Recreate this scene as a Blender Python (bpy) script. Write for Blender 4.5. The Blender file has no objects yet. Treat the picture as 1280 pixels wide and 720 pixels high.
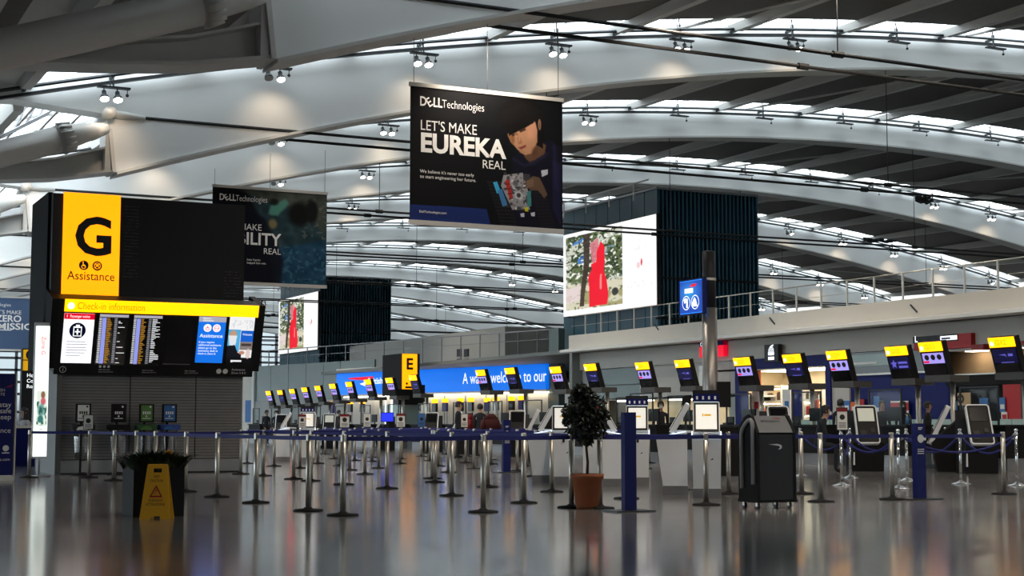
import bpy, bmesh, math, random
import numpy as np
from mathutils import Vector, Matrix

random.seed(7)
SC = bpy.context.scene
COL = SC.collection

# ------------------------------------------------------------------ camera
F, YAW, HOR, EYE = 1881.5, 0.4620, 529.3, 1.1      # focal length in px of a 1280x720 frame, heading, horizon row, lens height
PITCH = math.atan((HOR - 360) / F)
cam = bpy.data.cameras.new('camera')
cam.sensor_fit = 'HORIZONTAL'; cam.sensor_width = 36.0; cam.lens = F / 1280 * 36
cam.clip_start = 0.1; cam.clip_end = 2000
cam_ob = bpy.data.objects.new('camera', cam); COL.objects.link(cam_ob)
cam_ob.location = (0, 0, EYE); cam_ob.rotation_euler = (math.pi / 2 + PITCH, 0, -YAW)
SC.camera = cam_ob

# ------------------------------------------------------------------ world, exposure
W = bpy.data.worlds.new('overcast_sky'); SC.world = W; W.use_nodes = True
nt = W.node_tree; bg = nt.nodes['Background']
tc = nt.nodes.new('ShaderNodeTexCoord'); sep = nt.nodes.new('ShaderNodeSeparateXYZ'); rmp = nt.nodes.new('ShaderNodeValToRGB')
nt.links.new(tc.outputs['Generated'], sep.inputs[0]); nt.links.new(sep.outputs['Z'], rmp.inputs[0]); nt.links.new(rmp.outputs[0], bg.inputs[0])
rmp.color_ramp.elements[0].position = 0.0; rmp.color_ramp.elements[0].color = (0.10, 0.10, 0.10, 1)
rmp.color_ramp.elements[1].position = 0.02; rmp.color_ramp.elements[1].color = (0.82, 0.885, 0.93, 1)
e = rmp.color_ramp.elements.new(1.0); e.color = (0.80, 0.885, 0.945, 1)
bg.inputs[1].default_value = 6.9
SC.view_settings.view_transform = 'Standard'; SC.view_settings.look = 'None'
SC.view_settings.gamma = 1.0; SC.view_settings.use_curve_mapping = False
SC.view_settings.exposure = 0.0

# ------------------------------------------------------------------ pixel -> place helpers (metres; x along the girders, y down the hall)
_cp, _sp = math.cos(PITCH), math.sin(PITCH)
def ray(x, y):
    xc = (x - 640) / F; yc = (360 - y) / F
    fw = _cp - yc * _sp; up = _sp + yc * _cp
    return Vector((math.cos(YAW) * xc + math.sin(YAW) * fw, -math.sin(YAW) * xc + math.cos(YAW) * fw, up))
def fl(x, y, z=0.0):
    d = ray(x, y); return d * ((z - EYE) / d.z) + Vector((0, 0, EYE))
def atY(x, y, Y):
    d = ray(x, y); return d * (Y / d.y) + Vector((0, 0, EYE))
def atX(x, y, X):
    d = ray(x, y); return d * (X / d.x) + Vector((0, 0, EYE))
def atD(x, y, zc):                                   # at a depth along the view axis
    return ray(x, y) * zc + Vector((0, 0, EYE))

# ------------------------------------------------------------------ materials
def lin(c):
    return c / 12.92 if c <= 0.04045 else ((c + 0.055) / 1.055) ** 2.4
def hx(h):
    return tuple(lin(int(h[i:i + 2], 16) / 255) for i in (0, 2, 4))
def mk(name, col, rough=0.5, metal=0.0, emit=0.0, noise=0.12, scale=6.0, bump=0.0, spec=0.5, glow=None):
    if isinstance(col, str): col = hx(col)
    m = bpy.data.materials.new(name); m.use_nodes = True
    t = m.node_tree; b = t.nodes['Principled BSDF']
    b.inputs['Roughness'].default_value = rough; b.inputs['Metallic'].default_value = metal
    b.inputs['Specular IOR Level'].default_value = spec
    n = t.nodes.new('ShaderNodeTexNoise'); n.inputs['Scale'].default_value = scale; n.inputs['Detail'].default_value = 4
    co = t.nodes.new('ShaderNodeTexCoord'); t.links.new(co.outputs['Object'], n.inputs['Vector'])
    mx = t.nodes.new('ShaderNodeMix'); mx.data_type = 'RGBA'
    mx.inputs['A'].default_value = tuple(c * (1 - noise) for c in col) + (1,)
    mx.inputs['B'].default_value = tuple(min(1, c * (1 + noise)) for c in col) + (1,)
    t.links.new(n.outputs['Fac'], mx.inputs['Factor']); t.links.new(mx.outputs['Result'], b.inputs['Base Color'])
    if emit > 0:
        b.inputs['Emission Color'].default_value = (glow or col) + (1,); b.inputs['Emission Strength'].default_value = emit
    if bump > 0:
        bp = t.nodes.new('ShaderNodeBump'); bp.inputs['Strength'].default_value = bump; bp.inputs['Distance'].default_value = 0.02
        t.links.new(n.outputs['Fac'], bp.inputs['Height']); t.links.new(bp.outputs[0], b.inputs['Normal'])
    return m
def glass(name, tint, refl=1.0):
    m = bpy.data.materials.new(name); m.use_nodes = True; t = m.node_tree; t.nodes.clear()
    o = t.nodes.new('ShaderNodeOutputMaterial'); mix = t.nodes.new('ShaderNodeMixShader')
    tr = t.nodes.new('ShaderNodeBsdfTransparent'); tr.inputs[0].default_value = tint + (1,)
    gl = t.nodes.new('ShaderNodeBsdfGlossy'); gl.inputs['Roughness'].default_value = 0.03
    fr = t.nodes.new('ShaderNodeLayerWeight'); fr.inputs[0].default_value = 0.5
    pw = t.nodes.new('ShaderNodeMath'); pw.operation = 'POWER'; pw.inputs[1].default_value = 4.0
    mu = t.nodes.new('ShaderNodeMath'); mu.operation = 'MULTIPLY_ADD'; mu.inputs[1].default_value = 0.7 * refl; mu.inputs[2].default_value = 0.04 * refl
    t.links.new(fr.outputs['Facing'], pw.inputs[0]); t.links.new(pw.outputs[0], mu.inputs[0]); t.links.new(mu.outputs[0], mix.inputs[0])
    t.links.new(tr.outputs[0], mix.inputs[1]); t.links.new(gl.outputs[0], mix.inputs[2]); t.links.new(mix.outputs[0], o.inputs[0])
    return m
def printed(name, emit=0.0, rough=0.5):
    m = bpy.data.materials.new(name); m.use_nodes = True; t = m.node_tree; b = t.nodes['Principled BSDF']
    a = t.nodes.new('ShaderNodeAttribute'); a.attribute_name = 'print'; b.inputs['Specular IOR Level'].default_value = 0.12
    b.inputs['Roughness'].default_value = rough
    if emit:
        b.inputs['Base Color'].default_value = (0.01, 0.01, 0.01, 1)
        t.links.new(a.outputs['Color'], b.inputs['Emission Color']); b.inputs['Emission Strength'].default_value = emit
    else:
        t.links.new(a.outputs['Color'], b.inputs['Base Color'])
    return m

M = {}
M['girder'] = mk('white_painted_steel', (0.72, 0.72, 0.71), 0.55, noise=0.04, scale=0.6)
M['flange'] = mk('grey_painted_flange', (0.52, 0.51, 0.49), 0.55, noise=0.04)
M['rib'] = mk('grey_painted_rib', (0.47, 0.46, 0.44), 0.6, noise=0.05)
M['deck'] = mk('dark_perforated_deck', (0.098, 0.089, 0.079), 0.8, noise=0.15, scale=3)
M['dark_steel'] = mk('dark_steel', (0.035, 0.037, 0.04), 0.45, 0.6)
M['tie_steel'] = mk('tie_steel', (0.018, 0.018, 0.019), 0.7, spec=0.25)
M['grey_steel'] = mk('grey_steel', (0.25, 0.25, 0.26), 0.4, 0.5)
M['tube'] = mk('pale_grey_tube_paint', (0.5, 0.49, 0.47), 0.45, noise=0.05)
M['steel'] = mk('brushed_steel', (0.52, 0.49, 0.44), 0.36, 0.72, noise=0.06)
M['chrome'] = mk('chrome', (0.75, 0.75, 0.74), 0.12, 1.0, noise=0.02)
M['black'] = mk('black_plastic', (0.007, 0.007, 0.008), 0.5, spec=0.25)
M['matte_black'] = mk('matte_black', (0.006, 0.006, 0.007), 0.75, spec=0.3)
M['charcoal'] = mk('charcoal_panel', (0.018, 0.018, 0.021), 0.45, spec=0.3)
M['navy'] = mk('navy_panel', (0.006, 0.011, 0.12), 0.5, spec=0.2)
M['belt'] = mk('navy_webbing', (0.012, 0.016, 0.16), 0.7)
M['white'] = mk('white_plastic', (0.75, 0.77, 0.80), 0.4, noise=0.03)
M['offwhite'] = mk('offwhite_print', (0.72, 0.72, 0.70), 0.6, noise=0.03)
M['cream'] = mk('cream_paint', (0.62, 0.59, 0.53), 0.7, noise=0.05, scale=1)
M['pale_wall'] = mk('pale_grey_wall', (0.48, 0.47, 0.44), 0.7, noise=0.05, scale=1)
M['grey_wall'] = mk('grey_wall', (0.38, 0.39, 0.39), 0.7, noise=0.05, scale=1)
M['mid_wall'] = mk('mid_grey_wall', (0.2, 0.22, 0.215), 0.6, noise=0.05, scale=1)
M['green_glass'] = mk('back_painted_green_glass', (0.105, 0.15, 0.145), 0.25, noise=0.05, scale=0.5)
M['mint_glass'] = mk('mint_screen_glass', (0.26, 0.36, 0.34), 0.2, noise=0.05)
M['teal_glass'] = mk('teal_tower_glass', (0.030, 0.095, 0.135), 0.3, noise=0.25, scale=0.4, spec=0.25)
M['tower_dark'] = mk('dark_tower_cladding', (0.010, 0.022, 0.036), 0.4, noise=0.3, scale=0.5, spec=0.25)
M['slat'] = mk('grey_louvre', (0.22, 0.22, 0.225), 0.5, 0.2)
M['yellow_lit'] = mk('lit_yellow', hx('ffb400'), 0.5, emit=1.0, noise=0.02, glow=(1.55, 0.50, 0.0))
M['yellow_bright'] = mk('bright_lit_yellow', hx('ffd000'), 0.5, emit=1.0, noise=0.02, glow=(2.2, 0.84, 0.0))
M['yellow_print'] = mk('yellow_print', hx('e6a800'), 0.6, emit=0.5, noise=0.02)
M['yellow_plastic'] = mk('yellow_plastic', (0.75, 0.36, 0.015), 0.45, noise=0.06)
M['sign_ink'] = mk('black_ink', (0.01, 0.01, 0.01), 0.6)
M['amber_ink'] = mk('amber_ink', hx('c99a00'), 0.6, emit=0.6)
M['white_ink'] = mk('white_ink', (0.8, 0.8, 0.8), 0.6)
M['lit_white'] = mk('lit_white', (0.95, 0.98, 1.0), 0.5, emit=1.0, noise=0)
M['lit_cool'] = mk('lit_cool_white', (0.75, 0.88, 1.0), 0.5, emit=1.3, noise=0)
M['lit_paper'] = mk('lit_paper_screen', (0.86, 0.85, 0.80), 0.5, emit=0.45, noise=0)
M['lit_dim'] = mk('dim_lit_screen', (0.45, 0.45, 0.38), 0.5, emit=0.5, noise=0)
M['lightbox'] = mk('lightbox_white', (0.93, 1.0, 0.93), 0.5, emit=1.1, noise=0)
M['lit_red'] = mk('lit_red', hx('e3002b'), 0.5, emit=0.9, noise=0)
M['lit_blue'] = mk('lit_blue', hx('0f6fe0'), 0.5, emit=0.95, noise=0.02)
M['banner_blue'] = mk('lit_banner_blue', hx('0a6fe6'), 0.5, emit=0.9, noise=0.03)
M['lit_lilac'] = mk('lit_lilac', hx('a99cf5'), 0.5, emit=0.8, noise=0)
M['lit_indigo'] = mk('lit_indigo', hx('120b52'), 0.4, emit=0.15, noise=0)
M['lit_violet'] = mk('lit_violet', hx('6a66d8'), 0.4, emit=0.55, noise=0)
M['lit_text_grey'] = mk('lit_grey_text', hx('b8b8c4'), 0.5, emit=0.7, noise=0)
M['lit_amber'] = mk('lit_amber_text', hx('d89a28'), 0.5, emit=0.8, noise=0)
M['lit_monitor'] = mk('lit_monitor_blue', hx('2434ff'), 0.5, emit=1.0, noise=0)
M['lit_periwinkle'] = mk('lit_periwinkle', hx('98a0f2'), 0.5, emit=0.8, noise=0)
M['post_grey'] = mk('dark_grey_post', (0.10, 0.10, 0.10), 0.5)
M['lit_sky'] = mk('lit_sky_blue', hx('1c8bff'), 0.5, emit=0.9, noise=0)
M['screen_black'] = mk('black_screen', (0.006, 0.006, 0.008), 0.15)
M['warm_lamp'] = mk('warm_lamp_face', (1.0, 0.93, 0.80), 0.5, emit=22, noise=0)
M['cool_lamp'] = mk('unlit_lamp_face', (0.3, 0.3, 0.3), 0.3)
M['shop_lamp'] = mk('shop_ceiling_lamp', (1.0, 0.88, 0.66), 0.5, emit=7, noise=0)
M['terracotta'] = mk('terracotta', (0.30, 0.085, 0.028), 0.75, noise=0.15, scale=14, bump=0.1)
M['soil'] = mk('soil', (0.03, 0.02, 0.014), 0.95, bump=0.5, scale=40)
M['leaf'] = mk('dark_leaf', (0.014, 0.022, 0.012), 0.5, noise=0.5, scale=20)
M['leaf2'] = mk('planter_leaf', (0.022, 0.036, 0.015), 0.5, noise=0.5, scale=20)
M['bark'] = mk('bark', (0.06, 0.045, 0.03), 0.9, bump=0.4, scale=30)
M['red'] = mk('red_paint', (0.42, 0.012, 0.014), 0.5)
M['deep_red'] = mk('deep_red_paint', (0.22, 0.008, 0.012), 0.5)
M['orange'] = mk('orange_poster', (0.75, 0.15, 0.03), 0.6)
M['wood_warm'] = mk('warm_lit_wall', (0.55, 0.36, 0.20), 0.7, noise=0.08, scale=2)
M['shop_cream'] = mk('shop_cream_wall', (0.78, 0.66, 0.46), 0.7, noise=0.04)
M['brown'] = mk('brown_box', (0.12, 0.06, 0.03), 0.7)
M['green'] = mk('green_panel', (0.09, 0.22, 0.05), 0.5)
M['dark_green'] = mk('dark_green_ring', (0.02, 0.08, 0.02), 0.5)
M['blue_panel'] = mk('blue_panel', (0.03, 0.14, 0.40), 0.5)
M['blue_ring'] = mk('blue_ring', (0.02, 0.06, 0.30), 0.5)
M['planter_grey'] = mk('planter_grey', (0.03, 0.03, 0.03), 0.7, spec=0.2)
M['bracket'] = mk('dark_bracket', (0.06, 0.058, 0.055), 0.55)
M['column_steel'] = mk('column_steel', (0.34, 0.32, 0.30), 0.38, 0.7)
M['skin'] = mk('skin', (0.42, 0.24, 0.17), 0.6, noise=0.06)
M['hair'] = mk('dark_hair', (0.012, 0.010, 0.009), 0.6, bump=0.3, scale=60)
M['cloth_dark'] = mk('dark_uniform', (0.012, 0.013, 0.020), 0.85, bump=0.15, scale=25)
M['cloth_grey'] = mk('pale_grey_shirt', (0.42, 0.40, 0.38), 0.85, bump=0.15, scale=25)
M['cloth_red'] = mk('maroon_coat', (0.06, 0.009, 0.011), 0.9)
M['mask'] = mk('face_mask_white', (0.62, 0.65, 0.68), 0.8)
M['liner'] = glass('clear_liner', (0.80, 0.80, 0.80), 3.0)
M['pane'] = glass('clear_pane', (0.90, 0.95, 0.96))
M['tinted_pane'] = glass('tinted_facade_glass', (0.62, 0.68, 0.70))
M['end_pane'] = glass('dark_tinted_glass', (0.12, 0.135, 0.14))
M['screen_pane'] = glass('counter_screen_pane', (0.88, 0.94, 0.92), 0.45)
M['print'] = printed('printed_fabric', rough=0.6)
M['led'] = printed('led_wall', emit=1.02)
M['screen_print'] = printed('screen_picture', emit=0.9)

def floor_mat():
    m = bpy.data.materials.new('polished_terrazzo'); m.use_nodes = True; t = m.node_tree; b = t.nodes['Principled BSDF']
    co = t.nodes.new('ShaderNodeTexCoord')
    n1 = t.nodes.new('ShaderNodeTexNoise'); n1.inputs['Scale'].default_value = 0.35; n1.inputs['Detail'].default_value = 6
    n2 = t.nodes.new('ShaderNodeTexNoise'); n2.inputs['Scale'].default_value = 90; n2.inputs['Detail'].default_value = 2
    br = t.nodes.new('ShaderNodeTexBrick'); br.offset = 0.0; br.inputs['Scale'].default_value = 1.0
    br.inputs['Brick Width'].default_value = 0.9; br.inputs['Row Height'].default_value = 0.9
    br.inputs['Mortar Size'].default_value = 0.004; br.inputs['Mortar Smooth'].default_value = 0.3
    br.inputs['Color1'].default_value = (1, 1, 1, 1); br.inputs['Color2'].default_value = (0.94, 0.94, 0.94, 1); br.inputs['Mortar'].default_value = (0.6, 0.6, 0.6, 1)
    for n in (n1, n2, br): t.links.new(co.outputs['Object'], n.inputs['Vector'])
    r = t.nodes.new('ShaderNodeValToRGB'); r.color_ramp.elements[0].color = (0.155, 0.152, 0.150, 1); r.color_ramp.elements[1].color = (0.235, 0.230, 0.225, 1)
    r.color_ramp.elements[0].position = 0.3; r.color_ramp.elements[1].position = 0.7
    t.links.new(n1.outputs['Fac'], r.inputs[0])
    m1 = t.nodes.new('ShaderNodeMix'); m1.data_type = 'RGBA'; m1.blend_type = 'MULTIPLY'; m1.inputs['Factor'].default_value = 1
    t.links.new(r.outputs[0], m1.inputs['A']); t.links.new(br.outputs['Color'], m1.inputs['B'])
    m2 = t.nodes.new('ShaderNodeMix'); m2.data_type = 'RGBA'; m2.blend_type = 'OVERLAY'; m2.inputs['Factor'].default_value = 0.25
    t.links.new(m1.outputs['Result'], m2.inputs['A']); t.links.new(n2.outputs['Fac'], m2.inputs['B'])
    t.links.new(m2.outputs['Result'], b.inputs['Base Color'])
    rr = t.nodes.new('ShaderNodeMapRange'); rr.inputs['To Min'].default_value = 0.10; rr.inputs['To Max'].default_value = 0.16
    t.links.new(n1.outputs['Fac'], rr.inputs['Value']); t.links.new(rr.outputs[0], b.inputs['Roughness'])
    b.inputs['Specular IOR Level'].default_value = 0.5
    return m
M['floor'] = floor_mat()

def louvre_mat():
    m = bpy.data.materials.new('fine_louvre'); m.use_nodes = True; t = m.node_tree; b = t.nodes['Principled BSDF']
    co = t.nodes.new('ShaderNodeTexCoord'); w = t.nodes.new('ShaderNodeTexWave'); w.bands_direction = 'Z'; w.inputs['Scale'].default_value = 6
    t.links.new(co.outputs['Object'], w.inputs['Vector'])
    b.inputs['Base Color'].default_value = (0.10, 0.10, 0.105, 1); b.inputs['Roughness'].default_value = 0.5
    bp = t.nodes.new('ShaderNodeBump'); bp.inputs['Distance'].default_value = 0.03; t.links.new(w.outputs['Fac'], bp.inputs['Height']); t.links.new(bp.outputs[0], b.inputs['Normal'])
    return m

# ------------------------------------------------------------------ mesh builder
_glyphs = {}
def glyphs(s, bold=0.0):
    k = (s, bold)
    if k not in _glyphs:
        c = bpy.data.curves.new('t', 'FONT'); c.body = s; c.size = 1.0; c.offset = bold; c.resolution_u = 3
        o = bpy.data.objects.new('t', c); COL.objects.link(o)
        dg = bpy.context.evaluated_depsgraph_get(); dg.update()
        me = bpy.data.meshes.new_from_object(o.evaluated_get(dg))
        vs = [(v.co.x, v.co.y) for v in me.vertices]; fs = [tuple(p.vertices) for p in me.polygons]
        w = max((v[0] for v in vs), default=0)
        bpy.data.objects.remove(o); bpy.data.curves.remove(c); bpy.data.meshes.remove(me)
        _glyphs[k] = (vs, fs, w)
    return _glyphs[k]

class MB:
    def __init__(s): s.v = []; s.f = []; s.m = []
    def add(s, vs, fs, mi=0):
        n = len(s.v); s.v += [tuple(v) for v in vs]
        for f in fs: s.f.append(tuple(i + n for i in f)); s.m.append(mi)
        return s
    def hexa(s, p, mi=0):           # 4 bottom + 4 top corners
        return s.add(p, [(0, 3, 2, 1), (4, 5, 6, 7), (0, 1, 5, 4), (1, 2, 6, 5), (2, 3, 7, 6), (3, 0, 4, 7)], mi)
    def box(s, x0, x1, y0, y1, z0, z1, mi=0):
        return s.hexa([(x0, y0, z0), (x1, y0, z0), (x1, y1, z0), (x0, y1, z0), (x0, y0, z1), (x1, y0, z1), (x1, y1, z1), (x0, y1, z1)], mi)
    def slab(s, o, u, v, n, mi=0):  # parallelepiped from a corner
        o, u, v, n = map(Vector, (o, u, v, n))
        return s.hexa([o, o + u, o + u + v, o + v, o + n, o + u + n, o + u + v + n, o + v + n], mi)
    def bar(s, a, b, w, h, mi=0, up=(0, 0, 1)):
        a, b = Vector(a), Vector(b); d = (b - a).normalized(); x = d.cross(Vector(up))
        if x.length < 1e-4: x = d.cross(Vector((1, 0, 0)))
        x.normalize(); y = x.cross(d).normalized(); x *= w / 2; y *= h / 2
        return s.hexa([a - x - y, a + x - y, a + x + y, a - x + y, b - x - y, b + x - y, b + x + y, b - x + y], mi)
    def prism(s, pts, n, mi=0):
        k = len(pts); n = Vector(n); p = [Vector(q) for q in pts]
        return s.add(p + [q + n for q in p], [tuple(range(k - 1, -1, -1)), tuple(range(k, 2 * k))] + [(i, (i + 1) % k, (i + 1) % k + k, i + k) for i in range(k)], mi)
    def quad(s, a, b, c, d, mi=0): return s.add([a, b, c, d], [(0, 1, 2, 3)], mi)
    def tube(s, pts, r, n=8, mi=0, caps=True):
        pts = [Vector(p) for p in pts]; k = len(pts); vs = []; prev = None
        for i, p in enumerate(pts):
            d = (pts[min(i + 1, k - 1)] - pts[max(i - 1, 0)]).normalized()
            if prev is None:
                x = d.cross(Vector((0, 0, 1)))
                if x.length < 1e-3: x = Vector((1, 0, 0))
            else: x = prev - d * prev.dot(d)
            x.normalize(); prev = x; y = d.cross(x); rr = r[i] if isinstance(r, (list, tuple)) else r
            vs += [p + x * rr * math.cos(2 * math.pi * j / n) + y * rr * math.sin(2 * math.pi * j / n) for j in range(n)]
        fs = [(i * n + j, i * n + (j + 1) % n, (i + 1) * n + (j + 1) % n, (i + 1) * n + j) for i in range(k - 1) for j in range(n)]
        if caps: fs += [tuple(range(n - 1, -1, -1)), tuple(range((k - 1) * n, k * n))]
        return s.add(vs, fs, mi)
    def lathe(s, prof, c=(0, 0, 0), n=16, mi=0):
        vs = []; k = len(prof)
        for r, z in prof:
            vs += [(c[0] + r * math.cos(2 * math.pi * j / n), c[1] + r * math.sin(2 * math.pi * j / n), c[2] + z) for j in range(n)]
        fs = [(i * n + j, i * n + (j + 1) % n, (i + 1) * n + (j + 1) % n, (i + 1) * n + j) for i in range(k - 1) for j in range(n)]
        fs += [tuple(range(n - 1, -1, -1)), tuple(range((k - 1) * n, k * n))]
        return s.add(vs, fs, mi)
    def ball(s, c, r, n=10, mi=0, sz=1.0):
        return s.lathe([(r * math.sin(math.pi * (i + 0.02) / 6.04), -r * sz * math.cos(math.pi * (i + 0.02) / 6.04)) for i in range(7)], c, n, mi)
    def disc(s, c, u, v, r, n=16, mi=0, ry=None):
        c, u, v = map(Vector, (c, u, v)); ry = ry or r
        return s.add([c + u * r * math.cos(2 * math.pi * j / n) + v * ry * math.sin(2 * math.pi * j / n) for j in range(n)], [tuple(range(n))], mi)
    def ring(s, c, u, v, r, r2, n=16, mi=0):
        c, u, v = map(Vector, (c, u, v))
        vs = [c + (u * math.cos(2 * math.pi * j / n) + v * math.sin(2 * math.pi * j / n)) * q for q in (r, r2) for j in range(n)]
        return s.add(vs, [(j, (j + 1) % n, n + (j + 1) % n, n + j) for j in range(n)], mi)
    def text(s, t, o, u, v, size, bold=0.0, mi=0, fit=None, align='l', stretch=1.0):
        vs, fs, w = glyphs(t, bold); o, u, v = map(Vector, (o, u, v)); sx = size * stretch
        if fit: sx = fit / max(w, 1e-6)
        dx = 0 if align == 'l' else (-w if align == 'r' else -w / 2)
        return s.add([o + u * ((x + dx) * sx) + v * (y * size) for x, y in vs], fs, mi)
    def build(s, name, mats, parent=None, smooth=False, norm=True):
        me = bpy.data.meshes.new(name); me.from_pydata(s.v, [], s.f)
        mats = mats if isinstance(mats, (list, tuple)) else [mats]
        for m in mats: me.materials.append(m)
        if len(mats) > 1: me.polygons.foreach_set('material_index', s.m)
        if norm:
            bm = bmesh.new(); bm.from_mesh(me); bmesh.ops.recalc_face_normals(bm, faces=bm.faces); bm.to_mesh(me); bm.free()
        if smooth: me.polygons.foreach_set('use_smooth', [True] * len(me.polygons))
        me.update()
        o = bpy.data.objects.new(name, me); COL.objects.link(o)
        if parent: o.parent = parent
        return o
    def smooth(s, name, mats, parent=None): return s.build(name, mats, parent, True)

def tag(o, label=None, cat=None, group=None, kind=None):
    if label: o['label'] = label
    if cat: o['category'] = cat
    if group: o['group'] = group
    if kind: o['kind'] = kind
    return o
def empty(name, loc=(0, 0, 0), rz=0.0, label=None, cat=None, group=None, kind=None):
    o = bpy.data.objects.new(name, None); COL.objects.link(o); o.location = loc; o.rotation_euler = (0, 0, rz); o.empty_display_size = 0.1
    return tag(o, label, cat, group, kind)
def dup(root, loc, rz=0.0, label=None, group=None):
    r = root.copy(); COL.objects.link(r); r.location = loc; r.rotation_euler = (0, 0, rz)
    if label: r['label'] = label
    if group: r['group'] = group
    for ch in list(root.children):
        c = ch.copy(); COL.objects.link(c); c.parent = r
        for g in list(ch.children):
            d = g.copy(); COL.objects.link(d); d.parent = c
    return r
ORD = ['first', 'second', 'third', 'fourth', 'fifth', 'sixth', 'seventh', 'eighth', 'ninth', 'tenth', 'eleventh', 'twelfth', 'thirteenth', 'fourteenth', 'fifteenth',
       'sixteenth', 'seventeenth', 'eighteenth', 'nineteenth', 'twentieth']
UX, UY, UZ = Vector((1, 0, 0)), Vector((0, 1, 0)), Vector((0, 0, 1))

# ------------------------------------------------------------------ printed pictures (flat print painted on a fine grid)
class Pic:
    def __init__(s, nx, ny, col=(0, 0, 0)):
        s.nx, s.ny = nx, ny; s.a = np.zeros((ny, nx, 3)); s.a[:] = col
        s.X, s.Y = np.meshgrid((np.arange(nx) + 0.5) / nx, (np.arange(ny) + 0.5) / ny)
    def _in(s, pts):
        ins = np.zeros(s.X.shape, bool); n = len(pts)
        for i in range(n):
            (x0, y0), (x1, y1) = pts[i], pts[(i + 1) % n]
            if y0 == y1: continue
            c = ((y0 > s.Y) != (y1 > s.Y)) & (s.X < (x1 - x0) * (s.Y - y0) / (y1 - y0) + x0)
            ins ^= c
        return ins
    def poly(s, pts, col, al=1.0, soft=0):
        m = s._in(pts).astype(float)
        for _ in range(soft):
            p = np.pad(m, 1, mode='edge'); m = (p[:-2, 1:-1] + p[2:, 1:-1] + p[1:-1, :-2] + p[1:-1, 2:] + 2 * m) / 6
        s.a = s.a * (1 - m[..., None] * al) + np.array(col) * m[..., None] * al
        return s
    def ell(s, cx, cy, rx, ry, col, al=1.0, fall=0.25):
        d = np.sqrt(((s.X - cx) / rx) ** 2 + ((s.Y - cy) / ry) ** 2); m = np.clip((1 - d) / fall, 0, 1)[..., None] * al
        s.a = s.a * (1 - m) + np.array(col) * m
        return s
    def noise(s, scale, amp, seed, box=(0, 0, 1, 1), cols=None, thr=None):
        r = np.random.RandomState(seed); k = max(2, int(scale)); g = r.rand(k + 2, k + 2)
        fx, fy = s.X * k, s.Y * k; ix, iy = fx.astype(int), fy.astype(int); tx, ty = fx - ix, fy - iy
        v = g[iy, ix] * (1 - tx) * (1 - ty) + g[iy, ix + 1] * tx * (1 - ty) + g[iy + 1, ix] * (1 - tx) * ty + g[iy + 1, ix + 1] * tx * ty
        b = (s.X >= box[0]) & (s.X <= box[2]) & (s.Y >= box[1]) & (s.Y <= box[3])
        if cols is None:
            s.a = np.where(b[..., None], np.clip(s.a + (v[..., None] - 0.5) * amp, 0, 1), s.a)
        else:
            m = (np.clip((v - thr) / 0.08, 0, 1) * b * amp)[..., None]; s.a = s.a * (1 - m) + np.array(cols) * m
        return s
    def build(s, name, o, u, v, mat, parent=None):      # o = top corner, u = across, v = downward (full vectors)
        o, u, v = (np.array(q, float) for q in (o, u, v)); ny, nx = s.ny, s.nx
        gx = np.arange(nx) / (nx - 1); gy = np.arange(ny) / (ny - 1)
        P = o + gx[None, :, None] * u + gy[:, None, None] * v
        idx = np.arange(nx * ny).reshape(ny, nx)
        q = np.stack([idx[:-1, :-1], idx[1:, :-1], idx[1:, 1:], idx[:-1, 1:]], -1).reshape(-1, 4)
        me = bpy.data.meshes.new(name); me.from_pydata(P.reshape(-1, 3).tolist(), [], q.tolist())
        at = me.color_attributes.new('print', 'FLOAT_COLOR', 'POINT')
        c = np.clip(s.a, 0, 1); c = np.where(c <= 0.04045, c / 12.92, ((c + 0.055) / 1.055) ** 2.4)
        at.data.foreach_set('color', np.concatenate([c, np.ones((ny, nx, 1))], -1).astype(np.float32).ravel())
        me.materials.append(mat); me.update()
        ob = bpy.data.objects.new(name, me); COL.objects.link(ob)
        if parent: ob.parent = parent
        return ob
def c8(h): return tuple(int(h[i:i + 2], 16) / 255 for i in (0, 2, 4))

# ================================================================== SETTING: floor, roof, walls
def struct(o, label, cat=None):
    return tag(o, label, cat or o.name.split('.')[0].split('_')[0], kind='structure')

b = MB(); b.box(-40, 112, -32, 268, -0.3, 0)
struct(b.build('floor', M['floor']), 'polished grey stone hall floor mirroring the roof and lights')

YG = lambda n: 33.96 + 18.0 * n                       # girder planes
def ztop(x):
    u = (x - 60) / 50; return 1.1 + 18.047 + 0.327 * u - 6.069 * u * u - 0.128 * u ** 3
def zbot(x):
    u = (x - 60) / 50; return 1.1 + 16.656 + 0.022 * u - 8.027 * u * u + 0.203 * u ** 3
TH = 0.95; TOPX = 0.36
ceiling = struct(empty('ceiling'), 'vaulted hall roof of white arched girders, dark metal decking and skylight slots', 'ceiling')

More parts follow.
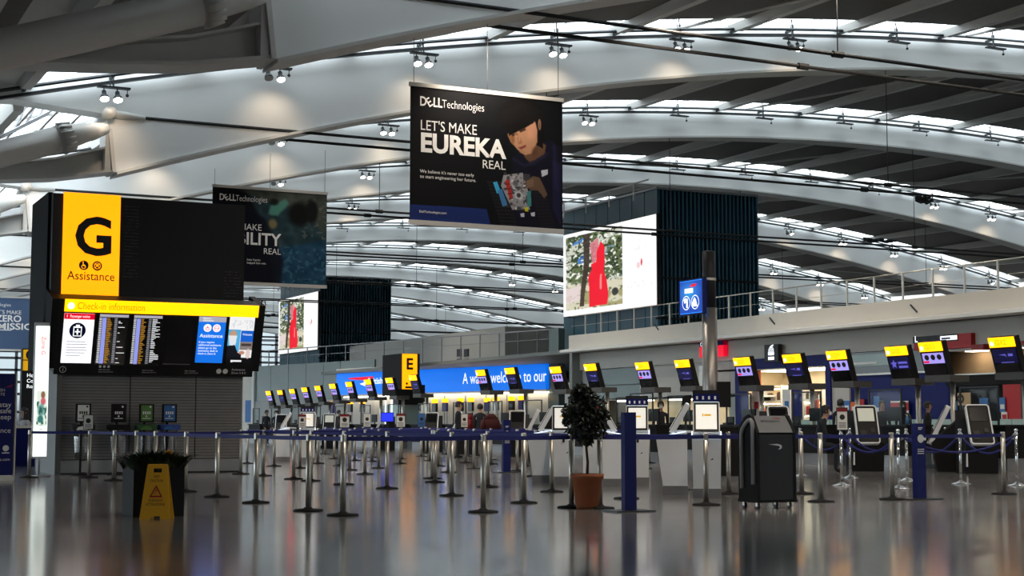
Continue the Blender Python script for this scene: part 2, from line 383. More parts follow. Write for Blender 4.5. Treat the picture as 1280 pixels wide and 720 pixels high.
def girder_meshes():
    xs = [10.65 + i * (106 - 10.65) / 44 for i in range(45)]
    g = MB(); vs = []
    for x in xs:
        t, q = ztop(x) + TOPX, zbot(x)
        vs += [(x, 0, q), (x, 0, t), (x, TH, t), (x, TH, q)]
    fs = []
    for i in range(44):
        for j in range(4): fs.append((4 * i + j, 4 * i + (j + 1) % 4, 4 * i + 4 + (j + 1) % 4, 4 * i + 4 + j))
    fs.append((176, 177, 178, 179)); g.add(vs, fs)
    z0 = ztop(10.65) + TOPX
    g.prism([(10.65, 0, 9.73), (10.65, 0, z0), (6.3, 0, ztop(6.3) + TOPX), (6.3, 0, ztop(6.3) - 0.05), (7.2, 0, 11.94), (10.2, 0, 11.72), (10.42, 0, 11.2)], (0, TH, 0))
    fb = MB()
    for i in range(44):
        a, c = xs[i], xs[i + 1]
        fb.hexa([(a, -0.14, zbot(a) - 0.1), (c, -0.14, zbot(c) - 0.1), (c, TH + 0.14, zbot(c) - 0.1), (a, TH + 0.14, zbot(a) - 0.1),
                 (a, -0.14, zbot(a)), (c, -0.14, zbot(c)), (c, TH + 0.14, zbot(c)), (a, TH + 0.14, zbot(a))])
    fb.prism([(10.50, -0.14, 9.70), (10.62, -0.14, 9.70), (10.45, -0.14, 11.2), (10.32, -0.14, 11.2)], (0, TH + 0.28, 0))
    rb = MB(); rt = MB()
    xr = [6.0 + i * 2.5 for i in range(41)]
    rb.tube([(x, -0.50, ztop(x) + 0.02) for x in xr], 0.065, 5)
    for i in range(40):
        a, c = xr[i], xr[i + 1]
        rt.bar((a, -0.42, ztop(a) - 0.22), (c, -0.42, ztop(c) - 0.22), 0.24, 0.10)
    for x in [7.5 + 2.875 * k for k in range(35)]:
        rb.box(x - 0.05, x + 0.05, -0.5, 0.0, ztop(x) - 0.05, ztop(x) + 0.05); rb.box(x - 0.02, x + 0.02, -0.53, -0.47, ztop(x), ztop(x) + 0.22)
    # lower beam, gusset and branch tube at the springing end
    lb = MB()
    P = [(10.5, 9.76, 10.62), (8.6, 9.40, 10.05), (6.8, 9.22, 9.74), (4.6, 9.05, 9.46), (2.0, 8.9, 9.2)]
    for (x0, b0, t0), (x1, b1, t1) in zip(P, P[1:]):
        lb.hexa([(x1, 0.4, b1), (x0, 0.4, b0), (x0, 0.5, b0), (x1, 0.5, b1), (x1, 0.4, t1), (x0, 0.4, t0), (x0, 0.5, t0), (x1, 0.5, t1)])
        lb.bar((x0, 0.45, b0), (x1, 0.45, b1), 1.0, 0.09); lb.bar((x0, 0.45, t0), (x1, 0.45, t1), 0.9, 0.07)
    lb.box(10.25, 10.45, -0.05, 0.95, 9.75, 11.0)
    tb = MB()
    tb.tube([(8.7, -0.75, 10.60), (-19, -0.75, 0.92)], 0.45, 20)
    cs = MB()
    cs.tube([(8.55, -0.75, 10.55), (8.62, -0.75, 10.575), (8.62, -0.75, 10.575), (8.8, -0.75, 10.64), (9.05, -0.75, 10.73), (9.06, -0.75, 10.735), (9.7, -0.6, 10.95), (10.2, -0.3, 11.15)],
            [0.46, 0.46, 0.50, 0.50, 0.42, 0.38, 0.30, 0.20], 20)
    for j in range(14):
        a = 2 * math.pi * j / 14; d = Vector((0.943, 0, 0.333)); s1 = d.cross(UY).normalized()
        c0 = Vector((8.62, -0.75, 10.575)); r0 = (s1 * math.cos(a) + UY * math.sin(a))
        cs.bar(c0 + r0 * 0.49, c0 + d * 0.42 + r0 * 0.44, 0.07, 0.12, up=r0)
    nd = MB()
    nd.tube([(10.32, -0.45, 11.72), (10.32, TH + 0.45, 11.72)], 0.20, 16)
    nd.tube([(10.32, 0.05, 11.72), (10.9, 0.0, 11.70), (11.6, 0.0, 11.68)], [0.16, 0.15, 0.08], 10)
    nd.tube([(10.32, 1.6, 11.72), (10.9, 1.6, 11.70), (11.6, 1.6, 11.68)], [0.16, 0.15, 0.08], 10)
    return g, fb, rb, rt, lb, tb, cs, nd
gm = None
for n in range(-3, 13):
    if gm is None:
        g, fb, rb, rt, lb, tb, cs, nd = girder_meshes()
        go = g.build('girder', M['girder'], ceiling); go.location = (0, YG(n), 0)
        kids = [fb.build('flange', M['flange'], go), rb.build('conduit_rail', M['dark_steel'], go), rt.build('cable_tray', M['dark_steel'], go), lb.build('springing_beam', M['tube'], go),
                tb.smooth('branch_tube', M['tube'], go), cs.smooth('tube_casting', M['tube'], go), nd.smooth('tie_anchor', M['tube'], go)]
        gm = (go, kids)
    else:
        o = gm[0].copy(); COL.objects.link(o); o.location = (0, YG(n), 0)
        for kx in gm[1]:
            c = kx.copy(); COL.objects.link(c); c.parent = o

# decking, ribs and skylight slots, bay by bay
RX = [42.0 + 5.75 * k for k in range(-6, 12)]
D0, D1 = TH, 18.0 - 1.55; DK = 0.22
def deck_mesh(x0, x1, k=3):
    m = MB()
    for i in range(k):
        a = x0 + (x1 - x0) * i / k; c = x0 + (x1 - x0) * (i + 1) / k
        za, zc = ztop(a) + DK, ztop(c) + DK
        m.hexa([(a, D0, za), (c, D0, zc), (c, D1, zc), (a, D1, za), (a, D0, za + 0.25), (c, D0, zc + 0.25), (c, D1, zc + 0.25), (a, D1, za + 0.25)])
    return m
def rib_mesh(x):
    m = MB(); z = ztop(x) + DK
    m.hexa([(x - 0.16, D0, z - 0.75), (x + 0.16, D0, z - 0.75), (x + 0.16, 17.42, z - 0.30), (x - 0.16, 17.42, z - 0.30), (x - 0.27, D0, z), (x + 0.27, D0, z), (x + 0.27, 17.95, z), (x - 0.27, 17.95, z)])
    return m
dm, rm = {}, {}
for n in range(-3, 12):
    near = 0 <= n <= 6
    if near:
        for k in range(17):
            if k == 0 and n >= 1: continue
            if k in dm: o = dm[k].copy(); COL.objects.link(o)
            else: o = dm[k] = deck_mesh(RX[k] + 0.02, RX[k + 1] - 0.02).build('deck_panel', M['deck'], ceiling)
            o.location = (0, YG(n), 0)
        for k in range(18):
            if k in rm: o = rm[k].copy(); COL.objects.link(o)
            else: o = rm[k] = rib_mesh(RX[k]).build('rib', M['rib'], ceiling)
            o.location = (0, YG(n), 0)
    else:
        if 'far' in dm: o = dm['far'].copy(); COL.objects.link(o)
        else: o = dm['far'] = tag(deck_mesh(2, RX[-1], 34).build('decking', M['deck'], ceiling), kind='stuff')
        o.location = (0, YG(n), 0)
        if 'far' in rm: o = rm['far'].copy(); COL.objects.link(o)
        else:
            q = MB()
            for x in RX: t = rib_mesh(x); q.add(t.v, t.f)
            o = rm['far'] = tag(q.build('ribbing', M['rib'], ceiling), kind='stuff')
        o.location = (0, YG(n), 0)
    if n < -2:
        if n == -3:
            q = MB()
            for i in range(41):
                a = 3 + i * 2.5; c = a + 2.5; za, zc = ztop(a) + TOPX + 0.12, ztop(c) + TOPX + 0.12
                q.quad((a, D1, za), (c, D1, zc), (c, 18.0, zc), (a, 18.0, za))
            blank = q.build('slot_light_block', M['deck'], ceiling)  # skylight shut in this unseen bay to darken the foreground
        else: blank = blank.copy(); COL.objects.link(blank)
        blank.location = (0, YG(n), 0)
        continue
    if n == -2:
        q = MB(); fr = MB()
        for i in range(41):
            a = 3 + i * 2.5; c = a + 2.5; za, zc = ztop(a) + TOPX + 0.12, ztop(c) + TOPX + 0.12
            if n == -2 and False: pass
            q.quad((a, D1, za), (c, D1, zc), (c, 18.0, zc), (a, 18.0, za))
            fr.box(a - 0.04, a + 0.04, D1, 18.0, za - 0.06, za + 0.08)
        pane = q.build('skylight_pane', M['pane'], ceiling); fro = fr.build('glazing_bar', M['girder'], ceiling)
    else:
        pane = pane.copy(); COL.objects.link(pane); fro = fro.copy(); COL.objects.link(fro)
    pane.location = fro.location = (0, YG(n), 0)

for n in (-2, -1, 0):
    if n == 0:
        m = MB(); x0, x1 = -8.0, 7.5
        m.hexa([(x0, -0.2, 10.4), (x1, -0.2, ztop(x1) + DK), (x1, 18.0, ztop(x1) + DK), (x0, 18.0, 10.4), (x0, -0.2, 10.6), (x1, -0.2, ztop(x1) + DK + 0.2), (x1, 18.0, ztop(x1) + DK + 0.2), (x0, 18.0, 10.6)])
        o = m.build('eaves_panel', M['rib'], ceiling); o.location = (0, YG(n), 0); continue
    m = MB(); x0, x1 = 1.0, 10.6
    m.hexa([(x0, D1 - 0.1, ztop(x0) + DK), (x1, D1 - 0.1, ztop(x1) + DK), (x1, 18.0, ztop(x1) + DK), (x0, 18.0, ztop(x0) + DK), (x0, D1 - 0.1, ztop(x0) + DK + 0.2), (x1, D1 - 0.1, ztop(x1) + DK + 0.2), (x1, 18.0, ztop(x1) + DK + 0.2), (x0, 18.0, ztop(x0) + DK + 0.2)])
    o = m.build('deck_panel', M['deck'], ceiling); o.location = (0, YG(n), 0)
    m = MB(); x0, x1 = -8.0, 7.5
    m.hexa([(x0, D0, 10.4), (x1, D0, ztop(x1) + DK), (x1, 18.0, ztop(x1) + DK), (x0, 18.0, 10.4), (x0, D0, 10.6), (x1, D0, ztop(x1) + DK + 0.2), (x1, 18.0, ztop(x1) + DK + 0.2), (x0, 18.0, 10.6)])
    o = m.build('eaves_panel', M['rib'], ceiling); o.location = (0, YG(n), 0)
# diagonal wind braces in the bays
br0 = None
for n, x, dx in [(0, 33.4, 1.8), (0, 49, 2.2), (1, 49.5, 1.6), (1, 58, -1.5), (1, 70, 2.4), (2, 74, 2.2), (2, 61, 1.8), (2, 86, 2.0), (3, 79, 2.0), (3, 68, 2.0), (4, 66, -2), (4, 92, 2), (5, 80, 2), (6, 80, 2)]:
    m = MB(); m.tube([(x, 17.6, ztop(x) + 0.1), (x + dx, TH + 0.1, zbot(x + dx) + 0.4)], 0.07, 6)
    o = m.build('wind_brace', M['rib'], ceiling); o.location = (0, YG(n), 0)

# horizontal tie rods of every girder, in pairs
tm = MB(); tm.tube([(10.3, 0, 11.69), (106, 0, 11.69)], 0.055, 8)
for x in (27.4, 44.6, 62, 79): tm.tube([(x - 0.18, 0, 11.69), (x + 0.18, 0, 11.69)], 0.10, 8)
t0 = None
for n in range(-2, 12):
    for dy in (0.0, 1.62):
        if t0 is None: t0 = o = tm.build('tie_rod', M['tie_steel'], ceiling)
        else: o = t0.copy(); COL.objects.link(o)
        o.location = (0, YG(n) + dy, 0)
hm = MB()
for x in (27.4, 44.6, 62, 79):
    hm.tube([(x, 0, 11.7), (x, 0, zbot(x))], 0.02, 5)
h0 = None
for n in range(0, 9):
    if h0 is None: h0 = o = tag(hm.build('tie_hanger', M['dark_steel'], ceiling), kind='stuff')
    else: o = h0.copy(); COL.objects.link(o)
    o.location = (0, YG(n), 0)

for n in range(1, 6):
    q, fr = MB(), MB()
    for i in range(8):
        a = 4.0 + i * 1.16; c = a + 1.16; za, zc = ztop(a) + DK + 0.1, ztop(c) + DK + 0.1
        q.quad((a, D0, za), (c, D0, zc), (c, D1, zc), (a, D1, za)); fr.box(a - 0.05, a + 0.05, D0, D1, za - 0.1, za + 0.05)
    for y in (4.5, 8.0, 11.5): fr.bar((4.0, y, ztop(4.0) + DK + 0.1), (13.2, y, ztop(13.2) + DK + 0.2), 0.10, 0.10)
    o = q.build('edge_pane', M['pane'], ceiling); o.location = (0, YG(n), 0); o = fr.build('edge_glazing_bar', M['rib'], ceiling); o.location = (0, YG(n), 0)
for px, py, Y, L in ((1157, 249, 52.1, 1.3), (1098, 300, 70.1, 2.4)):
    p = atY(px, py, Y); m = MB(); rr = random.Random(int(px))
    for i in range(7):
        a = -L / 2 + L * rr.random() * 0.5; c = a + L * (0.3 + 0.3 * rr.random()); dz = 0.22 * (rr.random() - 0.5)
        m.tube([(a, 0, dz), ((a + c) / 2, 0.05, dz - 0.08), (c, 0, dz + 0.04)], 0.07, 6)
    o = m.build('cable_bundle', M['dark_steel'], ceiling); o.location = p
# maintenance lattice truss glimpsed beyond the springing
m = MB()
for s in (0, 1):
    for q in (0, 1):
        m.tube([(6.4, 59 + 0.7 * s, 11.1 + 0.7 * q), (9.6, 59 + 0.7 * s, 13.1 + 0.7 * q)], 0.05, 6)
    for i in range(7):
        a = 6.4 + 3.2 * i / 7; c = 6.4 + 3.2 * (i + 1) / 7
        m.tube([(a, 59 + 0.7 * s, 11.1 + 2 * i / 7), (c, 59 + 0.7 * s, 11.8 + 2 * (i + 1) / 7)], 0.03, 5)
m.build('lattice_strut', M['grey_steel'], ceiling)

# ---- end window wall, side walls
w = struct(empty('window_1'), 'white glazed end wall with a dark grid of mullions, far down the hall', 'window')
m = MB()
for i in range(52): m.box(-40 + i * 3 - 0.22, -40 + i * 3 + 0.22, 261.9, 262.3, 0, 20)
for z in (0.2, 3, 6, 8, 10, 12, 14, 16, 18): m.box(-40, 112, 261.9, 262.35, z - 0.2, z + 0.2)
m.build('mullion_grid', M['dark_steel'], w)
m = MB(); m.quad((-40, 262.2, 0), (112, 262.2, 0), (112, 262.2, 20), (-40, 262.2, 20)); m.build('pane', M['end_pane'], w)
m = MB(); m.box(-40.4, -40, -32, 8, 0, 12.4); struct(m.build('wall_light_block', M['grey_wall']), 'unseen grey wall added beside the viewpoint to block side light', 'wall')  # solid unseen stretch added to keep facade light off the foreground
w = struct(empty('window_2'), 'glazed side facade of the hall outside the picture', 'window')
m = MB()
for i in range(36): m.box(-40.2, -40, 8 + i * 7.2 - 0.12, 8 + i * 7.2 + 0.12, 0, 12.2)
for z in (0.3, 4, 8, 12): m.box(-40.2, -40, 8, 262, z - 0.1, z + 0.1)
m.build('mullion_grid', M['dark_steel'], w)
m = MB(); m.quad((-40.1, 8, 0), (-40.1, 262, 0), (-40.1, 262, 12.2), (-40.1, 8, 12.2)); m.build('pane', M['tinted_pane'], w)
m = MB(); m.box(-41, 6, -32, 268, 12.2, 12.5); struct(m.build('trim_1', M['deck']), 'low dark roof edge over the side facade', 'trim')
m = MB(); m.box(-40, 112, -32.4, -32, 0, 20); struct(m.build('wall_back', M['pale_wall']), 'plain pale wall behind the viewpoint', 'wall')
m = MB(); m.box(110, 110.4, -32, 268, 0, 20); struct(m.build('wall_east', M['pale_wall']), 'plain pale wall closing the hall behind the mezzanine', 'wall')

# ---- mezzanine over the shops: fascia, floor, bulkhead
XB = 38.0
mz = struct(empty('wall_right'), 'cream mezzanine front with a projecting ledge above the shops', 'wall')
YB0, YB1 = 6.0, 69.6
m = MB(); m.box(XB, XB + 0.3, YB0, YB1, 4.95, 5.70); m.build('parapet', M['cream'], mz)
m = MB(); m.prism([(XB - 0.55, YB0, 4.80), (XB - 0.55, YB0, 4.93), (XB, YB0, 5.0), (XB + 0.7, YB0, 5.0), (XB + 0.7, YB0, 4.80)], (0, YB1 - YB0, 0)); m.build('ledge', M['offwhite'], mz)
m = MB(); m.box(XB + 0.65, XB + 0.8, YB0, YB1, 3.9, 4.80); m.build('bulkhead', M['pale_wall'], mz)
m = MB(); m.box(XB + 0.3, 70, YB0, 120, 4.8, 5.0); m.build('mezzanine_slab', M['mid_wall'], mz)
m = MB()
for x, y in ((818, 405), (962, 397), (1138, 381)):
    p = atX(x, y, XB - 0.02); m.bar(p, p + Vector((0, -0.35, -0.30)), 0.04, 0.05)
m.build('access_slot', M['dark_steel'], mz)

# railing on the parapet
rl = empty('balcony_railing', (0, 0, 0), 0, 'thin grey steel railing with square posts along the cream mezzanine edge', 'railing')
pm = None
ys = [YB0 + 0.5 + 1.62 * i for i in range(40)]
for y in ys:
    if y > YB1: break
    if pm is None:
        m = MB(); m.box(-0.03, 0.03, -0.03, 0.03, 0, 1.02); pm = o = m.build('post', M['steel'], rl)
    else: o = pm.copy(); COL.objects.link(o)
    o.location = (XB + 0.15, y, 5.70)
for z in (6.72, 6.2):
    m = MB(); m.tube([(XB + 0.15, YB0, z), (XB + 0.15, YB1, z)], 0.028 if z > 6.5 else 0.010, 6); m.build('rail', M['steel'], rl)

# ---- the shopfront zone behind the desks (all at x = XS)
XS = 38.8
def Yof(px, X=XS): return atX(px, 500, X).y
def seg(m, p0, p1, z0, z1, X=XS, d=0.12, mi=0):
    y0, y1 = Yof(p0, X), Yof(p1, X); m.box(X, X + d, min(y0, y1), max(y0, y1), z0, z1, mi); return m
sw = struct(empty('wall_shopfront'), 'pale shopfront wall under the mezzanine, with green glass and grey panels', 'wall')
m = MB(); seg(m, 800, 912, 2.25, 3.9); m.build('panel', M['pale_wall'], sw)
m = MB(); seg(m, 748, 800, 2.3, 3.88); m.build('glass_panel', M['green_glass'], sw)
m = MB(); seg(m, 718, 748, 0.0, 3.9, XS + 0.02); m.build('panel', M['grey_wall'], sw)
m = MB(); seg(m, 748, 800, 3.02, 3.06, XS - 0.02); m.build('glazing_bar', M['dark_steel'], sw)
m = MB(); m.box(XS - 0.6, XS + 3, YB1, YB1 + 0.3, 0, 4.8); m.build('end_panel', M['mid_wall'], sw)
m = MB(); seg(m, 748, 916, 0.0, 2.3, XS + 2.2); m.build('rear_panel', M['shop_cream'], sw)
m = MB(); m.box(XS, XS + 2.3, Yof(930), Yof(748), 2.28, 2.36); m.build('soffit', M['offwhite'], sw)
m = MB(); seg(m, 912, 919, 0, 3.9); m.build('panel', M['grey_wall'], sw)
m = MB(); seg(m, 1034, 1062, 0, 3.9); m.build('panel', M['pale_wall'], sw)
m = MB(); seg(m, 874, 881, 2.2, 3.75, XS - 0.06, 0.05); m.build('vent_strip', M['steel'], sw)
for a, c in ((815, 868),):
    m = MB(); m.box(XS + 0.9, XS + 1.3, Yof(c), Yof(a), 2.22, 2.28); m.build('strip_lamp', M['shop_lamp'], sw)
m = MB(); m.box(XS + 0.9, XS + 1.3, Yof(790), Yof(752), 2.22, 2.28); m.build('strip_lamp', M['shop_lamp'], sw)
m = MB(); m.box(44.8, 45, YB0, YB1, 0, 4.8); m.build('back_panel', M['grey_wall'], sw)

# lit gift shop seen between the check-in screens
sh = empty('airport_shop', (0, 0, 0), 0, 'brightly lit cream shop with white shelves between navy columns', 'shop')
m = MB(); seg(m, 919, 934, 0, 3.9, XS - 0.1, 0.08); m.build('column', M['navy'], sh)
m = MB(); seg(m, 989, 1001, 0, 3.6, XS - 0.05, 0.08); m.build('column', M['navy'], sh)
m = MB(); seg(m, 1032, 1038, 0, 3.6, XS - 0.1, 0.08); m.build('column', M['navy'], sh)
m = MB(); seg(m, 934, 1036, 3.45, 3.9, XS - 0.05, 0.2); m.build('header', M['navy'], sh)
ya, yb = Yof(1036), Yof(930)
m = MB(); m.box(XS + 3.0, XS + 3.1, ya - 3, yb + 3, 0, 3.5); m.build('rear_wall', M['shop_cream'], sh)
m = MB(); m.box(XS, XS + 3.1, ya - 3, yb + 3, 3.42, 3.5); m.build('shop_ceiling', M['offwhite'], sh)
for i in range(4):
    y = ya + (yb - ya) * (i + 0.5) / 4
    m = MB(); m.box(XS + 0.8, XS + 2.2, y - 0.7, y + 0.7, 3.38, 3.42); m.build('ceiling_lamp', M['shop_lamp'], sh)
m = MB(); m.box(XS + 0.1, XS + 3, ya - 0.1, ya, 0, 3.4); m.build('side_wall', M['shop_cream'], sh)
m = MB(); m.box(XS + 0.1, XS + 3, yb + 1.2, yb + 1.3, 0, 3.4); m.build('side_wall', M['shop_cream'], sh)
m = MB(); seg(m, 941, 951, 2.75, 3.45, XS + 0.25, 0.04); m.build('orange_poster', M['orange'], sh)
def shelfunit(p0, p1, zs, X, par):
    y0, y1 = Yof(p1, X), Yof(p0, X)
    f = MB()
    for z in zs: f.box(X, X + 0.45, y0, y1, z - 0.03, z + 0.03)
    for y in (y0, y1): f.box(X, X + 0.45, y - 0.04, y + 0.04, 0, zs[-1])
    u = f.build('shelf_unit', M['offwhite'], par)
    for z in zs[:-1]:
        m = MB(); m.box(X + 0.05, X + 0.1, y0, y1, z + 0.5, z + 0.54); m.build('shelf_lamp', M['shop_lamp'], u)
    return y0, y1
for (p0, p1, X) in ((952, 976, XS + 1.6), (1004, 1027, XS + 1.2)):
    y0, y1 = shelfunit(p0, p1, (0.9, 1.45, 2.1, 2.75), X, sh)
    m = MB()
# goods on the shelves: each one a thing
gmats = ['brown', 'offwhite', 'orange', 'red', 'dark_green', 'brown', 'offwhite', 'cream']
gi = 0
for (p0, p1, X) in ((952, 976, XS + 1.6), (1004, 1027, XS + 1.2)):
    y0, y1 = Yof(p1, X), Yof(p0, X)
    for zi, z in enumerate((0.9, 1.45, 2.1)):
        n = 6
        for i in range(n):
            y = y1 - (y1 - y0) * (i + 0.5) / n; h = 0.18 + 0.2 * ((i * 7 + zi * 3 + gi) % 5) / 5; ww = (y1 - y0) / n * 0.34
            m = MB(); m.box(X + 0.12, X + 0.34, y - ww, y + ww, z + 0.03, z + 0.03 + h); m.box(X + 0.16, X + 0.30, y - ww * 0.6, y + ww * 0.6, z + 0.03 + h, z + 0.06 + h)
            o = m.build('gift_box', [M[gmats[(i + zi * 2 + gi) % 8]]])
            tag(o, '%s %s gift box on the %s shelf of the %s shop shelves' % (ORD[i], gmats[(i + zi * 2 + gi) % 8].replace('_', ' ').replace('offwhite', 'white'), ['lowest', 'middle', 'top'][zi], ['plant-topped', 'orange-bag'][gi]), 'box', 'goods in the lit shop')
    gi += 1
def plant(loc, r, h, label, seed=1):
    o = empty('potted_plant', loc, 0, label, 'plant', 'plants in the lit shop'); rr = random.Random(seed)
    m = MB(); m.lathe([(r * 0.4, 0), (r * 0.55, h * 0.35), (r * 0.5, h * 0.35)], n=10); m.build('pot', M['offwhite'], o)
    m = MB()
    for i in range(70):
        a = rr.random() * 6.28; el = rr.random() * 1.5; d = Vector((math.cos(a) * math.cos(el), math.sin(a) * math.cos(el), math.sin(el)))
        c = Vector((0, 0, h * 0.4)) + d * r * (0.4 + 0.7 * rr.random()); s1 = d.cross(UZ).normalized() * r * 0.16
        m.add([c - d * r * 0.25, c + s1, c + d * r * 0.3, c - s1], [(0, 1, 2, 3)])
    tag(m.build('foliage', M['dark_green'], o, norm=False), kind='stuff')
p = atX(964, 500, XS + 0.7)
plant((XS + 0.9, Yof(964, XS + 0.9), 0.95), 0.5, 0.9, 'round dark shrub on a plinth in front of the white shop shelves', 3)
m = MB(); m.box(XS + 0.55, XS + 1.25, Yof(964, XS + 0.9) - 0.35, Yof(964, XS + 0.9) + 0.35, 0, 0.95)
tag(m.build('display_plinth', M['offwhite']), 'white display plinth under the round shrub in the lit shop', 'plinth')
for i, (px, mt, nm) in enumerate(((983, 'offwhite', 'pale pink'), (945, 'cream', 'cream'), (1018, 'orange', 'bright orange'))):
    m = MB(); X = XS + 0.5
    seg(m, px - 5, px + 5, 1.2, 2.55 if i < 2 else 2.1, X, 0.05); o = m.build('shop_poster', M[mt])
    tag(o, ['tall pale poster board with dark pictures beside the navy shop column', 'tall cream notice board at the shop entrance below the orange poster', 'bright orange poster board beside the white shelves in the lit shop'][i], 'poster')
    pp = MB(); seg(pp, px - 2.5, px + 2.5, 1.75, 2.05, X - 0.02, 0.02); pp.build('picture', M['blue_panel' if i == 0 else 'red'], o)

# blue hoarding, black upper glass, warm unit and red unit further along
hz = empty('service_desk', (0, 0, 0), 0, 'dark navy service desk with posters, mint lower glass and a black glass upper band', 'desk')
m = MB(); seg(m, 1062, 1182, 3.05, 3.9, XS + 0.05); m.build('upper_glass', M['screen_black'], hz)
m = MB(); seg(m, 1062, 1116, 3.35, 3.8, XS + 0.02, 0.02); m.build('upper_pane', M['mint_glass'], hz)
m = MB(); seg(m, 1062, 1182, 2.98, 3.05, XS - 0.05, 0.1); m.build('transom', M['steel'], hz)
m = MB(); seg(m, 1043, 1182, 1.25, 2.98, XS + 0.08); m.build('navy_band', M['navy'], hz)
m = MB(); seg(m, 1062, 1182, 0.0, 1.25, XS + 0.08); m.build('lower_band', M['navy'], hz)
gs = empty('low_glass_screen', (0, 0, 0), 0, 'row of waist-high mint glass panels in front of the shops', 'screen')
for i in range(18):
    a = 984 + i * 17.5
    m = MB(); seg(m, a + 0.5, a + 17, 0.05, 1.25, XS - 0.55, 0.04); m.build('glass_panel', M['mint_glass'], gs)
wu = empty('retail_unit', (0, 0, 0), 0, 'shop unit with a warm tan lit upper wall over a black band', 'shop')
m = MB(); seg(m, 1183, 1300, 2.85, 3.75, XS + 0.9); m.build('tan_wall', M['wood_warm'], wu)
m = MB(); m.box(XS, XS + 1.0, Yof(1300), Yof(1183), 3.72, 3.8); m.build('soffit', M['offwhite'], wu)
m = MB(); m.box(XS + 0.3, XS + 0.7, Yof(1220), Yof(1200), 3.69, 3.72); m.build('soffit_lamp', M['shop_lamp'], wu)
m = MB(); m.box(XS + 0.3, XS + 0.7, Yof(1292), Yof(1272), 3.69, 3.72); m.build('soffit_lamp', M['shop_lamp'], wu)
m = MB(); seg(m, 1183, 1300, 2.45, 2.85, XS); m.build('black_band', M['matte_black'], wu)
m = MB(); seg(m, 1183, 1300, 2.83, 2.88, XS - 0.04, 0.2); m.build('trim_strip', M['steel'], wu)
m = MB(); seg(m, 1160, 1186, 1.25, 3.9, XS + 0.04); m.build('navy_pier', M['navy'], wu)
m = MB(); seg(m, 1186, 1254, 1.25, 2.45, XS + 0.3); m.build('dark_opening', M['matte_black'], wu)
m = MB(); seg(m, 1254, 1276, 1.25, 2.45, XS - 0.02); m.build('red_panel', M['red'], wu)
m = MB(); seg(m, 1276, 1300, 1.25, 2.45, XS - 0.02); m.build('dark_panel', M['charcoal'], wu)
posters = [(1054, 1062, 1.55, 2.0, 'blue_panel', 'small blue and white notice on the navy band, behind the standing officer'),
           (1063, 1071, 1.5, 1.95, 'orange', 'small orange notice beside the blue one on the navy band'),
           (1074, 1080, 1.55, 2.05, 'red', 'narrow red notice on the navy band, next to a white slip'),
           (1092, 1099, 1.45, 2.15, 'blue_panel', 'pale blue tall notice on the navy band, right beside two seated figures'),
           (1113, 1135, 1.0, 1.95, 'offwhite', 'large white poster with a red band behind the veiled figure'),
           (1188, 1196, 1.3, 1.9, 'blue_panel', 'pale blue notice left of the tan board on the dark shopfront'),
           (1197, 1213, 1.75, 2.2, 'wood_warm', 'tan board with a black ring hung in the dark shopfront'),
           (1224, 1235, 1.5, 2.0, 'blue_panel', 'blue and white poster in the dark shopfront beside the red panel'),
           (1249, 1256, 1.5, 2.0, 'blue_panel', 'half-hidden blue notice at the edge of the red panel'),
           (1251, 1258, 1.15, 1.5, 'offwhite', 'white sheet with small red print under the red panel')]
for a, c, z0, z1, mt, lb in posters:
    lb = lb.replace('right beside', 'beside').replace(' left of ', ' next to ')
    m = MB(); seg(m, a, c, z0, z1, XS - 0.08, 0.03); o = tag(m.build('notice', M[mt]), lb, 'poster', 'notices on the shopfronts')
    q = MB(); mid = (a + c) / 2
    if 'red band' in lb: seg(q, a, c, z1 - 0.36, z1 - 0.06, XS - 0.10, 0.02); q.build('print_band', M['red'], o)
    elif 'ring' in lb:
        pc = atX(a + 4, 500, XS - 0.09); q.ring((XS - 0.1, pc.y, 1.98), UY, UZ, 0.09, 0.17); q.build('print_mark', M['sign_ink'], o)
    else: seg(q, mid - 2.4, mid + 2.4, z0 + 0.1, z0 + 0.26, XS - 0.10, 0.02); q.build('print_mark', M['offwhite' if mt != 'offwhite' else 'red'], o)

# projecting shop signs on the bulkhead
def flat_sign(name, p0, p1, ya, yb, X, d, mat, label):
    """box sign on the plane x = X between pixel columns p0, p1 and rows ya (top), yb (bottom) read at the middle column"""
    pm = (p0 + p1) / 2; zt = atX(pm, ya, X).z; zb = atX(pm, yb, X).z
    y0, y1 = Yof(p1, X), Yof(p0, X)
    m = MB(); m.box(X, X + d, y0, y1, zb, zt); o = tag(m.build(name, mat), label, 'sign')
    return o, y0, y1, zb, zt
XG = XS - 0.15
s, y0, y1, zb, zt = flat_sign('bureau_sign', 875, 905, 427, 446, XG - 0.25, 0.2, M['lit_red'], 'small red lit shop sign with a navy top strip half hidden by the steel column')
q = MB(); q.box(XG - 0.27, XG - 0.04, y0, y1, zb + (zt - zb) * 0.72, zt + 0.02); q.build('top_strip', M['navy'], s)
q = MB()
for t_, dy_, dz_, sz_ in (('Cash', y1 - 0.1, zb + (zt - zb) * 0.76, 0.22), ('Pass', y1 - 0.35, zb + (zt - zb) * 0.40, 0.28), ('fast', y1 - 0.6, zb + 0.06, 0.28), ('ort', y0 + 0.9, zb + (zt - zb) * 0.40, 0.28)):
    q = MB(); q.text(t_, (XG - 0.28, dy_, dz_), (0, -1, 0), UZ, sz_, 0.02); q.build('lettering', M['lit_white'], s)
pz = atX(962, 432, XS); pzb = atX(962, 453, XS)
y0, y1 = Yof(971, XS - 0.6), Yof(954, XS - 0.6)
m = MB(); m.box(XS - 0.5, XS - 0.3, y0, y1, pzb.z, pz.z); s = tag(m.build('globe_sign', M['charcoal']), 'square dark sign with a white globe and two white lines of text', 'sign')
q = MB(); yc = (y0 + y1) / 2; zc = pzb.z + (pz.z - pzb.z) * 0.62; R = (pz.z - pzb.z) * 0.25
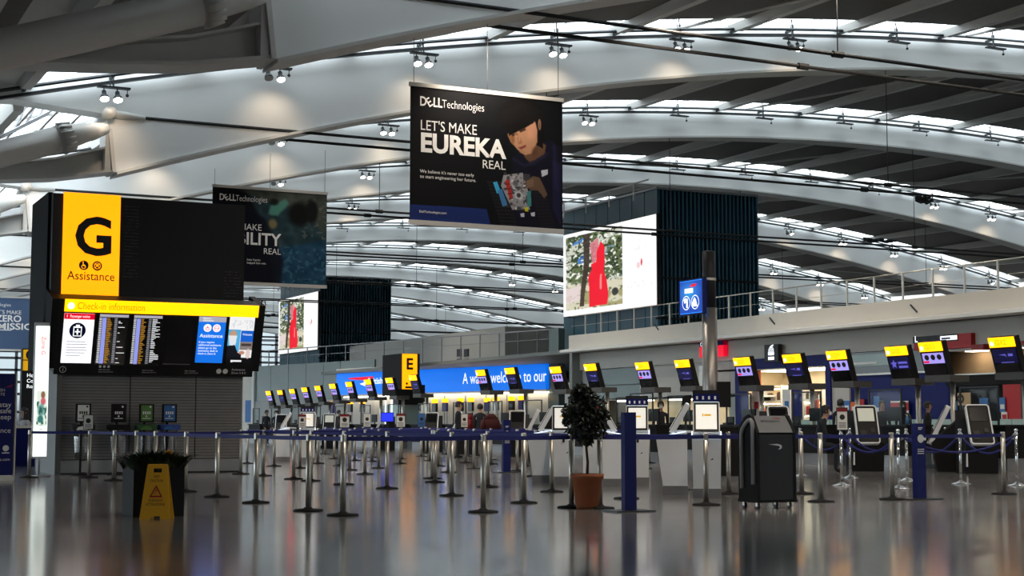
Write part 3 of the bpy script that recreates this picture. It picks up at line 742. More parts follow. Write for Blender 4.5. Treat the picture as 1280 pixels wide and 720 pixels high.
q.disc((XS - 0.505, yc, zc), UY, UZ, R * 1.05, 24)
q.bar((XS - 0.51, yc + R * 0.3, zc + R * 0.9), (XS - 0.51, yc - R * 0.9, zc + R * 1.35), 0.02, R * 0.3)
q.build('globe', M['lit_white'], s)
q = MB()
for i in (-1, 0, 1):
    w_ = R * (1.0 if i == 0 else 0.85); q.box(XS - 0.515, XS - 0.51, yc - w_, yc + w_, zc + i * R * 0.5 - R * 0.05, zc + i * R * 0.5 + R * 0.05)
    q.box(XS - 0.517, XS - 0.51, yc + i * R * 0.5 - R * 0.05, yc + i * R * 0.5 + R * 0.05, zc - w_, zc + w_)
q.build('globe_grid', M['charcoal'], s)
q = MB()
for i in (0, 1): q.box(XS - 0.515, XS - 0.5, yc - R * 1.1, yc + R * 1.1, pzb.z + 0.07 + 0.2 * i, pzb.z + 0.07 + 0.2 * i + 0.13)
q.build('text_line', M['lit_white'], s)
s, y0, y1, zb, zt = flat_sign('restaurant_sign', 1144, 1216, 418.5, 436, XG - 0.2, 0.5, M['red'], 'long red shop sign with a dark purple top board and white emblem')
q = MB(); q.box(XG - 0.24, XG - 0.2, y0 + (y1 - y0) * 0.22, y1, zb + (zt - zb) * 0.52, zt); q.build('top_board', M['charcoal'], s)
q = MB(); yy = y0 + (y1 - y0) * 0.36; q.box(XG - 0.27, XG - 0.24, yy - 0.42, yy + 0.42, zb + (zt - zb) * 0.60, zt - 0.05); q.build('emblem', M['lit_white'], s)
q = MB(); q.box(XG - 0.29, XG - 0.27, yy - 0.1, yy + 0.34, zb + (zt - zb) * 0.66, zt - 0.11); q.build('emblem_field', M['navy'], s)
q = MB(); q.text('L', (XG - 0.25, y1 - 0.1, zb + (zt - zb) * 0.6), (0, -1, 0), UZ, 0.33, 0.02)
q.text('nds', (XG - 0.22, yy + 1.35, zb + 0.10), (0, -1, 0), UZ, 0.42, 0.02); q.build('lettering', M['lit_white'], s)
s, y0, y1, zb, zt = flat_sign('red_fascia_sign', 1216, 1231, 430.5, 437, XG - 0.2, 0.4, M['deep_red'], 'short low deep red fascia at the end of the long red sign')
s, y0, y1, zb, zt = flat_sign('pink_fascia_sign', 1271, 1284, 426, 431, XG - 0.2, 0.4, M['deep_red'], 'dull red strip of a shop sign behind the end check-in screen')
m = MB(); p = atX(797, 425, XG); 

# ---- dark glass towers with LED walls
def tower(Y0, Y1, label, key):
    X0, X1, Z0, Z1 = 45.0, 51.9, 4.9, 14.35
    t = empty('glass_tower', (0, 0, 0), 0, label, 'tower')
    m = MB(); m.box(X0 + 0.2, X1, Y0 + 0.25, Y1, Z0, Z1 - 0.05); m.build('core', M['tower_dark'], t)
    # teal glazing on the long face
    for i in range(8):
        a = Y0 + (Y1 - Y0) * i / 8; c = Y0 + (Y1 - Y0) * (i + 1) / 8
        m = MB(); m.box(X0 + 0.05, X0 + 0.18, a + 0.03, c - 0.03, Z0, Z1); m.build('glass_panel', M['teal_glass'], t)
    # vertical fins with cross bands on the short face
    nf = 26; fin = None
    for i in range(nf):
        x = X0 + 0.15 + (X1 - X0 - 0.15) * i / (nf - 1)
        if fin is None:
            m = MB(); m.box(-0.05, 0.05, -0.12, 0.14, Z0, Z1); fin = o = m.build('fin', M['teal_glass'], t)
        else: o = fin.copy(); COL.objects.link(o)
        o.location = (x, Y0 + 0.1, 0)
    for z in (11.75, 9.3, 7.0):
        m = MB(); m.box(X0, X1, Y0 - 0.04, Y0 + 0.2, z - 0.06, z + 0.06); m.build('cross_band', M['matte_black'], t)
    m = MB(); m.box(X0 - 0.05, X1 + 0.05, Y0 - 0.08, Y1, Z1, Z1 + 0.12); m.build('roof_edge', M['grey_steel'], t)
    m = MB()
    for i in range(4):
        y = Y0 + (Y1 - Y0) * (0.15 + 0.25 * i); m.tube([(X0 - 0.5, y, Z1 - 0.5), (X0 - 0.5, y, Z1 + 0.55)], 0.05, 6)
    m.tube([(X0 - 0.5, Y0, Z1 + 0.5), (X0 - 0.5, Y1, Z1 + 0.5)], 0.05, 6); m.build('roof_rail', M['offwhite'], t)
    # lit LED wall (flat picture) on the long face
    zt, zb = (12.85, 7.72) if key == 0 else (13.0, 7.75)
    fr = MB(); fr.box(X0 - 0.28, X0 - 0.02, Y0 - 0.45, Y1 - 0.62, zb - 0.03, zt + 0.03); lw = fr.build('led_wall', M['screen_black'], t)
    P = Pic(240, 150, (1, 1, 1))
    a0, a1, b0, b1 = 0.035, 0.66, 0.05, 0.93
    P.poly([(a0, b0 + 0.02), (a1, b0), (a1, b1), (a0, b1)], c8('cfd2c4'))
    P.noise(9, 1.0, 5, (a0, b0, a1, 0.66), c8('5c6a44'), 0.5); P.noise(9, 0.9, 11, (a0, b0, 0.24, 0.40), c8('3d77c8'), 0.62); P.noise(9, 0.85, 12, (0.45, 0.25, a1, 0.6), c8('8fbbe0'), 0.6)
    P.noise(26, 1.0, 6, (a0, b0, a1, 0.64), c8('35452a'), 0.60); P.noise(60, 1.0, 8, (a0, b0, a1, 0.66), c8('1c2716'), 0.66); P.noise(48, 1.0, 15, (a0, 0.08, a1, 0.66), c8('eef0e6'), 0.68); P.noise(90, 0.9, 16, (a0, 0.05, a1, 0.66), c8('7f8b60'), 0.72)
    P.poly([(a0, 0.62), (a1, 0.64), (a1, b1), (a0, b1)], c8('d9d2b4'), 0.7, 2); P.noise(14, 0.8, 21, (a0, 0.64, a1, b1), c8('9a9460'), 0.6); P.noise(50, 0.8, 22, (a0, 0.72, a1, b1), c8('5f6238'), 0.68)
    P.poly([(a0, 0.68), (0.2, 0.64), (0.2, 0.82), (a0, 0.85)], c8('e6d3d6'), 0.8, 2)
    P.poly([(0.235, b0), (0.31, b0), (0.30, 0.45), (0.25, 0.75), (0.24, 0.9), (0.19, 0.9), (0.215, 0.6), (0.24, 0.4)], c8('3a2d26'), 0.9)
    P.poly([(0.31, 0.18), (0.40, 0.12), (0.41, 0.3), (0.36, 0.42), (0.33, 0.40)], c8('d87a86'), 0.9)          # raised arms
    P.poly([(0.385, 0.28), (0.43, 0.17), (0.47, 0.24), (0.47, 0.45), (0.46, 0.52), (0.49, 0.62), (0.51, 0.80), (0.495, 0.91), (0.30, 0.92), (0.30, 0.70), (0.29, 0.56), (0.33, 0.48), (0.32, 0.42), (0.38, 0.40)], c8('f0172f'))
    P.poly([(0.42, 0.55), (0.44, 0.56), (0.435, 0.74), (0.415, 0.72)], c8('f7a9a0'), 0.8)
    P.ell(0.58, 0.78, 0.04, 0.05, c8('2a2b30'), 0.9)
    P.ell(0.852, 0.50, 0.010, 0.045, c8('d02030'), 0.8); P.ell(0.82, 0.53, 0.02, 0.04, c8('f3c7cc'), 0.8)
    P.noise(40, 0.14, 31, (0.78, 0.2, 0.9, 0.36), c8('b0b0b4'), 0.5); P.noise(60, 0.16, 33, (0.70, 0.70, 0.96, 0.77), c8('a8a8b0'), 0.5)
    P.build('led_picture', (X0 - 0.30, Y1 - 0.65, zt), (0, Y0 - 0.42 - Y1 + 0.65, 0), (0, 0, zb - zt), M['led'], lw)
    return t
tower(72.0, 83.2, 'large dark blue glass tower with a wide lit picture wall of a red dress', 0)
tower(129.5, 141.2, 'distant black tower with a narrow lit picture wall, beyond the seabed banner', 1)

# ---- far white box rooms on the mezzanine
bx = struct(empty('wall_north'), 'pale grey box rooms standing on the mezzanine behind the blue banner', 'wall')
m = MB(); m.box(47, 53.5, 95.5, 127, 4.8, 7.95); m.build('box_room', M['pale_wall'], bx)
m = MB(); m.box(53.5, 64, 88, 110, 4.8, 7.7); m.build('box_room', M['pale_wall'], bx)
m = MB()
for px, py in ((574, 441), (583, 441), (574, 453), (583, 453)):
    p = atX(px, py, 46.95); m.box(46.9, 47, p.y - 0.35, p.y + 0.35, p.z - 0.28, p.z + 0.28)
m.build('vent', M['dark_steel'], bx)

# ---- angled rear check-in wall with the lit blue banner
PR, PL = Vector((44.3, 82.5, 0)), Vector((39.3, 105.7, 0))
DW = (PL - PR).normalized(); NW = Vector((-DW.y, DW.x, 0)) * -1
if NW.x > 0: NW = -NW
def onW(px):                                           # distance along the angled wall for a pixel column
    d = ray(px, 500); A = np.array([[d.x, -DW.x], [d.y, -DW.y]]); s = np.linalg.solve(A, np.array([PR.x, PR.y])); return float(s[1])
def wallbox(m, p0, p1, z0, z1, off=0.0, d=0.15, mi=0):
    a, c = onW(p0), onW(p1); o = PR + DW * a + NW * off + UZ * z0
    m.slab(o, DW * (c - a), UZ * (z1 - z0), NW * d, mi); return m
ww = struct(empty('wall_rear'), 'angled grey green glass wall behind the far check-in desks', 'wall')
m = MB(); wallbox(m, 691, 703, 0, 7.0, -0.2, 0.5); m.build('green_pier', M['green_glass'], ww)
for a, c in zip((321, 340, 362, 384, 406, 427), (340, 362, 384, 406, 427, 470)):
    m = MB(); wallbox(m, a + 0.2, c - 0.2, 2.9, 5.75); m.build('glass_panel', M['green_glass'], ww)
m = MB(); wallbox(m, 321, 470, 0, 2.9); m.build('lower_panel', M['grey_wall'], ww)
m = MB(); wallbox(m, 470, 691, 0, 3.1); m.build('lower_panel', M['pale_wall'], ww)
m = MB(); wallbox(m, 318, 321, 0, 5.7, 0, 0.3); m.build('white_edge', M['offwhite'], ww)
m = MB(); wallbox(m, 293, 318, 0, 5.5, -0.5, 0.3); m.build('cream_end', M['cream'], ww)
m = MB(); wallbox(m, 306, 317, 1.2, 3.0, -0.15, 0.1); m.build('blue_door', M['blue_panel'], ww)
m = MB(); wallbox(m, 427, 691, 4.86, 5.15, -0.2, 0.7); m.build('ledge', M['offwhite'], ww)
m = MB(); wallbox(m, 470, 691, 4.4, 4.86, -0.1, 0.1); m.build('upper_panel', M['pale_wall'], ww)
m = MB(); wallbox(m, 437, 691, 3.0, 3.06, 0.25, 0.3); m.build('strip_lamp', M['shop_lamp'], ww)
for k in range(9):
    a = 480 + k * 26
    m = MB(); wallbox(m, a, a + 0.5, 0, 3.0, 0.15, 0.05); m.build('joint_fin', M['mid_wall'], ww)
wr = empty('terrace_railing', (0, 0, 0), 0, 'thin grey railing on top of the far green glass wall', 'railing')
for px in range(330, 690, 24):
    m = MB(); wallbox(m, px, px + 0.5, 5.15 if px > 427 else 5.75, 7.0, -0.4, 0.06); m.build('post', M['grey_steel'], wr)
m = MB(); wallbox(m, 325, 691, 6.98, 7.05, -0.4, 0.06); m.build('rail', M['grey_steel'], wr)
m = MB(); wallbox(m, 325, 691, 6.4, 6.43, -0.4, 0.03); m.build('rail', M['grey_steel'], wr)
bn = empty('welcome_banner', (0, 0, 0), 0, 'long lit blue wall banner with white welcome lettering and a red ribbon', 'sign')
m = MB(); wallbox(m, 427.5, 690, 3.22, 4.82, 0.2, 0.3); m.build('light_box', M['banner_blue'], bn)
m = MB(); wallbox(m, 426.5, 691, 3.15, 3.22, 0.18, 0.36); wallbox(m, 426.5, 691, 4.82, 4.88, 0.18, 0.36); m.build('frame', M['grey_steel'], bn)
oW = lambda px, z: PR + DW * onW(px) + NW * 0.52 + UZ * z
m = MB(); L = (oW(586, 0) - oW(691, 0)).length
m.text('A warm welcome to our', oW(586, 3.72), -DW, UZ, 1.05, 0.0, fit=L); m.build('lettering', M['lit_white'], bn)
m = MB(); L2 = (oW(467, 0) - oW(512, 0)).length; m.text('British Airways', oW(467, 3.95), -DW, UZ, 0.62, 0.01, fit=L2); m.build('lettering', M['lit_white'], bn)
m = MB(); a = oW(443, 4.45); c = oW(474, 4.5); m.add([a, c, c - UZ * 0.33, a - UZ * 0.1], [(0, 1, 2, 3)]); m.build('red_ribbon', M['lit_red'], bn)
m = MB(); a = oW(457, 3.98); c = oW(469, 4.18); m.add([a, c, oW(469, 3.86), oW(463, 3.82)], [(0, 1, 2, 3)]); m.build('white_ribbon', M['lit_white'], bn)

# ================================================================== ZONE PYLON (G)
YP = 33.7
pg = empty('zone_pylon', (0, 0, 0), 0, 'tall dark zone pylon with a lit yellow G panel above an information screen', 'information pylon')
x0, x1, yb_ = 5.83, 9.9, 36.2
m = MB(); m.box(x0 + 0.03, x1 - 0.03, YP + 0.04, yb_, 0, 3.6); m.build('core', M['charcoal'], pg)
cols = [x0, 7.33, 8.80, x1]
for a, c in zip(cols, cols[1:]):
    m = MB()
    n = 30
    for i in range(n):
        z = 0.32 + i * 1.95 / n; m.hexa([(a + 0.012, YP - 0.005, z), (c - 0.012, YP - 0.005, z), (c - 0.012, YP + 0.04, z), (a + 0.012, YP + 0.04, z),
            (a + 0.012, YP + 0.02, z + 0.058), (c - 0.012, YP + 0.02, z + 0.058), (c - 0.012, YP + 0.04, z + 0.058), (a + 0.012, YP + 0.04, z + 0.058)])
    tag(m.build('louvre_panel', M['slat'], pg), kind='stuff')
m = MB(); m.box(x0, x1, YP - 0.01, YP + 0.05, 0.03, 0.30); m.build('kick_plate', M['grey_steel'], pg)
m = MB(); m.box(x0 - 0.09, x0 + 0.03, YP - 0.04, yb_, 0, 3.4); m.build('corner_post', M['post_grey'], pg)
# upper black box
m = MB(); m.box(5.56, 9.86, YP, 36.1, 3.5, 6.13); m.build('upper_box', M['charcoal'], pg)
m = MB(); m.box(5.50, 5.60, YP + 0.25, 36.15, 2.3, 6.18); m.build('side_panel', M['matte_black'], pg)
m = MB(); m.box(5.78, 7.01, YP - 0.06, YP, 3.79, 6.16); yp = m.build('yellow_panel', M['yellow_lit'], pg)
m = MB(); m.box(7.03, 9.86, YP - 0.04, YP, 3.9, 6.12); bp = m.build('black_panel', M['black'], pg)
fy = YP - 0.065
m = MB(); m.text('G', (6.42, fy, 4.82), UX, UZ, 1.16, 0.028, align='c'); m.build('letter', M['sign_ink'], yp)
m = MB(); m.text('Assistance', (6.40, fy, 4.24), UX, UZ, 0.27, 0.004, fit=1.02, align='c'); m.build('lettering', M['sign_ink'], yp)
m = MB()
for x in (6.24, 6.53): m.disc((x, fy, 4.56), UX, UZ, 0.105, 20)
m.build('icon_disc', M['sign_ink'], yp)
m = MB(); fy2 = fy - 0.004
m.ring((6.235, fy2, 4.53), UX, UZ, 0.035, 0.048, 14); m.bar((6.225, fy2, 4.62), (6.225, fy2, 4.55), 0.002, 0.016, up=UX); m.bar((6.225, fy2, 4.555), (6.275, fy2, 4.545), 0.002, 0.014); m.disc((6.222, fy2, 4.635), UX, UZ, 0.013, 8)
m.ring((6.53, fy2, 4.56), UX, UZ, 0.06, 0.072, 16); m.bar((6.47, fy2, 4.51), (6.59, fy2, 4.61), 0.002, 0.014); m.bar((6.47, fy2, 4.61), (6.59, fy2, 4.51), 0.002, 0.014); m.disc((6.53, fy2, 4.58), UX, UZ, 0.02, 8)
m.build('icon_mark', M['yellow_lit'], yp)
# faint dot-matrix points on the black panel
m = MB(); rr = random.Random(4)
for i in range(9):
    for j in range(22):
        x = 7.12 + 0.035 * i; z = 4.35 + 0.075 * j
        if rr.random() < 0.8: m.box(x, x + 0.008, YP - 0.045, YP - 0.04, z, z + 0.008)
for i in range(12):
    for j in range(9):
        x = 9.4 + 0.035 * i; z = 4.0 + 0.07 * j
        if rr.random() < 0.7: m.box(x, x + 0.008, YP - 0.045, YP - 0.04, z, z + 0.008)
tag(m.build('dot_matrix', M['grey_steel'], bp), kind='stuff')
# tilted information screen housing
O = Vector((5.64, 33.05, 3.76)); BL = Vector((5.52, 33.62, 2.17)); UW = Vector((4.42, 0, 0)); VD = Vector((0, 0.52, -1.60))
ND = UX.cross(VD).normalized(); ND = ND if ND.y < 0 else -ND
vd = VD.normalized(); HL = VD.length
m = MB(); m.slab(O - UX * 0.0, UW, VD, -ND * 0.45); ih = m.build('screen_housing', M['black'], pg)
for q_ in (O + UW, O - UX * 0.14):
    m = MB(); m.slab(q_, UX * 0.14, VD * 0.92, -ND * 0.9); m.build('housing_end', M['matte_black'], pg)
m = MB()
for s in (0, 1):
    m.tube([O + UW + UX * 0.03 + Vector((0, -0.02, 0.0)), O + UW + UX * 0.03 + Vector((0, -0.05, 0.10)), O + UW + UX * 0.10 + Vector((0, -0.05, 0.12)), O + UW + UX * 0.14 + Vector((0, 0, 0.02))], 0.015, 6)
m.build('lifting_loop', M['dark_steel'], pg)
S = lambda a, q, n=0.012: O + UX * a + vd * q + ND * n             # a metres across, q metres down the face
def facebox(m, a, c, q0, q1, n0=0.0, n1=0.012, mi=0): m.slab(S(a, q0, n0), UX * (c - a), vd * (q1 - q0), ND * (n1 - n0), mi); return m
m = MB(); facebox(m, 0.12, 4.40, 0.0, 0.27, 0, 0.03); ys_ = m.build('yellow_strip', M['yellow_bright'], ih)
m = MB(); m.text('Check-in information', S(0.38, 0.205, 0.035), UX, -vd, 0.225, 0.002, fit=1.45); m.build('lettering', M['amber_ink'], ih)
m = MB(); m.disc(S(0.25, 0.14, 0.034), UX, vd, 0.075, 16); m.build('icon_disc', M['lit_white'], ih)
# passenger notice
A0 = 0.13
m = MB(); facebox(m, A0, A0 + 0.64, 0.31, 1.42); n1 = m.build('white_screen', M['lit_white'], pg)
m = MB(); facebox(m, A0, A0 + 0.64, 0.31, 0.44, 0.013, 0.016); m.build('red_header', M['lit_red'], n1)
m = MB(); m.text('Passenger notice', S(A0 + 0.12, 0.40, 0.018), UX, -vd, 0.085, 0.002, fit=0.42); m.text('i', S(A0 + 0.05, 0.40, 0.018), UX, -vd, 0.1, 0.003); m.build('lettering', M['lit_white'], n1)
m = MB(); m.disc(S(A0 + 0.30, 0.69, 0.014), UX, vd, 0.175, 28); m.build('badge', M['navy'], n1)
m = MB(); facebox(m, A0 + 0.21, A0 + 0.39, 0.60, 0.82, 0.015, 0.018); facebox(m, A0 + 0.26, A0 + 0.34, 0.56, 0.61, 0.015, 0.018); m.build('clipboard', M['lit_white'], n1)
m = MB(); facebox(m, A0 + 0.23, A0 + 0.37, 0.63, 0.80, 0.019, 0.021); m.build('clipboard_page', M['navy'], n1)
m = MB(); facebox(m, A0 + 0.285, A0 + 0.315, 0.65, 0.78, 0.022, 0.024); facebox(m, A0 + 0.245, A0 + 0.355, 0.70, 0.73, 0.022, 0.024); m.build('cross', M['lit_white'], n1)
m = MB()
for i, (q, wd) in enumerate(((0.93, 0.40), (0.99, 0.44), (1.06, 0.42), (1.12, 0.44), (1.18, 0.40), (1.24, 0.3))): facebox(m, A0 + 0.09, A0 + 0.09 + wd, q, q + 0.018, 0.013, 0.015)
m.build('text_line', M['lit_text_grey'], n1)
# departure lists
for li, A in enumerate((0.86, 1.60)):
    m = MB(); facebox(m, A, A + 0.64, 0.31, 1.45, 0.0, 0.008); dl = m.build('flight_list', M['screen_black'], pg)
    m = MB(); facebox(m, A + 0.02, A + 0.64, 0.31, 0.37, 0.009, 0.012); m.build('list_header', M['lit_text_grey'], dl)
    mw, mb_, ma, mg = MB(), MB(), MB(), MB(); rr = random.Random(li + 3)
    facebox(mb_, A + 0.085, A + 0.17, 0.39, 1.42, 0.009, 0.011)
    for i in range(32):
        q = 0.395 + i * 0.0322; h = 0.0105
        facebox(mw, A + 0.02, A + 0.075, q, q + h, 0.009, 0.012)
        facebox(ma, A + 0.185, A + 0.225 + rr.random() * 0.07, q, q + h, 0.009, 0.012)
        facebox(mg, A + 0.345, A + 0.405, q, q + h, 0.009, 0.012)
        if (rr.random() < 0.45) if li == 0 else (rr.random() < 0.85): facebox(mw, A + 0.43, A + 0.47 + rr.random() * 0.16, q, q + h, 0.009, 0.012)
    for q, nm, mt in ((mw, 'flight_times', 'lit_white'), (mb_, 'airline_column', 'lit_periwinkle'), (ma, 'destinations', 'lit_amber'), (mg, 'desk_column', 'lit_text_grey')):
        tag(q.build(nm[:-1] if nm.endswith('s') else nm, M[mt], dl), kind='stuff')
m = MB(); facebox(m, 2.34, 2.96, 0.31, 1.45, 0, 0.006); bs = m.build('blank_screen', M['screen_black'], pg)
m = MB(); facebox(m, 2.34, 2.96, 1.40, 1.415, 0.006, 0.01); m.build('screen_edge', M['grey_steel'], bs)
A = 3.06
m = MB(); facebox(m, A, A + 0.62, 0.29, 1.36); bs = m.build('blue_screen', M['lit_blue'], pg)
m = MB(); facebox(m, A, A + 0.62, 0.29, 0.41, 0.013, 0.016); m.build('grey_header', M['lit_text_grey'], bs)
m = MB(); 
for dx in (0.21, 0.42): m.disc(S(A + dx, 0.55, 0.014), UX, vd, 0.09, 20)
m.text('Check-in', S(A + 0.09, 0.345, 0.018), UX, -vd, 0.05, 0.002); m.text('information', S(A + 0.09, 0.395, 0.018), UX, -vd, 0.05, 0.002)
m.text('Assistance', S(A + 0.05, 0.77, 0.014), UX, -vd, 0.12, 0.004, fit=0.52)
for i, t in enumerate(('If you require', 'additional assistance', 'please go to the', 'assistance desk in', 'check-in Zone A.')): m.text(t, S(A + 0.04, 0.90 + 0.067 * i, 0.014), UX, -vd, 0.065, 0.0025, fit=[0.36, 0.52, 0.42, 0.45, 0.42][i])
m.build('lettering', M['lit_white'], bs)
m = MB(); q = S(A + 0.21, 0.55, 0.017); m.ring(q + vd * 0.02, UX, vd, 0.03, 0.045, 14); m.bar(q - vd * 0.05, q + vd * 0.01, 0.015, 0.004, up=ND); q = S(A + 0.42, 0.55, 0.017); m.ring(q, UX, vd, 0.05, 0.062, 14); m.bar(q - UX * 0.05, q + UX * 0.05, 0.012, 0.004, up=ND)
m.build('icon_mark', M['lit_red'], bs)
A = 3.76
P = Pic(64, 110, c8('ffffff')); P.noise(30, 0.25, 4, (0.1, 0.06, 0.95, 0.26), c8('9aa2b8'), 0.6)
P.poly([(0, 0.27), (0.48, 0.27), (0.48, 0.75), (0, 0.75)], c8('55b4e8')); P.poly([(0.5, 0.29), (1, 0.29), (1, 0.53), (0.5, 0.53)], c8('1766d8'))
P.poly([(0.5, 0.53), (1, 0.53), (1, 0.7), (0.5, 0.7)], c8('8f8480')); P.poly([(0.55, 0.56), (0.95, 0.56), (0.95, 0.62), (0.55, 0.62)], c8('453d3c'))
P.ell(0.20, 0.40, 0.17, 0.13, c8('caa084')); P.poly([(0.02, 0.40), (0.36, 0.40), (0.33, 0.60), (0.1, 0.64)], c8('f3f5f8'), 0.95, 1)
P.poly([(0, 0.62), (0.3, 0.6), (0.45, 0.76), (0.6, 0.80), (0.6, 1), (0, 1)], c8('14161f')); P.poly([(0, 0.86), (1, 0.86), (1, 1), (0, 1)], c8('0c0c12'))
P.ell(0.6, 0.76, 0.13, 0.045, c8('c98f78')); P.ell(0.85, 0.78, 0.10, 0.12, c8('e9d4cf')); P.poly([(0.2, 0.92), (0.62, 0.915), (0.62, 0.955), (0.2, 0.96)], c8('ffffff'))
P.build('picture_screen', S(A, 0.27, 0.014), UX * 0.58, vd * 1.10, M['screen_print'], pg)
m = MB(); m.text('Welcome', S(A + 0.33, 0.70, 0.018), UX, -vd, 0.07, 0.003, fit=0.22); m.build('lettering', M['lit_white'], pg)
m = MB(); m.ring(S(0.19, 1.57, 0.01), UX, vd, 0.062, 0.072, 20); m.text('i', S(0.19, 1.61, 0.01), UX, -vd, 0.12, 0.004, align='c'); m.build('info_mark', M['white_ink'], ih)
for a_ in (0.95, 1.9, 2.85):
    m = MB()
    for i, t in enumerate(('Flight information', 'Zones A B C D E F G')): m.text(t, S(a_, 1.57 + 0.05 * i, 0.01), UX, -vd, 0.035, 0.001)
    m.build('footer_lettering', M['white_ink'], ih)
for i in range(3):
    m = MB(); m.disc(S(0.98 + 0.09 * i, 1.49, 0.01), UX, vd, 0.03, 12); m.build('footer_icon', M['white_ink'], ih)
m = MB(); m.text('Assistance', S(3.92, 1.535, 0.01), UX, -vd, 0.075, 0.002); m.text('Zones A B C', S(3.92, 1.61, 0.01), UX, -vd, 0.065, 0.002); m.build('footer_lettering', M['white_ink'], ih)
for dx in (3.63, 3.78):
    m = MB(); m.disc(S(dx, 1.555, 0.01), UX, vd, 0.06, 16); m.build('footer_icon', M['white_ink'], ih)

# tall lit advertising box standing at the pylon's near side
lb = empty('light_box_stand', (0, 0, 0), 0, 'tall narrow white light box with a small flower print, beside the zone pylon', 'light box')
L0 = atY(43, 575, 32.3); 
xa, xb = atY(44, 500, 32.3).x, atY(60, 500, 32.3).x
m = MB(); m.box(xa, xb, 32.3, 32.45, 0.42, 3.12); m.build('lit_face', M['lightbox'], lb)
m = MB(); m.box(xa - 0.02, xb + 0.02, 32.46, 32.55, 0.38, 3.2); m.tube([((xa + xb) / 2, 32.45, 0), ((xa + xb) / 2, 32.45, 0.4)], 0.03, 8); m.lathe([(0.24, 0), (0.24, 0.02), (0.05, 0.035)], ((xa + xb) / 2, 32.45, 0), 20); m.build('frame', M['grey_steel'], lb)
P = Pic(30, 60, c8('f0fff0')); P.ell(0.6, 0.12, 0.22, 0.12, c8('9a6b52')); P.ell(0.62, 0.30, 0.26, 0.12, c8('e06a78')); P.ell(0.45, 0.55, 0.4, 0.22, c8('4f8f8a'), 0.9, 0.5); P.noise(12, 0.9, 3, (0, 0.3, 1, 0.95), c8('2f5f50'), 0.6); P.ell(0.4, 0.8, 0.3, 0.12, c8('3f7f77'))
P.build('flower_print', (xa + 0.03, 32.295, 2.02 - 0.25), (xb - xa - 0.05, 0, 0), (0, 0, -0.72), M['screen_print'], lb)
m = MB(); m.text('Zone G', (xa + 0.10, 32.295, 2.9), (0, 0, -1), UX, 0.12, 0.003); m.build('lettering', M['lit_red'], lb)
m = MB()
for z in (0.92, 0.97, 1.05): m.box(xa + 0.1, xb - 0.1, 32.292, 32.298, z, z + 0.02)
m.build('text_line', M['lit_text_grey'], lb)

# small dark zone sign with yellow header behind the light box
zs = empty('zone_sign', (0, 0, 0), 0, 'black upright sign with a yellow zone D header behind the light box', 'sign')
YZ = 60.0
xa, xb = atY(27, 480, YZ).x, atY(49, 480, YZ).x; zt, zm, zl = atY(27, 437, YZ).z, atY(27, 450, YZ).z, atY(27, 463, YZ).z
m = MB(); m.box(xa, xb, YZ, YZ + 0.4, 0, zt + 0.05); m.build('body', M['black'], zs)
m = MB(); m.box(xa + 0.03, xb, YZ - 0.03, YZ, zm + 0.02, zt); m.build('yellow_header', M['yellow_print'], zs)
m = MB(); m.box(xa + 0.03, xb, YZ - 0.03, YZ, zl, zm - 0.02); m.build('yellow_header', M['yellow_print'], zs)
m = MB(); m.disc((xa + 0.26, YZ - 0.035, (zt + zm) / 2), UX, UZ, 0.14, 18, ry=0.18); m.text('D', (xa + 0.45, YZ - 0.035, zm + 0.1), UX, UZ, 0.3, 0.005); m.text('Zone', (xa + 0.3, YZ - 0.035, zl + 0.12), UX, UZ, 0.16, 0.003); m.build('lettering', M['sign_ink'], zs)
m = MB()
for i, t in enumerate(('Hotels', 'Coach', 'Road')): m.text(t, (xa + 0.18, YZ - 0.01, zl - 0.25 - 0.21 * i), UX, UZ, 0.2, 0.008)
m.build('lettering', M['lit_white'], zs)

# navy safety board at the picture's edge side
sb = empty('safety_board', (0, 0, 0), 0, 'big navy free-standing board with small white advice text and a silver edge post', 'notice board')
YS = 30.7
xb = atY(16.5, 540, YS).x; xa = xb - 1.05; zt = atY(10, 467, YS).z
m = MB(); m.box(xa, xb, YS, YS + 0.08, 0.10, zt); m.build('panel', M['navy'], sb)
m = MB(); m.tube([(xb + 0.03, YS + 0.04, 0), (xb + 0.03, YS + 0.04, zt)], 0.03, 8); m.tube([(xa - 0.03, YS + 0.04, 0), (xa - 0.03, YS + 0.04, zt)], 0.03, 8); m.box(xa, xb, YS - 0.15, YS + 0.2, 0, 0.09); m.build('stand', M['steel'], sb)
for z, t, sz in ((1.42, 'stay', 0.14), (1.30, 'safe', 0.14), (1.18, 'keep', 0.14), (0.92, 'distance', 0.14), (0.38, 'ba.com', 0.08)):
    m = MB(); m.text(t, (xb - 0.05, YS - 0.004, z), UX, UZ, sz, 0.002, align='r'); m.build('advice_text', M['white_ink'], sb)
for z, t in ((1.72, 'BRITISH'), (1.64, 'AIRWAYS')):
    m = MB(); m.text(t, (xb - 0.18, YS - 0.004, z), UX, UZ, 0.08, 0.002, align='r'); m.build('logo_text', M['white_ink'], sb)
for dx, z, r in ((0.13, 0.62, 0.06), (0.28, 0.60, 0.04)):
    m = MB(); m.disc((xb - dx, YS - 0.004, z), UX, UZ, r, 16); m.build('icon_disc', M['white_ink'], sb)
m = MB(); m.box(xb - 0.2, xb - 0.06, YS - 0.006, YS, 0.52, 0.54); m.build('icon_bar', M['white_ink'], sb)
m = MB(); m.add([(xb - 0.18, YS - 0.005, 1.80), (xb - 0.02, YS - 0.005, 1.86), (xb - 0.06, YS - 0.005, 1.81)], [(0, 1, 2)]); m.build('ribbon_mark', M['red'], sb)

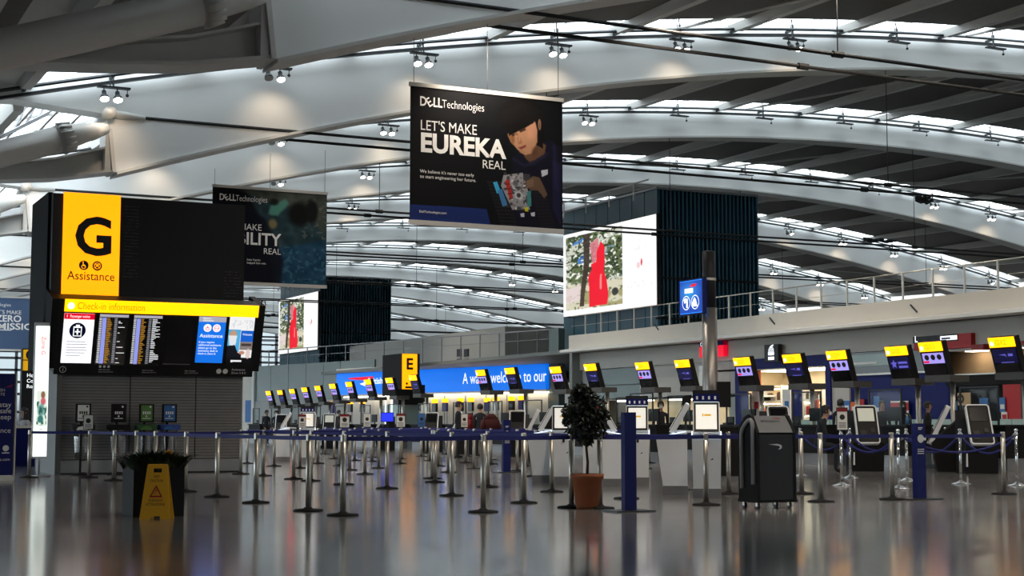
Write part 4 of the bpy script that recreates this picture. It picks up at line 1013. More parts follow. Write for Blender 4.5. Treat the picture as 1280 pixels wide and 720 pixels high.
# E pylon in front of the blue banner
YE = 88.0
e0, e1, e2, e3 = (atY(p, 480, YE).x for p in (489, 502.5, 521, 524.5))
zt, zy, zb0 = atY(510, 442, YE).z, atY(510, 486.5, YE).z, atY(510, 506, YE).z
pe = empty('zone_pylon', (0, 0, 0), 0, 'small distant zone pylon with a lit yellow E panel in front of the blue banner', 'information pylon')
m = MB(); m.box(e1 - 0.02, e3, YE, YE + 3.2, zy, zt); m.build('upper_box', M['charcoal'], pe)
m = MB(); m.box(e1 - 0.06, e1 - 0.02, YE, YE + 3.2, zy - 0.4, zt); m.build('side_panel', M['matte_black'], pe)
m = MB(); m.box(e1, e2, YE - 0.05, YE, zy, zt - 0.02); yp = m.build('yellow_panel', M['yellow_lit'], pe)
m = MB(); m.text('E', ((e1 + e2) / 2 - 0.02, YE - 0.06, atY(510, 461.5, YE).z), UX, UZ, 0.98, 0.03, align='c'); m.build('letter', M['sign_ink'], yp)
m = MB(); m.disc(((e1 + e2) / 2 - 0.2, YE - 0.06, zy + 0.35), UX, UZ, 0.08, 12); m.box((e1 + e2) / 2 - 0.3, (e1 + e2) / 2 + 0.2, YE - 0.06, YE - 0.05, zy + 0.05, zy + 0.18); m.build('small_print', M['sign_ink'], yp)
m = MB(); m.box(e1 - 0.4, e3 + 0.1, YE - 0.4, YE + 0.5, zb0, zy - 0.02); m.build('screen_housing', M['black'], pe)
m = MB(); m.box(e1 - 0.1, e3, YE + 0.1, YE + 3.0, 0, zb0); m.build('base', M['mint_glass'], pe)
m = MB(); m.box(e1 - 0.55, e1 - 0.45, YE + 0.4, YE + 0.5, 0.2, zy - 0.4); m.box(e1 - 0.95, e1 - 0.88, YE + 0.4, YE + 0.5, 0.2, zy - 0.4); m.build('light_strip', M['lit_white'], pe)
m = MB(); m.box(e3 + 0.35, e3 + 0.55, YE + 0.4, YE + 0.9, zb0 + 0.2, zy + 0.3); m.build('side_speaker', M['charcoal'], pe)

# ================================================================== HANGING BANNERS
def dell(m, x, z, h, y):
    """the wordmark at x (start), baseline z, cap height h; returns the end x"""
    s = h / 0.70
    m.text('D', (x, y, z), UX, UZ, s, 0.02, stretch=0.78); x += (glyphs('D', 0.02)[2] * 0.78 + 0.01) * s
    a = math.radians(34); u = Vector((math.cos(a), 0, math.sin(a))); v = Vector((-math.sin(a), 0, math.cos(a)))
    m.text('E', (x + 0.20 * s, y, z - 0.10 * s), u, v, s * 0.98, 0.012, stretch=0.9); x += 0.52 * s
    m.text('LL', (x, y, z), UX, UZ, s, 0.02, stretch=0.78); x += (glyphs('LL', 0.02)[2] * 0.78 + 0.05) * s
    return x
def hang_frame(t, x0, x1, z0, z1, Y, wires):
    m = MB(); m.box(x0 - 0.03, x1 + 0.03, Y - 0.03, Y + 0.05, z1, z1 + 0.10); m.build('top_rail', M['tube'], t)
    m = MB(); m.box(x0 - 0.03, x1 + 0.03, Y - 0.03, Y + 0.05, z0 - 0.12, z0); m.build('bottom_rail', M['tube'], t)
    for x, zz in wires:
        m = MB(); m.tube([(x, Y + 0.01, z1 + 0.1), (x, Y + 0.01, zz)], 0.008, 5); m.build('wire', M['dark_steel'], t)
Yb = 34.5
b1 = empty('hanging_banner', (0, 0, 0), 0, 'large black hanging banner with a girl, a machine and the word EUREKA', 'banner')
X0, X1, Z0, Z1 = 14.33, 18.66, 6.17, 9.56
def pu(x, y):                                           # picture column/row -> 0..1 print coordinates
    return ((atY(x, y, Yb).x - X0) / (X1 - X0), (Z1 - atY(x, y, Yb).z) / (Z1 - Z0))
def pp(*q): return [pu(a, c) for a, c in q]
P = Pic(340, 270, c8('0a0b0f'))
P.poly([(0, 0), (1, 0), (1, 0.3), (0, 0.2)], c8('0e0f13'), 0.6, 6)
P.poly(pp((512, 255), (608, 261), (615, 290), (512, 281)), c8('1c2c66'))
P.poly(pp((640, 196), (668, 178), (690, 176), (704, 190), (704, 292), (640, 288)), c8('10101f'), 1, 3)           # jacket
P.poly(pp((690, 200), (700, 205), (701, 285), (690, 260)), c8('1d1c3a'), 0.9, 3)
P.poly(pp((652, 182), (668, 170), (682, 182), (680, 196), (664, 206), (655, 196)), c8('5a4030'), 1, 2)            # neck
P.poly(pp((622, 150), (624, 132), (640, 122), (660, 122), (676, 134), (680, 160), (678, 186), (668, 180), (640, 166), (630, 160)), c8('0b0a0b'), 1, 1)   # hair
P.poly(pp((634, 168), (640, 165), (648, 158), (658, 152), (668, 152), (671, 162), (671, 178), (664, 192), (656, 194), (650, 191), (644, 184), (638, 178)), c8('a47a5e'), 1, 2)
P.poly(pp((634, 169), (640, 164), (643, 172), (641, 181)), c8('7d5436'), 0.8, 2)
P.poly(pp((658, 153), (669, 153), (671, 165), (668, 176), (660, 166)), c8('b3806a'), 0.7, 3)
P.poly(pp((636, 158), (660, 148), (668, 153), (656, 160), (644, 166), (636, 170)), c8('0c0a0a'), 1, 1)            # fringe
P.poly(pp((639, 168), (643, 167), (643, 170), (640, 171)), c8('2b1a12'), 0.9, 1); P.poly(pp((648, 163), (656, 160), (657, 163), (650, 166)), c8('2f1e16'), 0.9, 1)
P.poly(pp((646, 172), (650, 171), (653, 179), (648, 181)), c8('8a5c44'), 0.8, 2); P.poly(pp((647, 185), (657, 181), (657, 184), (651, 187)), c8('6d3330'), 0.95, 1)
P.ell(*pu(662, 170), 0.035, 0.055, c8('c48f72'), 0.55, 0.9); P.ell(*pu(641, 176), 0.02, 0.05, c8('6b4630'), 0.55, 0.9); P.ell(*pu(652, 190), 0.03, 0.02, c8('8a5f48'), 0.5, 0.9)
P.ell(*pu(649, 174), 0.008, 0.03, c8('c99c80'), 0.6, 0.9); P.ell(*pu(668, 190), 0.03, 0.05, c8('4a3226'), 0.7, 0.9); P.ell(*pu(645, 168), 0.02, 0.012, c8('3a261c'), 0.5, 0.8)
P.ell(*pu(674, 156), 0.012, 0.05, c8('8d6b58'), 0.9); P.ell(*pu(674, 157), 0.006, 0.03, c8('5f4232'), 0.8)
for i in range(26):
    xx = 626 + i * 2.0; P.poly(pp((xx, 128 + abs(i - 13) * 0.9), (xx + 0.6, 128 + abs(i - 13) * 0.9), (xx - 2.5 + i * 0.25, 156 - i * 0.15), (xx - 3.1 + i * 0.25, 156 - i * 0.15)), c8('26211f'), 0.55, 1)
P.poly(pp((640, 196), (655, 205), (668, 200), (684, 190), (686, 193), (668, 206), (654, 209), (640, 200)), c8('1c1c30'), 0.9, 2)
P.poly(pp((690, 180), (694, 182), (698, 240), (692, 236)), c8('242244'), 0.6, 5)
P.poly(pp((676, 213), (684, 212), (684, 218), (677, 221)), c8('b9bccb'))
# tracked machine
for i in range(14):
    y = 226 + i * 4.4; x = 608 + i * 1.4
    P.poly(pp((x, y), (x + 20, y + 1), (x + 22, y + 3.6), (x + 1, y + 3)), c8('1f1e22'), 0.9)
    y2 = 222 + i * 4.2; x2 = 668 + i * 1.2
    P.poly(pp((x2 - 6, y2 + 14), (x2 + 12, y2 + 13), (x2 + 13, y2 + 16), (x2 - 5, y2 + 17)), c8('1d1b20'), 0.9)
P.poly(pp((629, 219), (653, 216), (660, 240), (662, 262), (640, 262), (626, 232)), c8('8b8b90'))
P.noise(46, 0.9, 3, (pu(629, 219)[0], pu(640, 216)[1], pu(662, 240)[0], pu(640, 262)[1]), c8('3b3b42'), 0.55)
rr = random.Random(12)
for i in range(70):
    xx, yy = 629 + rr.random() * 30, 219 + rr.random() * 42; ww = 1 + rr.random() * 2.4; hh = 1 + rr.random() * 1.8
    if xx < 629 + (yy - 219) * 0.25 or xx > 654 + (yy - 219) * 0.18: continue
    P.poly(pp((xx, yy), (xx + ww, yy - 0.2), (xx + ww + 0.3, yy + hh), (xx + 0.3, yy + hh)), c8(['c6c6ca', '5a5a62', '2c2c32', 'a8a8ae'][i % 4]), 0.9)
P.poly(pp((631, 226), (636, 224), (641, 247), (637, 250)), c8('a12e28'))
for i in range(4): P.poly(pp((631 + i * 1.6, 230 + i * 6), (637 + i * 1.3, 229 + i * 6), (637 + i * 1.3, 230.2 + i * 6), (631 + i * 1.6, 231.2 + i * 6)), c8('5c1814'))
P.ell(*pu(648, 244), 0.034, 0.04, c8('b6b6bb'), 0.9, 0.3); P.ell(*pu(648, 244), 0.016, 0.02, c8('3a3a40'), 1)
P.ell(*pu(644, 229), 0.02, 0.026, c8('55555c'), 0.9)
P.poly(pp((616, 228), (621, 227), (626, 240), (621, 242)), c8('3a9fd0')); P.poly(pp((622, 238), (627, 236), (634, 256), (628, 258)), c8('3f74a8')); 
P.poly(pp((658, 240), (663, 238), (664, 258), (659, 258)), c8('3f7f80'))
P.poly(pp((655, 259), (660, 259), (660, 264), (656, 264)), c8('c8c41e'))
P.ell(*pu(651, 268), 0.022, 0.03, c8('15152c')); P.poly(pp((650, 267), (655, 266), (655, 271), (651, 271)), c8('c9c9da')); P.poly(pp((663, 266), (668, 265), (668, 270), (664, 270)), c8('c9c9da'))
P.poly(pp((656, 226), (666, 220), (674, 222), (679, 232), (684, 243), (680, 248), (672, 238), (664, 238), (658, 234)), c8('5f4a3c'), 1, 2)   # hand
for i in range(3): P.poly(pp((657, 227 + 3 * i), (666, 224 + 3 * i), (667, 226 + 3 * i), (658, 229 + 3 * i)), c8('7b6250'), 0.9, 1)
P.build('print', (X0, Yb - 0.012, Z1), (X1 - X0, 0, 0), (0, 0, Z0 - Z1), M['print'], b1)
m = MB(); m.box(X0, X1, Yb - 0.008, Yb + 0.02, Z0, Z1); m.build('fabric', M['matte_black'], b1)
hang_frame(b1, X0, X1, Z0, Z1, Yb, [(14.42, 11.2), (16.47, 11.69), (18.55, 11.69 + 0.05)])
yt = Yb - 0.018
at = lambda x, y: atY(x, y, yt)
m = MB(); p = at(524.5, 131.5); q = at(605, 141); e = dell(m, p.x, p.z, 0.235, yt)
m.text('Technologies', (e - 0.03, yt, p.z), UX, UZ, 0.30, -0.014, fit=q.x - e + 0.03); m.build('logo_lettering', M['white_ink'], b1)
def line(par, name, p, t, size, bold, fit, mat='white_ink', align='l', y=None):
    m = MB(); m.text(t, (p.x, yt if y is None else y, p.z), UX, UZ, size, bold, fit=fit, align=align); return m.build(name, M[mat], par)
p = at(525, 162); line(b1, 'headline', p, "LET'S MAKE", 0.37, 0.0, at(596, 168).x - p.x)
p = at(525, 188.5); line(b1, 'headline', p, 'EUREKA', 0.66, 0.036, at(633, 197).x - p.x)
p = at(602.5, 210); line(b1, 'headline', p, 'REAL', 0.315, 0.0, at(632, 213).x - p.x)
p = at(525, 215.5); line(b1, 'body_text', p, "We believe it's never too early", 0.115, 0.003, at(592.5, 221).x - p.x)
p = at(525, 222); line(b1, 'body_text', p, 'to start engineering her future.', 0.115, 0.003, at(595, 227.5).x - p.x)
p = at(524, 265.5); line(b1, 'body_text', p, 'DellTechnologies.com', 0.085, 0.001, at(558, 267.5).x - p.x)

Yb = 52.5
b2 = empty('hanging_banner', (0, 0, 0), 0, 'dark hanging banner with a seabed picture, half hidden behind the zone pylon', 'banner')
X0, X1, Z0, Z1 = 14.18, 18.48, 6.17, 9.53
P = Pic(150, 120, c8('10151b'))
P.noise(4, 0.1, 2); P.poly([(0.28, 0.0), (1, 0), (1, 1), (0.55, 1), (0.45, 0.4)], c8('2a4048'), 0.9, 8); P.poly([(0.55, 0.62), (1, 0.5), (1, 1), (0.58, 1)], c8('1d4560'), 0.85, 8)
P.poly([(0.2, 0), (1, 0), (1, 0.45), (0.9, 0.35), (0.75, 0.18), (0.4, 0.1)], c8('45483f'), 0.8, 6); P.noise(22, 0.10, 5, (0.4, 0, 1, 1)); P.noise(45, 0.5, 6, (0.75, 0.05, 1, 0.5), c8('767a70'), 0.68)
P.noise(48, 0.45, 7, (0.6, 0.6, 1, 1), c8('4f86a0'), 0.66); P.poly([(0.5, 0.16), (0.63, 0.08), (0.66, 0.13), (0.56, 0.27), (0.48, 0.26)], c8('4f8a7c'), 0.9, 3)
P.ell(0.75, 0.24, 0.12, 0.16, c8('0d0f10'), 1, 0.4); P.ell(0.86, 0.2, 0.07, 0.16, c8('131515'), 1, 0.4); P.ell(0.52, 0.36, 0.05, 0.07, c8('8a7a50'), 0.8, 0.5); P.ell(0.53, 0.12, 0.05, 0.05, c8('15191a'), 0.9, 0.5)
P.poly([(0, 0.1), (0.45, 0.3), (0.62, 0.75), (0.6, 1), (0, 1)], c8('0c0f1c'), 0.85, 8)
P.build('print', (X0, Yb - 0.012, Z1), (X1 - X0, 0, 0), (0, 0, Z0 - Z1), M['print'], b2)
m = MB(); m.box(X0, X1, Yb - 0.008, Yb + 0.02, Z0, Z1); m.build('fabric', M['matte_black'], b2)
hang_frame(b2, X0, X1, Z0, Z1, Yb, [(14.25, 10.2), (16.3, 10.9), (18.4, 11.2)])
yt = Yb - 0.018
m = MB(); p = at(274, 249.5); q = at(334, 255); e = dell(m, p.x, p.z, 0.23, yt); m.text('Technologies', (e - 0.03, yt, p.z), UX, UZ, 0.31, -0.008, fit=q.x - e + 0.03); m.build('logo_lettering', M['white_ink'], b2)
line(b2, 'headline', at(327, 288.5), "LET'S MAKE", 0.33, 0.0, 1.62, align='r')
line(b2, 'headline', at(351.5, 307.5), 'ABILITY', 0.62, 0.02, 2.06, align='r')
line(b2, 'headline', at(351, 318.5), 'REAL', 0.31, 0.0, 0.66, align='r')
line(b2, 'body_text', at(308.5, 325.5), 'less harm', 0.11, 0.002, 0.5); line(b2, 'body_text', at(308.5, 329.5), 'helped him win.', 0.11, 0.002, 0.72)

Yb = 106.0
b3 = empty('hanging_banner', (0, 0, 0), 0, 'distant blue grey hanging banner reading zero emissions at the picture edge', 'banner')
X0, X1, Z0, Z1 = 12.3, 16.58, 6.1, 9.55
M['banner_navy'] = mk('blue_grey_fabric', hx('3d5578'), 0.6, noise=0.1, scale=1)
m = MB(); m.box(X0, X1, Yb - 0.008, Yb + 0.02, Z0, Z1); m.build('fabric', M['banner_navy'], b3)
hang_frame(b3, X0, X1, Z0, Z1, Yb, [(12.5, 12.5), (16.4, 13.4)])
yt = Yb - 0.018
m = MB(); e = dell(m, X0 + 0.3, 8.98, 0.22, yt); m.text('Technologies', (e, yt, 8.98), UX, UZ, 0.3, -0.006, fit=1.7); m.build('logo_lettering', M['white_ink'], b3)
line(b3, 'headline', at(26.5, 393), "LET'S MAKE", 0.37, 0.0, 1.9, align='r'); line(b3, 'headline', at(26.5, 402.5), 'ZERO', 0.62, 0.02, 1.66, align='r'); line(b3, 'headline', at(41.5, 412.5), 'EMISSIO', 0.60, 0.02, 2.75, align='r')
for z, w in ((6.95 + 0.55, 1.7), (6.95 + 0.40, 2.2), (6.95, 0.7)):
    m = MB(); m.box(X0 + 0.5, X0 + 0.5 + w, yt - 0.003, yt, z, z + 0.05); m.build('body_text', M['white_ink'], b3)

# ================================================================== CHECK-IN SCREENS over the desks
XD = 26.5
def screen_sign(px, top, kind, num, label, X=XD, s=1.0, post=True, grp='check-in screens over the long row of desks'):
    """face toward -x, leaning down; px/top = picture place of the middle of its top edge"""
    c = atX(px, top, X)
    t = empty('check_in_screen', (X, c.y, 0), 0, label, 'screen', grp)
    zt = c.z; w = 0.41 * s; h1, h2 = 0.24 * s, 0.60 * s
    lean = Vector((0.27, 0, -0.96)).normalized(); nrm = Vector((-0.96, 0, -0.27)).normalized()
    o = Vector((0, 0, zt))
    m = MB(); m.slab(o + UY * (-w - 0.03) , UY * (2 * w + 0.06), lean * (h1 + h2 + 0.12 * s), -nrm * 0.15 * s); m.build('housing', M['matte_black'], t)
    m = MB(); m.slab(o - UY * w + nrm * 0.0, UY * 2 * w, lean * h1, nrm * 0.03); yp = m.build('yellow_panel', M['yellow_bright'], t)
    f = lambda y, q, n=0.034: o + UY * y + lean * q + nrm * n
    m = MB(); m.text(num, f(w * 0.50, h1 * 0.78), -UY, -lean, 0.19 * s, 0.0, fit=0.36 * s); m.build('lettering', M['amber_ink'], yp)
    m = MB(); m.disc(f(w * 0.76, h1 * 0.62), UY, lean, 0.06 * s, 10); m.box(0, 0.001, w * 0.62, w * 0.9, zt - 0.1, zt - 0.099); m.build('icon_disc', M['lit_white'], yp)
    q0 = h1 + 0.05 * s
    if kind == 'icons':
        m = MB(); m.slab(f(-w * 0.92, q0, 0), UY * w * 1.84, lean * 0.27 * s, nrm * 0.012); sc = m.build('lilac_display', M['lit_lilac'], t)
        m = MB()
        for k in (-0.55, 0, 0.55): m.disc(f(w * k, q0 + 0.11 * s, 0.015), UY, lean, 0.085 * s, 10, ry=0.075 * s)
        m.build('icon_disc', M['sign_ink'], sc)
        m = MB(); m.slab(f(w * 0.40, q0 + 0.20 * s, 0.012), UY * w * 0.5, lean * 0.05 * s, nrm * 0.003); m.build('red_bar', M['lit_red'], sc)
        m = MB(); m.slab(f(-w * 0.92, q0 + 0.29 * s, 0), UY * w * 1.84, lean * 0.28 * s, nrm * 0.01); m.build('dark_display', M['screen_black'], t)
    elif kind == 'logo':
        m = MB(); m.slab(f(-w * 0.92, q0, 0), UY * w * 1.84, lean * 0.34 * s, nrm * 0.012); sc = m.build('indigo_display', M['lit_indigo'], t)
        m = MB(); m.add([f(w * 0.5, q0 + 0.14 * s, 0.015), f(-w * 0.05, q0 + 0.12 * s, 0.015), f(-w * 0.15, q0 + 0.20 * s, 0.015), f(0.0, q0 + 0.16 * s, 0.015)], [(0, 1, 2, 3)])
        m.slab(f(-w * 0.62, q0 + 0.12 * s, 0.012), UY * w * 0.35, lean * 0.06 * s, nrm * 0.003); m.slab(f(-w * 0.62, q0 + 0.32 * s, 0.012), UY * w * 1.0, lean * 0.02 * s, nrm * 0.003); m.build('white_ribbon', M['lit_violet'], sc)
        m = MB(); m.slab(f(-w * 0.92, q0 + 0.36 * s, 0), UY * w * 1.84, lean * 0.22 * s, nrm * 0.01); m.build('dark_display', M['screen_black'], t)
    elif kind == 'star':
        m = MB(); m.slab(f(-w * 0.92, q0, 0), UY * w * 1.84, lean * 0.32 * s, nrm * 0.012); sc = m.build('indigo_display', M['lit_indigo'], t)
        m = MB(); c5 = f(w * 0.5, q0 + 0.18 * s, 0.016)
        m.add([c5 + (UY * math.sin(a) + lean * -math.cos(a)) * (0.13 if i % 2 == 0 else 0.06) * s for i, a in ((i, i * math.pi / 5) for i in range(10))], [tuple(range(10))])
        for k in (0, 1): m.slab(f(-w * 0.75, q0 + (0.12 + 0.11 * k) * s, 0.012), UY * w * 0.85, lean * 0.06 * s, nrm * 0.003)
        m.build('star_mark', M['lit_violet'], sc)
        m = MB(); m.slab(f(-w * 0.92, q0 + 0.34 * s, 0), UY * w * 1.84, lean * 0.24 * s, nrm * 0.01); m.build('dark_display', M['screen_black'], t)
    else:
        m = MB(); m.slab(f(-w * 0.92, q0, 0), UY * w * 1.84, lean * 0.56 * s, nrm * 0.012); m.build('dark_display', M['screen_black'], t)
    e_ = o + lean * (h1 + h2 + 0.06 * s)
    m = MB(); m.box(e_.x - 0.02, e_.x + 0.62 * s, -w - 0.05, w + 0.05, e_.z - 0.14 * s, e_.z + 0.03 * s); m.build('bracket', M['bracket'], t)
    if post:
        m = MB(); m.tube([(e_.x + 0.48 * s, 0.0, 0), (e_.x + 0.48 * s, 0.0, e_.z)], 0.07 * s, 12); m.smooth('post', M['steel'], t)
    return t
row = [(1251, 421.5, 'logo', 'G12'), (1162, 427.5, 'icons', 'G11'), (1119.5, 433, 'star', 'G10'), (1044.5, 438.5, 'icons', 'G09'), (989, 443, 'logo', 'G08'), (926.5, 447, 'icons', 'G07'),
       (852, 450, 'logo', 'G06'), (802, 453, 'icons', 'G05'), (737, 455, 'logo', 'G04'), (693.5, 458.5, 'icons', 'G03'), (636.5, 460, 'logo', 'G02'), (600, 462.5, 'icons', 'G01'),
       (515.5, 469, 'logo', 'F14'), (486, 472.5, 'icons', 'F13'), (459, 474.5, 'icons', 'F12'), (435.5, 477.5, 'icons', 'F11'), (415, 480, 'icons', 'F10'), (396.5, 482.5, 'icons', 'F09'),
       (380, 484.5, 'icons', 'F08'), (364.5, 486.5, 'icons', 'F07'), (349.5, 488, 'logo', 'F06'), (335, 489, 'icons', 'F05')]
where = ['nearest the red wall panel, showing a white ribbon on indigo', 'under the red shop sign, showing a lilac icon strip', 'showing a star on indigo, before the black glass shop band', 'showing a lilac icon strip beside the lit shop',
         'showing a faint ribbon, in front of the lit shop shelves', 'with a lilac icon strip, at the far edge of the lit shop', 'dark display, beside the thick steel column', 'with a white icon strip, in front of the green glass',
         'above the potted tree crown', 'over the end of the blue banner, with a white icon strip', 'dark, covering part of the word welcome', 'with a lilac strip, covering part of the word warm',
         'in front of the yellow E pylon', 'just before the E pylon, over the banner', 'over the white ribbon of the blue banner', 'at the end of the blue banner with the red ribbon']
for i, (px, top, kd, num) in enumerate(row):
    lab = 'yellow-topped check-in screen ' + (where[i] if i < len(where) else 'on the far row, %s before the blue banner' % ORD[i - len(where)])
    screen_sign(px, top, kd, num, lab.replace('nearest', 'beside'))
far = [(437, 501), (459.5, 499.5), (475, 499), (532.7, 497.8), (545, 497.6), (566, 498.2), (579, 497.4), (598.6, 496.8), (611.4, 496.4), (632, 496.6), (643, 495.5), (662.6, 494.8), (675, 494)]
for i, (px, top) in enumerate(far):
    o = PR + DW * onW(px) + NW * 1.6; zt = 0
    d = ray(px, top); z = EYE + d.z * (o.x / d.x)
    t = empty('bag_drop_screen', (o.x, o.y, 0), 0, 'tiny yellow-topped screen under the blue banner, %s from the ribbon end' % ORD[i], 'screen', 'far screens under the blue banner')
    w = 0.22
    m = MB(); m.slab(UZ * (z - 0.26) - DW * w, DW * 2 * w, UZ * 0.26, NW * -0.2); m.build('yellow_panel', M['yellow_bright'], t)
    m = MB(); m.slab(UZ * (z - 0.85) - DW * w, DW * 2 * w, UZ * 0.59, NW * -0.2); m.build('display', M['screen_black' if i % 3 else 'lit_indigo'], t)
    m = MB(); m.tube([-NW * 0.25 + UZ * 0, -NW * 0.25 + UZ * (z - 0.3)], 0.05, 6); m.build('post', M['grey_steel'], t)

# ================================================================== CHECK-IN DESKS along x = 25.6
def desk(y, n, label):
    t = empty('check_in_desk', (25.5, y, 0), 0, label, 'desk', 'check-in desks in the long row')
    m = MB(); m.box(0, 0.75, -1.1, 1.1, 0.30, 1.02); m.build('counter', M['matte_black'], t)
    m = MB(); m.box(0.04, 0.75, -1.08, 1.08, 0, 0.30); m.build('plinth', M['grey_steel'], t)
    m = MB(); m.box(-0.06, 0.8, -1.14, 1.14, 1.02, 1.07); m.build('worktop', M['black'], t)
    m = MB(); m.box(0.55, 0.60, -0.32, 0.32, 1.16, 1.52); m.tube([(0.6, 0, 1.05), (0.6, 0, 1.2)], 0.03, 8); m.build('monitor', M['black'], t)
    m = MB(); m.quad((0.03, -0.85, 1.07), (0.03, 0.35, 1.07), (0.03, 0.35, 1.92), (0.03, -0.85, 1.92)); m.build('screen_pane', M['screen_pane'], t)
    m = MB()
    for yy in (-0.86, 0.36): m.box(0.01, 0.045, yy - 0.02, yy + 0.02, 1.05, 1.95)
    m.box(0.01, 0.045, -0.88, 0.38, 1.93, 1.97); m.build('screen_frame', M['dark_steel'], t)
    m = MB(); m.box(0.1, 1.55, 1.1, 1.75, 0.0, 0.42); m.build('baggage_belt', M['charcoal'], t)
    m = MB(); m.box(0.15, 0.35, 0.55, 0.75, 1.07, 1.12); m.box(0.35, 0.40, 0.5, 0.8, 1.07, 1.3); m.build('printer', M['charcoal'], t)
    return t
d0 = None
ys_ = [27.0, 30.3, 33.5, 36.7, 39.9, 43.1, 46.4, 49.7, 53.0, 56.3, 60, 63.5, 67, 70.5, 74, 77.5, 81, 84.5]
for i, y in enumerate(ys_):
    lab = 'black check-in desk with a clear screen, %s from the red wall panel' % ORD[i]
    if d0 is None: d0 = desk(y, i, lab)
    else: dup(d0, (25.5, y, 0), 0, lab)

dup(d0, (22.5, 37.2, 0), 0, 'black counter in front of the person in the white mask, beside the column')
q = fl(911, 603)
t = empty('black_cabinet', (q.x, q.y, 0), -0.5, 'plain narrow black cabinet on a grey plinth, close behind the wheeled cabinet', 'cabinet')
m = MB(); m.box(-0.2, 0.2, 0, 0.4, 0.12, 1.02); m.build('body', M['matte_black'], t); m = MB(); m.box(-0.18, 0.18, 0.02, 0.38, 0, 0.12); m.build('plinth', M['grey_steel'], t)
m = MB(); m.box(-0.205, 0.205, -0.01, 0.41, 1.02, 1.05); m.build('top', M['charcoal'], t)
# bag drop machines: black body, white rounded frame round a dark or lit screen
def bag_drop(loc, rz, lit, label):
    t = empty('bag_drop_machine', loc, rz, label, 'machine', 'bag drop machines')
    m = MB(); m.hexa([(-0.36, -0.28, 0), (0.36, -0.28, 0), (0.36, 0.45, 0), (-0.36, 0.45, 0), (-0.36, -0.40, 0.66), (0.36, -0.40, 0.66), (0.36, 0.45, 1.40), (-0.36, 0.45, 1.40)]); m.build('body', M['matte_black'], t)
    A, B = Vector((0, -0.42, 0.62)), Vector((0, 0.02, 1.50)); d = (B - A); L = d.length; d.normalize(); n = Vector((0, -d.z, d.y))
    def rr(w, h, r, k=4):
        pts = []
        for cx, cz, a0 in ((w - r, h - r, 0), (-w + r, h - r, 90), (-w + r, -h + r, 180), (w - r, -h + r, 270)):
            for j in range(k + 1): a = math.radians(a0 + 90 * j / k); pts.append((cx + r * math.cos(a), cz + r * math.sin(a)))
        return pts
    c = (A + B) / 2; P3 = lambda q, o: c + UX * q[0] + d * q[1] + n * o
    a1, a2 = rr(0.262, L / 2, 0.07), rr(0.234, L / 2 - 0.028, 0.05); k = len(a1); m = MB()
    vs = [P3(q, 0.06) for q in a1] + [P3(q, 0.06) for q in a2] + [P3(q, -0.04) for q in a1]
    m.add(vs, [(i, (i + 1) % k, k + (i + 1) % k, k + i) for i in range(k)] + [(i, (i + 1) % k, 2 * k + (i + 1) % k, 2 * k + i) for i in range(k)]); m.build('white_frame', M['white'], t)
    m = MB(); m.prism([P3(q, 0.0) for q in a2], n * 0.045); m.build('front_panel', M['black'], t)
    m = MB(); q = [(-0.185, 0.08), (0.185, 0.08), (0.185, L / 2 - 0.08), (-0.185, L / 2 - 0.08)]; m.prism([P3(x, 0.046) for x in q], n * 0.008); m.build('display', M['lit_dim' if lit else 'screen_black'], t)
    m = MB(); m.prism([P3(x, 0.046) for x in ((-0.17, -0.38), (-0.04, -0.38), (-0.04, -0.16), (-0.17, -0.16))], n * 0.02); m.prism([P3(x, 0.046) for x in ((0.07, -0.2), (0.16, -0.2), (0.16, -0.1), (0.07, -0.1))], n * 0.02); m.build('reader', M['charcoal'], t)
    m = MB(); m.box(-0.345, -0.315, -0.36, 0.3, 0.15, 0.6); m.build('side_strip', M['white'], t)
    return t
for (px, zc, rz, lit, lb) in ((1221, 33.5, -0.35, False, 'black bag drop machine with a white frame and dark screen, by the last rope post'),
                              (1081, 35.0, -0.35, True, 'bag drop machine with a lit pale screen between the seated staff'),
                              (1185, 34.8, -2.1, False, 'bag drop machine seen edge-on with a white side blade, beside the navy totem'),
                              (972, 36.5, -0.3, False, 'bag drop machine whose white frame shows above the black trolley'),
                              (540, 58, -0.4, False, 'bag drop machine with a white frame, below the end of the small E pylon'),
                              (577, 53.8, -1.86, False, 'bag drop machine seen edge-on, white blade in front of the standing officer'),
                              (647, 50, -0.4, False, 'bag drop machine with a white frame behind the far navy totem'),
                              (673, 44, -1.9, False, 'bag drop machine, white blade just behind the first white kiosk'),
                              (480, 62, -1.8, False, 'bag drop machine, white blade beside the lit blue monitor'),
                              (388, 66, -0.3, True, 'far bag drop machine with a dim green screen behind the belts'),
                              (412, 66, -0.3, True, 'far bag drop machine with a blue and green screen, next to a notice post'),
                              (352, 70, -0.3, False, 'far bag drop machine beside the pylon end of the row')):
    p = atD(px, 530, zc); bag_drop((p.x, p.y, 0), rz - YAW * 0.3, lit, lb)
p = atD(484, 530, 60)
mo = empty('desk_monitor', (p.x, p.y, 0), -0.4, 'bright blue lit monitor on a stand above the far belts', 'monitor')
m = MB(); m.box(-0.26, 0.26, 0, 0.08, 1.16, 1.54); m.build('casing', M['black'], mo)
m = MB(); m.box(-0.235, 0.235, -0.02, 0, 1.19, 1.51); m.build('display', M['lit_monitor'], mo)
m = MB(); m.box(-0.05, 0.05, 0.0, 0.06, 0, 1.16); m.box(-0.25, 0.25, -0.15, 0.25, 0, 0.03); m.build('stand', M['charcoal'], mo)
